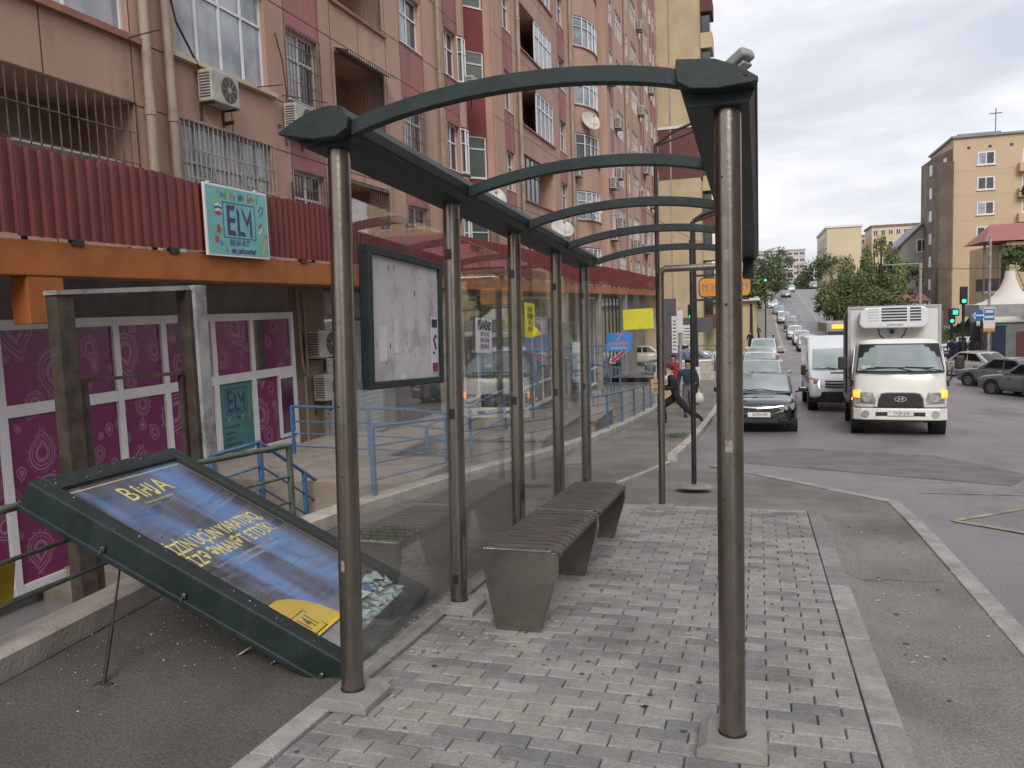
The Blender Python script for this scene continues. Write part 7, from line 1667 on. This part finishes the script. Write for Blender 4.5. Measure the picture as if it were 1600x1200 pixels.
crowd = [(1492, 545, 'cpurple', 'cnavy', 'person in a long purple coat at the kerb beside the traffic lights'), (1500, 541, 'cpurple', 'cblack', 'second person in purple, half behind the first'), (1508, 538, 'cgrey', 'cgrey', 'person in grey in the middle of the waiting crowd'),
         (1517, 540, 'cgrey', 'cblack', 'person with a pale cap behind the silver-gold car'), (1527, 542, 'cblue', 'cnavy', 'person in blue behind the roof of the silver-gold car'), (1543, 541, 'cwhite', 'cwhite', 'person in a white shirt near the bus stop flag'),
         (1551, 542, 'cgrey', 'cblack', 'person in dark grey just right of the white shirt'), (1559, 546, 'cblack', 'cblack', 'person in black between the white shirt and the striped one'), (1571, 550, 'cstripe', 'cblack', 'person in a black and white striped top'), (1487, 536, 'cnavy', 'cnavy', 'person in navy at the left end of the crowd')]
for i, (px, py, tp, lg, lab) in enumerate(crowd):
    Y = 59+(i % 3)*1.6; x = at(px, 520, Y).x; person(lab, x, Y, math.radians(random.uniform(-60, 60)), tp, lg, h=random.uniform(1.62, 1.8), base=.04, group='people waiting on the right pavement')

# ------------------------------------------------------------------ far street furniture
def signal(label, x, y, zoff=.04, h=3.6, lit='green', arm=False):
    t = thing('traffic_light', label, 'traffic light', (x, y, zt(x, y)+zoff), group='traffic lights at the junction')
    mb = MB(); mb.cyl((0, 0, 0), (0, 0, h), .08, n=12); mb.build('pole', 'darkmetal', t); mb = MB(); mb.bx(-.2, -.16, h-1.05, .2, .16, h+.05); mb.build('housing', 'blackpl', t, bevel=.04)
    for k in range(3): mb = MB(); mb.cyl((0, -.165, h-.2-.32*k), (0, -.18, h-.2-.32*k), .12, n=16); mb.build('lamp', 'greenlit' if k == 2 else 'blackpl', t)
    return t
g = at(1505, 560, 55); s1 = signal('taller traffic light with green ball and arrow on the right corner', at(1505, 500, 56).x, 56, h=4.95)
mb = MB(); mb.bx(-.7, -.16, 3.2, -.25, .16, 3.65); mb.build('arrow_housing', 'blackpl', s1, bevel=.03); mb = MB(); mb.bx(-.6, -.175, 3.3, -.33, -.161, 3.55); mb.build('arrow_lamp', 'greenlit', s1)
mb = MB(); mb.cyl((.75, -.2, 3.2), (.75, -.23, 3.2), .36, n=24); b_ = mb.build('round_sign', 'signblue', s1); mb = MB(); mb.bx(.45, -.235, 3.15, 1.15, -.24, 3.25); mb.bx(.55, -.235, 2.98, .63, -.24, 3.38); mb.build('arrow_mark', 'white', b_); mb = MB(); mb.bx(0, -.19, 3.15, 1.0, -.13, 3.21); mb.build('sign_arm', 'darkmetal', s1)
signal('shorter traffic light with a green ball left of the taller one', at(1487, 500, 62).x, 62, h=3.7)
signal('slim traffic light on a tall pole at the far left corner', at(1196, 450, 96).x, 96, h=7.4)
signal('green traffic light behind the sign pole on the left pavement', at(1079, 480, 60).x, 60, h=4.1)
# bus stop sign right
x = at(1545, 500, 50).x; t = thing('bus_stop_sign', 'blue and white bus stop sign with orange foot on a tall post at the right', 'sign', (x, 50, zt(x, 50)))
mb = MB(); mb.cyl((0, 0, 0), (0, 0, 7.5), .07, n=12); mb.build('pole', 'greysteel', t); mb = MB(); mb.bx(-.28, -.10, 2.55, .28, -.075, 3.7); pz = mb.build('panel', 'white', t)
mb = MB(); mb.bx(-.25, -.104, 3.0, .25, -.101, 3.62); mb.build('blue_field', 'signblue', pz); mb = MB(); mb.bx(-.18, -.108, 3.4, .18, -.105, 3.55); mb.bx(-.22, -.108, 3.12, .22, -.105, 3.24)
for k in (-.13, 0, .13): mb.bx(k-.045, -.1085, 3.43, k+.045, -.1082, 3.53)
mb.build('bus_symbol', 'white', pz); mb = MB(); mb.bx(-.28, -.104, 2.38, .28, -.08, 2.54); mb.build('orange_strip', 'signor', t)
# street lamps
def lamp(label, x, y, h, arm, thick=.08, zoff=0, head=True, group='street lamps'):
    t = thing('street_lamp', label, 'street lamp', (x, y, zt(x, y)+zoff), group=group)
    mb = MB(); mb.cyl((0, 0, 0), (0, 0, h), thick, thick*.65, n=12); mb.build('pole', 'darkmetal', t, smooth=True)
    mb = MB(); mb.tube([(0, 0, h), (arm*.35, 0, h+abs(arm)*.22), (arm, 0, h+abs(arm)*.42)], thick*.5, 8); mb.tube([(0, 0, h-.02), (arm*.5, -.0, h+abs(arm)*.12), (arm*1.0, -.0, h+abs(arm)*.30)], thick*.35, 8); mb.build('arm', 'darkmetal', t)
    mb = MB(); mb.box((arm*1.15, 0, h+abs(arm)*.42), (.6, .25, .12)); mb.build('lamp_head', 'greysteel', t, bevel=.04); return t
lamp('dark street lamp with two slanting arms rising behind the shelter ribs', at(1025, 300, 22).x, 22, 7.45, 1.5, .075, zoff=-.05)
lamp('dark street pole just right of the beige tower, seen between the ribs', at(1083, 400, 30).x-.0, 30, 6.6, 1.0, .14, zoff=-.05)
for k, (px, Y) in enumerate(((1222, 150), (1229, 185))): lamp('thin far lamp on the left of the hill, %s' % ('nearer one', 'farther one')[k], at(px, 440, Y).x-3, Y, 9, 1.4, .09)
t = thing('sign_boards', 'cluster of pale upright sign boards on a pole left of the sign pole', 'sign', (at(1062, 480, 27).x, 27, zt(-2, 27)-.05))
mb = MB(); mb.cyl((0, 0, 0), (0, 0, 3.4), .05, n=10); mb.build('pole', 'greysteel', t)
mb = MB(); mb.bx(-.26, -.08, 1.95, -.08, -.05, 3.15); mb.bx(-.075, -.08, 2.6, .1, -.05, 3.35); mb.bx(.105, -.08, 2.35, .35, -.05, 2.85); mb.build('board', 'white', t)
mb = MB()
for k in range(9): mb.bx(-.23, -.083, 2.05+k*.115, -.12, -.081, 2.09+k*.115)
for k in range(4): mb.bx(.13, -.083, 2.42+k*.1, .32, -.081, 2.45+k*.1)
mb.build('printing', 'cgrey', t)
t = thing('dark_banner', 'tall dark banner panels behind the pale sign boards', 'sign', (at(1052, 470, 33).x, 33, zt(-2, 33)-.05)); mb = MB(); mb.bx(-.4, 0, .9, .1, .06, 4.0); mb.bx(.3, .3, 2.6, 1.5, .36, 3.2); mb.cyl((-.15, .03, 0), (-.15, .03, .9), .04); mb.cyl((.9, .33, 0), (.9, .33, 2.6), .04); mb.build('panel', 'cgrey', t)
x = at(1058, 540, 31).x; t = thing('flower_stall', 'small street stall with red and cream goods on the left pavement', 'stall', (x, 31, zt(x, 31)-.05)); mb = MB(); mb.bx(-.5, -.3, 0, .5, .3, .7); mb.build('crate', 'cream', t, bevel=.01)
mb = MB(); rr4 = random.Random(1)
for i in range(14): mb.sphere((rr4.uniform(-.45, .4), rr4.uniform(-.2, .2), .78+rr4.uniform(0, .25)), .12, 8, 6)
mb.build('goods', 'canvas', t); mb = MB(); mb.bx(-.1, -.32, .3, .25, -.305, 1.2); mb.build('red_cloth', 'cred', t)
x = at(1078, 590, 29).x; t = thing('notice_stand', 'white notice board with printed lines on the railing of the left pavement', 'sign', (x, 29, zt(x, 29))); mb = MB(); mb.bx(-.35, 0, .75, .35, .03, 1.35); mb.build('panel', 'white', t); mb = MB()
for k in range(5): mb.bx(-.28, -.004, .85+k*.09, .25, -.001, .885+k*.09)
mb.build('printing', 'cgrey', t)
# raised walkway at the end of the left pavement
t = thing('raised_walkway', 'pale concrete raised walkway with steps at the end of the left pavement', 'steps', (-2.4, 44, zt(-2, 44))); mb = MB(); mb.bx(-3, 0, -.2, .6, 1.5, .75); mb.bx(-3, -.8, -.2, .2, -.001, .35); mb.build('blocks', 'concrete_lt', t, bevel=.02)
rail('railing', 'grey-blue railing of the raised walkway', [(-5.2, 44.2, zt(-2, 44)+.75), (-2.0, 44.2, zt(-2, 44)+.75)], [.95, .6, .3], 'railblue', [0, 1, 2, 3.2], r=.03, pr=.05)
# bollard near the corner, dark pole with people
t = thing('pole', 'dark pole with hanging sign boards where two figures lean on the far left corner', 'pole', (at(1174, 500, 80).x, 80, zt(0, 80))); mb = MB(); mb.cyl((0, 0, 0), (0, 0, 4.3), .16, .12, n=12); mb.build('pole', 'blackpl', t)
# yellow walled compound and shed on the far left
t = thing('compound_wall', 'cream walled building with pale flat roof on the far left corner', 'building', (-9, 80, zt(-2, 80)))
mb = MB(); mb.bx(0, 0, 0, 8.6, 40, 4.6); mb.build('wall', 'cream2', t); mb = MB(); mb.bx(-.4, -.6, 4.601, 9.1, 40.3, 4.85); mb.build('roof', 'white', t, bevel=.03); mb = MB()
for k in range(5): mb.bx(8.59, 3+7*k, 0, 8.75, 3.5+7*k, 4.59)
mb.bx(2, -.05, 0, 4.5, .02, 2.6); mb.build('pilaster', 'cream', t)
for k, (y, hh) in enumerate(((122, 3.2), (140, 3.0), (158, 3.0))):
    t = thing('street_wall', ('cream boundary wall along the left of the hill, nearest length', 'cream boundary wall along the left of the hill, middle length', 'cream boundary wall along the left of the hill, highest length')[k], 'wall', (-.4, y, zt(0, y)), group='walls of the hill road'); mb = MB(); mb.bx(-.2, -1.5, -2, .2, 16, hh); mb.build('wall', 'cream2', t); mb = MB(); mb.bx(-.3, -1.6, hh+.001, .3, 16.1, hh+.15); mb.build('coping', 'white', t)
t = thing('street_wall', 'pale wall along the right of the hill below the tree', 'wall', (18.4, 95, zt(14, 95)), group='walls of the hill road'); mb = MB()
for k in range(11): y = k*9; z = zt(14, 95+y)-zt(14, 95); mb.bx(-.2, y, z-2, .2, y+8.99, z+2.6)
mb.build('wall', 'cream', t)

# ------------------------------------------------------------------ trees
def tree(name, label, x, y, h, w, n, mat, seed, clumps=26, leaf=.3, trunk=.25, zoff=0, shape='round', group=None, stems=3):
    rr = random.Random(seed); z0 = zt(x, y)+zoff; t = thing(name, label, 'tree', (x, y, z0), group=group)
    cl = []
    for i in range(clumps):
        a = rr.uniform(0, 2*PI); k = i/clumps
        if shape == 'spire':
            rad = w*.5*math.sqrt(rr.random()); hh = h*(.97-.55*(2*rad/w)**1.7)*rr.choice((1, .93, .8, .62, .5))
            cl.append((rad*math.cos(a), rad*math.sin(a), hh*.92, w*.075*rr.uniform(.7, 1.3), 2.6))
        else:
            hh = h*(.30+.66*rr.random()); f = math.sqrt(max(.05, 1-((hh/h-.58)/.48)**2)); rad = w*.5*f*math.sqrt(rr.random())
            cl.append((rad*math.cos(a), rad*math.sin(a), hh, w*.15*rr.uniform(.6, 1.25), 1.0))
    mb = MB()
    for s_ in range(stems):
        a = 2*PI*s_/stems+.4; pts = [(rr.uniform(-.1, .1), rr.uniform(-.1, .1), -1), (math.cos(a)*w*.03, math.sin(a)*w*.03, h*.22), (math.cos(a)*w*.11, math.sin(a)*w*.11, h*.55), (math.cos(a)*w*.17, math.sin(a)*w*.17, h*.85)]
        for (p, q), (ra, rb) in zip(zip(pts, pts[1:]), ((1, .8), (.8, .45), (.45, .12))): mb.cyl(p, q, trunk*ra, trunk*rb, n=8)
    for c in cl[::2]: mb.cyl((c[0]*.2, c[1]*.2, c[2]*.6), c[:3], trunk*.22, trunk*.06, n=5)
    mb.build('trunk', 'bark', t)
    mb = MB(); vs = []; fs = []
    for i in range(n):
        c = rr.choice(cl); mb.mat = 0 if rr.random() < .6 else 1
        d = Vector((rr.gauss(0, 1), rr.gauss(0, 1), rr.gauss(0, 1))).normalized()*c[3]*rr.random()**.45; p = Vector(c[:3])+Vector((d.x, d.y, d.z*1.15*c[4])); p.z = max(p.z, h*.1)
        u = Vector((rr.gauss(0, 1), rr.gauss(0, 1), rr.gauss(0, .7)+(1.6 if shape == 'spire' else 0))).normalized(); v = u.orthogonal().normalized(); v = Matrix.Rotation(rr.uniform(0, 6), 3, u) @ v; s = leaf*rr.uniform(.5, 1.2)
        mb.add([p-u*s*.7, p+v*s*.30, p+u*s*.7, p-v*s*.30], [(0, 1, 2, 3)])
    mb.build('crown', mat, t, normals=False); return t
LM = [['leafm', 'leafd'], ['leafl', 'leafm'], ['leafd', 'leafm']]
TR = [(1376, 112, 12.4, 6.4, 9000, 1, 'spire', 'tall pale green tree with upright sprays behind the lorry, highest of the group', 'spire'),
      (1328, 108, 9.2, 6, 7000, 1, 'spire', 'bushy green tree left of the tall upright tree', 'x'),
      (1350, 102, 6.4, 8, 6000, 0, 'round', 'dark rounded tree filling the middle of the group behind the lorry', 'x'),
      (1406, 116, 7.6, 6, 5000, 1, 'round', 'green tree to the right of the tall upright tree, above the red-roofed hut', 'x'),
      (1306, 112, 5.5, 5, 2600, 0, 'round', 'low dark tree at the left foot of the group beside the hill road', 'x'),
      (1375, 92, 5.0, 8, 2600, 2, 'round', 'low dark shrubby tree right behind the top of the lorry', 'x')]
for i, (px, Y, h, w, n, mi, shp, lab, _) in enumerate(TR):
    tree('tree', lab, at(px, 450, Y).x, Y, h, w, n, LM[mi], 30+i, clumps=75 if shp == 'spire' else 34, leaf=.34, trunk=.28, shape=shp, zoff=-.3, group='trees behind the lorry')
for i, (px, Y, h, w, n, mi, lab) in enumerate(((1186, 118, 6.6, 6.5, 2600, 0, 'dark tree over the cream compound, nearest the shelter beam'), (1202, 135, 5.8, 7, 2600, 0, 'dark tree behind the slim traffic light'), (1218, 160, 6.5, 9, 2600, 2, 'dark tree in front of the distant pink flats'), (1232, 190, 8.5, 8, 2000, 0, 'tree at the left of the crest of the hill'), (1275, 235, 8, 12, 1500, 0, 'low green tree beyond the crest of the hill'), (1300, 215, 8, 8, 1500, 0, 'tree at the right of the crest of the hill'))):
    x = at(px, 440, Y).x-(3 if px < 1240 else 0); tree('tree', lab, x, Y, h, w, n, LM[mi], 60+i, leaf=.55, trunk=.25, group='trees along the hill road')
tree('tree', 'leafy tree reaching into the right picture edge beside the beige mansion', at(1618, 400, 62).x, 62, 12.8, 3.2, 1500, LM[0], 90, clumps=14, leaf=.42, trunk=.16)

# ------------------------------------------------------------------ far buildings
def flats(name, label, x0, y0, x1, y1, zb, zt_, mat, floors, cols_f, cols_s=0, roof=None, win=(1.2, 1.4), side='L', wmat='wglass', balc=False, cat='building', rz=0, maxw=95):
    t = thing(name, label, cat, (x0, y0, zb), (0, 0, rz)); W_, D_, H_ = x1-x0, y1-y0, zt_-zb
    mb = MB(); mb.bx(0, 0, 0, W_, D_, H_); mb.build('wall', mat, t)
    mb = MB(); mb.bx(-.3, -.3, H_+.001, W_+.3, D_+.3, H_+.5); mb.build('roof', roof or 'white', t)
    cnt = 0
    for f in range(floors):
        z = H_-(f+.5)*3.0*1.0-.7
        if z < .5: continue
        for k in range(cols_f):
            u = W_*(k+.5)/cols_f
            if cnt > maxw: break
            cnt += 1; mb = MB(); mb.bx(u-win[0]/2, -.06, z, u+win[0]/2, .02, z+win[1]); w_ = mb.build('window', 'pvc', t); mb = MB(); mb.bx(u-win[0]/2+.1, -.07, z+.1, u-.05, -.061, z+win[1]-.1); mb.bx(u+.05, -.07, z+.1, u+win[0]/2-.1, -.061, z+win[1]-.1); mb.build('pane', wmat, w_)
            if balc and k % 3 == 1: mb = MB(); mb.bx(u-1.3, -.9, z-.9, u+1.3, -.061, z+.1); mb.build('balcony', 'brownred' if f % 2 else 'farwhite', t)
        for k in range(cols_s):
            v = D_*(k+.5)/cols_s
            if cnt > maxw: break
            cnt += 1; xx = -.06 if side == 'L' else W_+.06; mb = MB(); mb.bx(xx-.0, v-.7, z, xx+(.08 if side == 'L' else -.08), v+.7, z+win[1]); mb.build('window', wmat, t)
    return t
# ochre block on the right
rb = thing('apartment_block', 'ochre nine-storey block with plain end wall and brown stair tower on the right', 'building', (at(1490, 225, 113).x-1.5, 113, -6))
ZR = at(1545, 212, 113).z
def bxr(name, mat, *a, parent=None, bevel=0): mb = MB(); mb.bx(*a); return mb.build(name, mat, parent or rb, bevel=bevel)
bxr('wall', 'ochre', 1.5, 0, 0, 32, 14, ZR+6)
mb = MB(); mb.prism([(.35, 14), (.6, 6), (1.49, .3), (1.49, 14)], 'z', 0, ZR+4); mb.v = [(a, b, c if c < 1 else c+(.9 if a > 0 else -1.2)) for a, b, c in mb.v]; mb.build('stair_tower', 'brownst', rb)
mb = MB(); mb.prism([(.0, 1.6), (.0, -.02), (1.2, -1.2), (1.49, -.5), (1.49, .29)], 'z', 0, ZR+3.2); mb.build('corner_shaft', 'brownst', rb)
for k in range(9): 
    z = ZR+6-3.0*(k+1)-.4
    for yy_, xx in ((2.6, 1.13), (8.0, .53)): mb = MB(); mb.box((xx, yy_, z+.8), (.12, 1.1, 1.4), Matrix.Rotation(math.radians(6), 3, 'Z')); mb.build('stair_window', 'pvc' if (k*3+int(yy_)) % 3 else 'wglass', rb)
    bxr('floor_band', 'ochre', 1.7, -.02, z-.6, 32, -.001, z-.55)
    for u in (5.1, 9.9, 14.6, 19.5, 25, 29):
        w_ = bxr('window', 'pvc', u-.95, -.05, z, u+.95, .0, z+1.55); bxr('pane', 'wglass' if k % 2 else 'wglass2', u-.8, -.06, z+.12, u-.06, -.051, z+1.42, parent=w_); bxr('pane', 'wglass', u+.06, -.06, z+.12, u+.8, -.051, z+1.42, parent=w_); bxr('sill', 'white', u-1.05, -.15, z-.12, u+1.05, -.001, z-.001, parent=w_)
        if 9 < u < 11 or 19 < u < 20: bxr('balcony', 'cream', u-1.4, -.9, z-1.2, u+2.2, -.001, z-.15)
for u in range(12): bxr('roof_vent', 'brownred', 3+u*2.3, -.03, ZR+4.6, 3.35+u*2.3, -.001, ZR+4.9)
bxr('roof_edge', 'roofgrey', 1.2, -.3, ZR+6.001, 32, 14, ZR+6.25); bxr('lift_house', 'roofgrey', 2.6, 3, ZR+6.26, 7.4, 9, ZR+7.0)
mb = MB(); mb.cyl((7, 4, ZR+7), (7, 4, ZR+10), .05); mb.cyl((11, 4, ZR+7), (11, 4, ZR+9.6), .05); mb.bx(6.3, 3.97, ZR+9.3, 7.7, 4.03, ZR+9.4); mb.build('aerial', 'darkmetal', rb)
# beige mansion with red roof
ms = thing('mansion', 'beige stone mansion with red metal roof and side balconies on the right', 'building', (at(1530, 348, 80).x+1.2, 80, at(1545, 352, 80).z-14.0))
def bxm(name, mat, *a, parent=None, bevel=0): mb = MB(); mb.bx(*a); return mb.build(name, mat, parent or ms, bevel=bevel)
bxm('wall', 'cream', 1.2, 0, 0, 22, 14, 12.5)
for k in range(30): bxm('stone_course', 'cream2', 1.19, -.03, .35+k*.4, 3.1, -.001, .62+k*.4) if k < 29 else None
for z in (4.4, 8.4, 12.2): bxm('cornice', 'cream2', .9, -.25, z, 22, -.0311, z+.3)
for z in (1.6, 5.4, 9.2):
    for u in (5.2, 9.5, 14, 18): w_ = bxm('window', 'brownred', u-.8, -.05, z, u+.8, .0, z+2.2); bxm('pane', 'wglass', u-.65, -.06, z+.15, u+.65, -.051, z+2.05, parent=w_); bxm('surround', 'cream2', u-1.1, -.12, z-.25, u+1.1, -.051, z-.05, parent=w_)
    bxm('side_window', 'wglass', 1.13, 1.2, z, 1.199, 2.3, z+1.9); 
    bl = bxm('balcony', 'darkmetal', -.6, .6, z-.9, -.56, 3.4, z+.2); bxm('balcony_floor', 'cream2', -.6, .6, z-1.05, 1.19, 3.4, z-.91, parent=bl); bxm('balcony_front', 'darkmetal', -.56, .6, z-.9, 1.1, .64, z+.2, parent=bl)
for x in (-.58, .6): mb = MB(); mb.cyl((x, .7, 0), (x, .7, 12.3), .11, n=8); mb.build('column', 'brownst', ms)
mb = MB(); mb.add([(-.9, -.6, 12.6), (4.5, -.6, 12.6), (4.5, 7, 12.6), (-.9, 7, 12.6), (.2, 2.0, 14.2), (4.5, 2.0, 14.2)], [(0, 1, 5, 4), (3, 0, 4), (2, 3, 4, 5), (1, 2, 5), (0, 3, 2, 1)]); mb.build('roof', 'roofred', ms)
mb = MB(); mb.add([(3.2, -.7, 12.62), (23, -.7, 12.62), (23, 15, 12.62), (3.2, 15, 12.62), (8.6, 6, 17.0), (18, 6, 17.0)], [(0, 1, 5, 4), (3, 0, 4), (2, 3, 4, 5), (1, 2, 5), (0, 3, 2, 1)]); mb.build('roof', 'roofred', ms)
bxm('chimney', 'roofgrey', 6.4, 4, 15, 7.1, 4.8, 17.6); bxm('drainpipe', 'white', 4.2, -.3, 0, 4.32, -.26, 12.4)
for z in (3.4, 7.3): bxm('air_unit', 'acw', 1.3, -.6, z+4, 2.1, -.05, z+4.6)
# middle distance blocks
XZ = lambda px, py, Y: (at(px, py, Y).x, at(px, py, Y).z)
flats('apartment_block', 'yellow cream block with blank end wall left of the tall tree', at(1292, 400, 215).x, 215, at(1346, 400, 215).x, 250, 0, at(1320, 355, 215).z, 'farcream', 5, 0, 10, win=(1.2, 1.4))
flats('apartment_block', 'long cream and ochre flats behind the tall tree', at(1362, 400, 240).x, 240, at(1470, 400, 240).x, 255, 0, at(1400, 353, 240).z, 'farcream', 6, 9, 0, roof='brownst')
flats('apartment_block', 'pale flats between the cream block and the tall tree', at(1344, 400, 260).x, 260, at(1366, 400, 260).x, 270, 0, at(1352, 369, 260).z, 'farwhite', 5, 3, 0, roof='roofgrey')
flats('apartment_block', 'distant pale pink flats beyond the crest of the hill', at(1166, 400, 400).x, 400, at(1258, 400, 400).x, 416, -6, at(1220, 392, 400).z, 'farwhite', 9, 10, 0, balc=True, roof='farwhite', win=(2.2, 1.3))
flats('low_block', 'small blue-white building at the foot of the distant pink flats', at(1242, 440, 300).x, 300, at(1259, 440, 300).x, 310, 0, at(1250, 439, 300).z, 'pwhite2', 2, 3, 0, roof='roofgrey')
# grey gabled house
M['greywall'] = pm('light_grey_render', (.42, .39, .35), (.35, .325, .3), .4, .9)
gh = thing('gabled_house', 'grey gabled house behind the red-roofed hut', 'house', (at(1408, 400, 125).x, 125, -4)); mb = MB(); mb.prism([(0, 0), (7.5, 0), (7.5, 12), (2.6, 15), (0, 12.4)], 'y', 0, 10); mb.build('wall', 'greywall', gh)
mb = MB(); mb.prism([(-.6, 12.1), (2.6, 15.25), (8.3, 11.9), (8.3, 11.65), (2.6, 15.0), (-.6, 11.85)], 'y', -.5, 10.5); mb.build('roof', 'roofgrey', gh)
for z in (11.2, 7.4): mb = MB(); mb.bx(1.9, -.06, z, 3.3, .0, z+1.8); w_ = mb.build('window', 'pvc', gh); mb = MB(); mb.bx(2.05, -.07, z+.15, 2.55, -.061, z+1.65); mb.bx(2.65, -.07, z+.15, 3.15, -.061, z+1.65); mb.build('pane', 'wglass', w_)
# red roofed hut
ht = thing('hut', 'white hut with a red roof among the shrubs behind the lorry', 'hut', (at(1382, 460, 98).x, 98, zt(14, 98)+.3)); mb = MB(); mb.bx(0, 0, -2, 4.2, 4, 3.3); mb.build('wall', 'white', ht); mb = MB(); mb.prism([(-.4, 3.31), (4.6, 3.31), (3.9, 4.0), (.4, 4.0)], 'y', -.4, 4.4); mb.build('roof', pm('pale_red_roof', (.42, .17, .14), (.35, .14, .12), .4, .7), ht); mb = MB(); mb.bx(1.6, -.05, 1.0, 2.8, .0, 2.3); mb.build('window', 'wglass2', ht)
# gantry frame and wires
gt = thing('gantry', 'thin grey overhead gantry frame behind the lorry', 'gantry', (at(1380, 450, 75).x, 75, zt(12, 75))); xr = at(1438, 450, 75).x-at(1380, 450, 75).x
mb = MB(); mb.cyl((xr, 0, 0), (xr, 0, 7.6), .12, n=8); mb.cyl((0, 0, 7.55), (xr, 0, 7.55), .05, n=6); mb.build('frame', 'greysteel', gt)
for k, (x0, y0, z0, x1, y1, z1, lab) in enumerate(((8, 70, 3.6, 60, 66, 3.4, 'thin overhead wire crossing behind the lorry and the traffic lights'), (-9, 60, 9, -2, 82, 6, 'thin overhead cable near the far end of the shelter roof'))):
    mb = MB(); n = 14; mb.tube([(x0+(x1-x0)*i/n, y0+(y1-y0)*i/n, z0+(z1-z0)*i/n-1.0*(1-(2*i/n-1)**2)*.6) for i in range(n+1)], .022, 5); tag(mb.build('overhead_wire', 'cable'), lab, 'wire')
# market tent and kiosk on the right
kx = at(1592, 480, 56).x
tn = thing('market_tent', 'white peaked tent top on a grey frame over the kiosk at the right edge', 'tent', (kx, 58, zt(16, 58)))
mb = MB(); n = 16; vs = []
for z, r in ((4.1, 2.0), (4.25, 1.5), (4.6, .95), (5.1, .55), (5.7, .33), (6.15, .28)):
    for i in range(n): a = 2*PI*i/n; vs.append((r*math.cos(a), r*math.sin(a), z))
mb.add(vs, [(j*n+i, j*n+(i+1) % n, (j+1)*n+(i+1) % n, (j+1)*n+i) for j in range(5) for i in range(n)]+[tuple(range(5*n, 6*n))]); mb.build('canvas', 'canvas', tn, smooth=True, angle=60)
mb = MB(); mb.bx(-2.2, -2.2, 3.35, 2.6, 2.2, 4.1); mb.build('fascia', 'alu', tn); mb = MB()
for xx in (-2.0, 2.3): mb.cyl((xx, -2.0, 0), (xx, -2.0, 3.35), .07)
mb.build('post', 'darkmetal', tn)
kt = thing('kiosk', 'grey glass kiosk with dark red door at the right picture edge', 'kiosk', (kx+1.0, 57.5, zt(16, 58))); mb = MB(); mb.bx(-2.4, -1.2, 0, 2.4, 1.2, 2.9); mb.build('wall', pm('kiosk_grey', (.2, .2, .2), None, 2, .5), kt); mb = MB(); mb.bx(-1.0, -1.26, 0, -.4, -1.2, 2.4); mb.bx(.5, -1.26, .0, 1.0, -1.2, 2.9); mb.build('door', 'brownred', kt); mb = MB(); mb.bx(-.3, -1.25, 1.2, .4, -1.2, 2.1); mb.build('poster', 'paper', kt); mb = MB(); mb.bx(-2.35, -1.25, .1, -1.6, -1.2, 2.8); mb.build('pillar', 'cnavy', kt)
aw = thing('stall_awning', 'cream sloping awning over the stalls behind the bus stop sign', 'awning', (at(1520, 480, 62).x, 62, zt(16, 62))); mb = MB(); mb.add([(0, -1, 2.75), (5.4, -1, 3.0), (5.4, 3, 4.1), (1.0, 3, 3.8), (0, -1, 2.65), (5.4, -1, 2.9), (5.4, 3, 4.0), (1.0, 3, 3.7)], [(0, 1, 2, 3), (7, 6, 5, 4), (0, 4, 5, 1), (1, 5, 6, 2), (2, 6, 7, 3), (3, 7, 4, 0)]); mb.build('canvas', 'canvas', aw); mb = MB(); mb.bx(.3, 1.5, 0, 5.2, 1.9, 2.9); mb.build('dark_interior', 'cgrey', aw)
mb = MB(); mb.bx(1.9, .9, 1.7, 2.6, 1.0, 2.1); mb.bx(3.2, .9, 1.3, 3.6, 1.0, 1.8); mb.build('yellow_goods', 'yellowp', aw); mb = MB(); mb.bx(3.8, .9, .6, 5.0, 1.1, 2.2); mb.build('red_panel', 'brownred', aw)
# the opposite side of the street: out of the frame, seen only as reflections in the shelter glass and shop windows
flats('apartment_block', 'pale yellow block across the street, seen only reflected in the shelter glass', 27, -42, 41, -6, 1.5, 21, 'cream2', 6, 3, 9, side='L', roof='roofgrey')
flats('apartment_block', 'pinkish block across the street with white windows, seen only reflected in the glass', 25, -2, 39, 34, -1, 19, 'farwhite', 6, 3, 9, side='L', roof='roofgrey')
flats('apartment_block', 'beige block behind the camera, seen only reflected in the car windows', -12, -95, 22, -80, 4, 24, 'cream', 6, 7, 0, roof='roofgrey')
# distant roadside greenery filling the skyline gap
def far_green(label, x0, x1, y, h, n, seed):
    rr = random.Random(seed); mb = MB()
    for i in range(n):
        x = rr.uniform(x0, x1); z = zt(min(max(x, 3), 12), y)+rr.random()**1.5*h*(.6+.4*math.sin(x*.6)); p = Vector((x, y+rr.uniform(-4, 4), z)); s = rr.uniform(.3, .8); a = rr.uniform(0, 6)
        mb.mat = rr.randrange(2); mb.add([p+Vector((math.cos(a)*s, .1, math.sin(a)*s)), p+Vector((-math.sin(a)*s*.6, -.1, math.cos(a)*s*.6)), p+Vector((-math.cos(a)*s, 0, -math.sin(a)*s)), p+Vector((math.sin(a)*s*.6, .1, -math.cos(a)*s*.6))], [(0, 1, 2, 3)])
    tag(mb.build('shrubbery', ['leafm', 'leafd'], normals=False), label, 'shrubs', kind='stuff')
far_green('mass of shrubs beyond the crest of the hill', 0, 30, 262, 6, 2200, 1); far_green('shrubs between the hut and the lorry', 15, 26, 90, 2.6, 1800, 2)
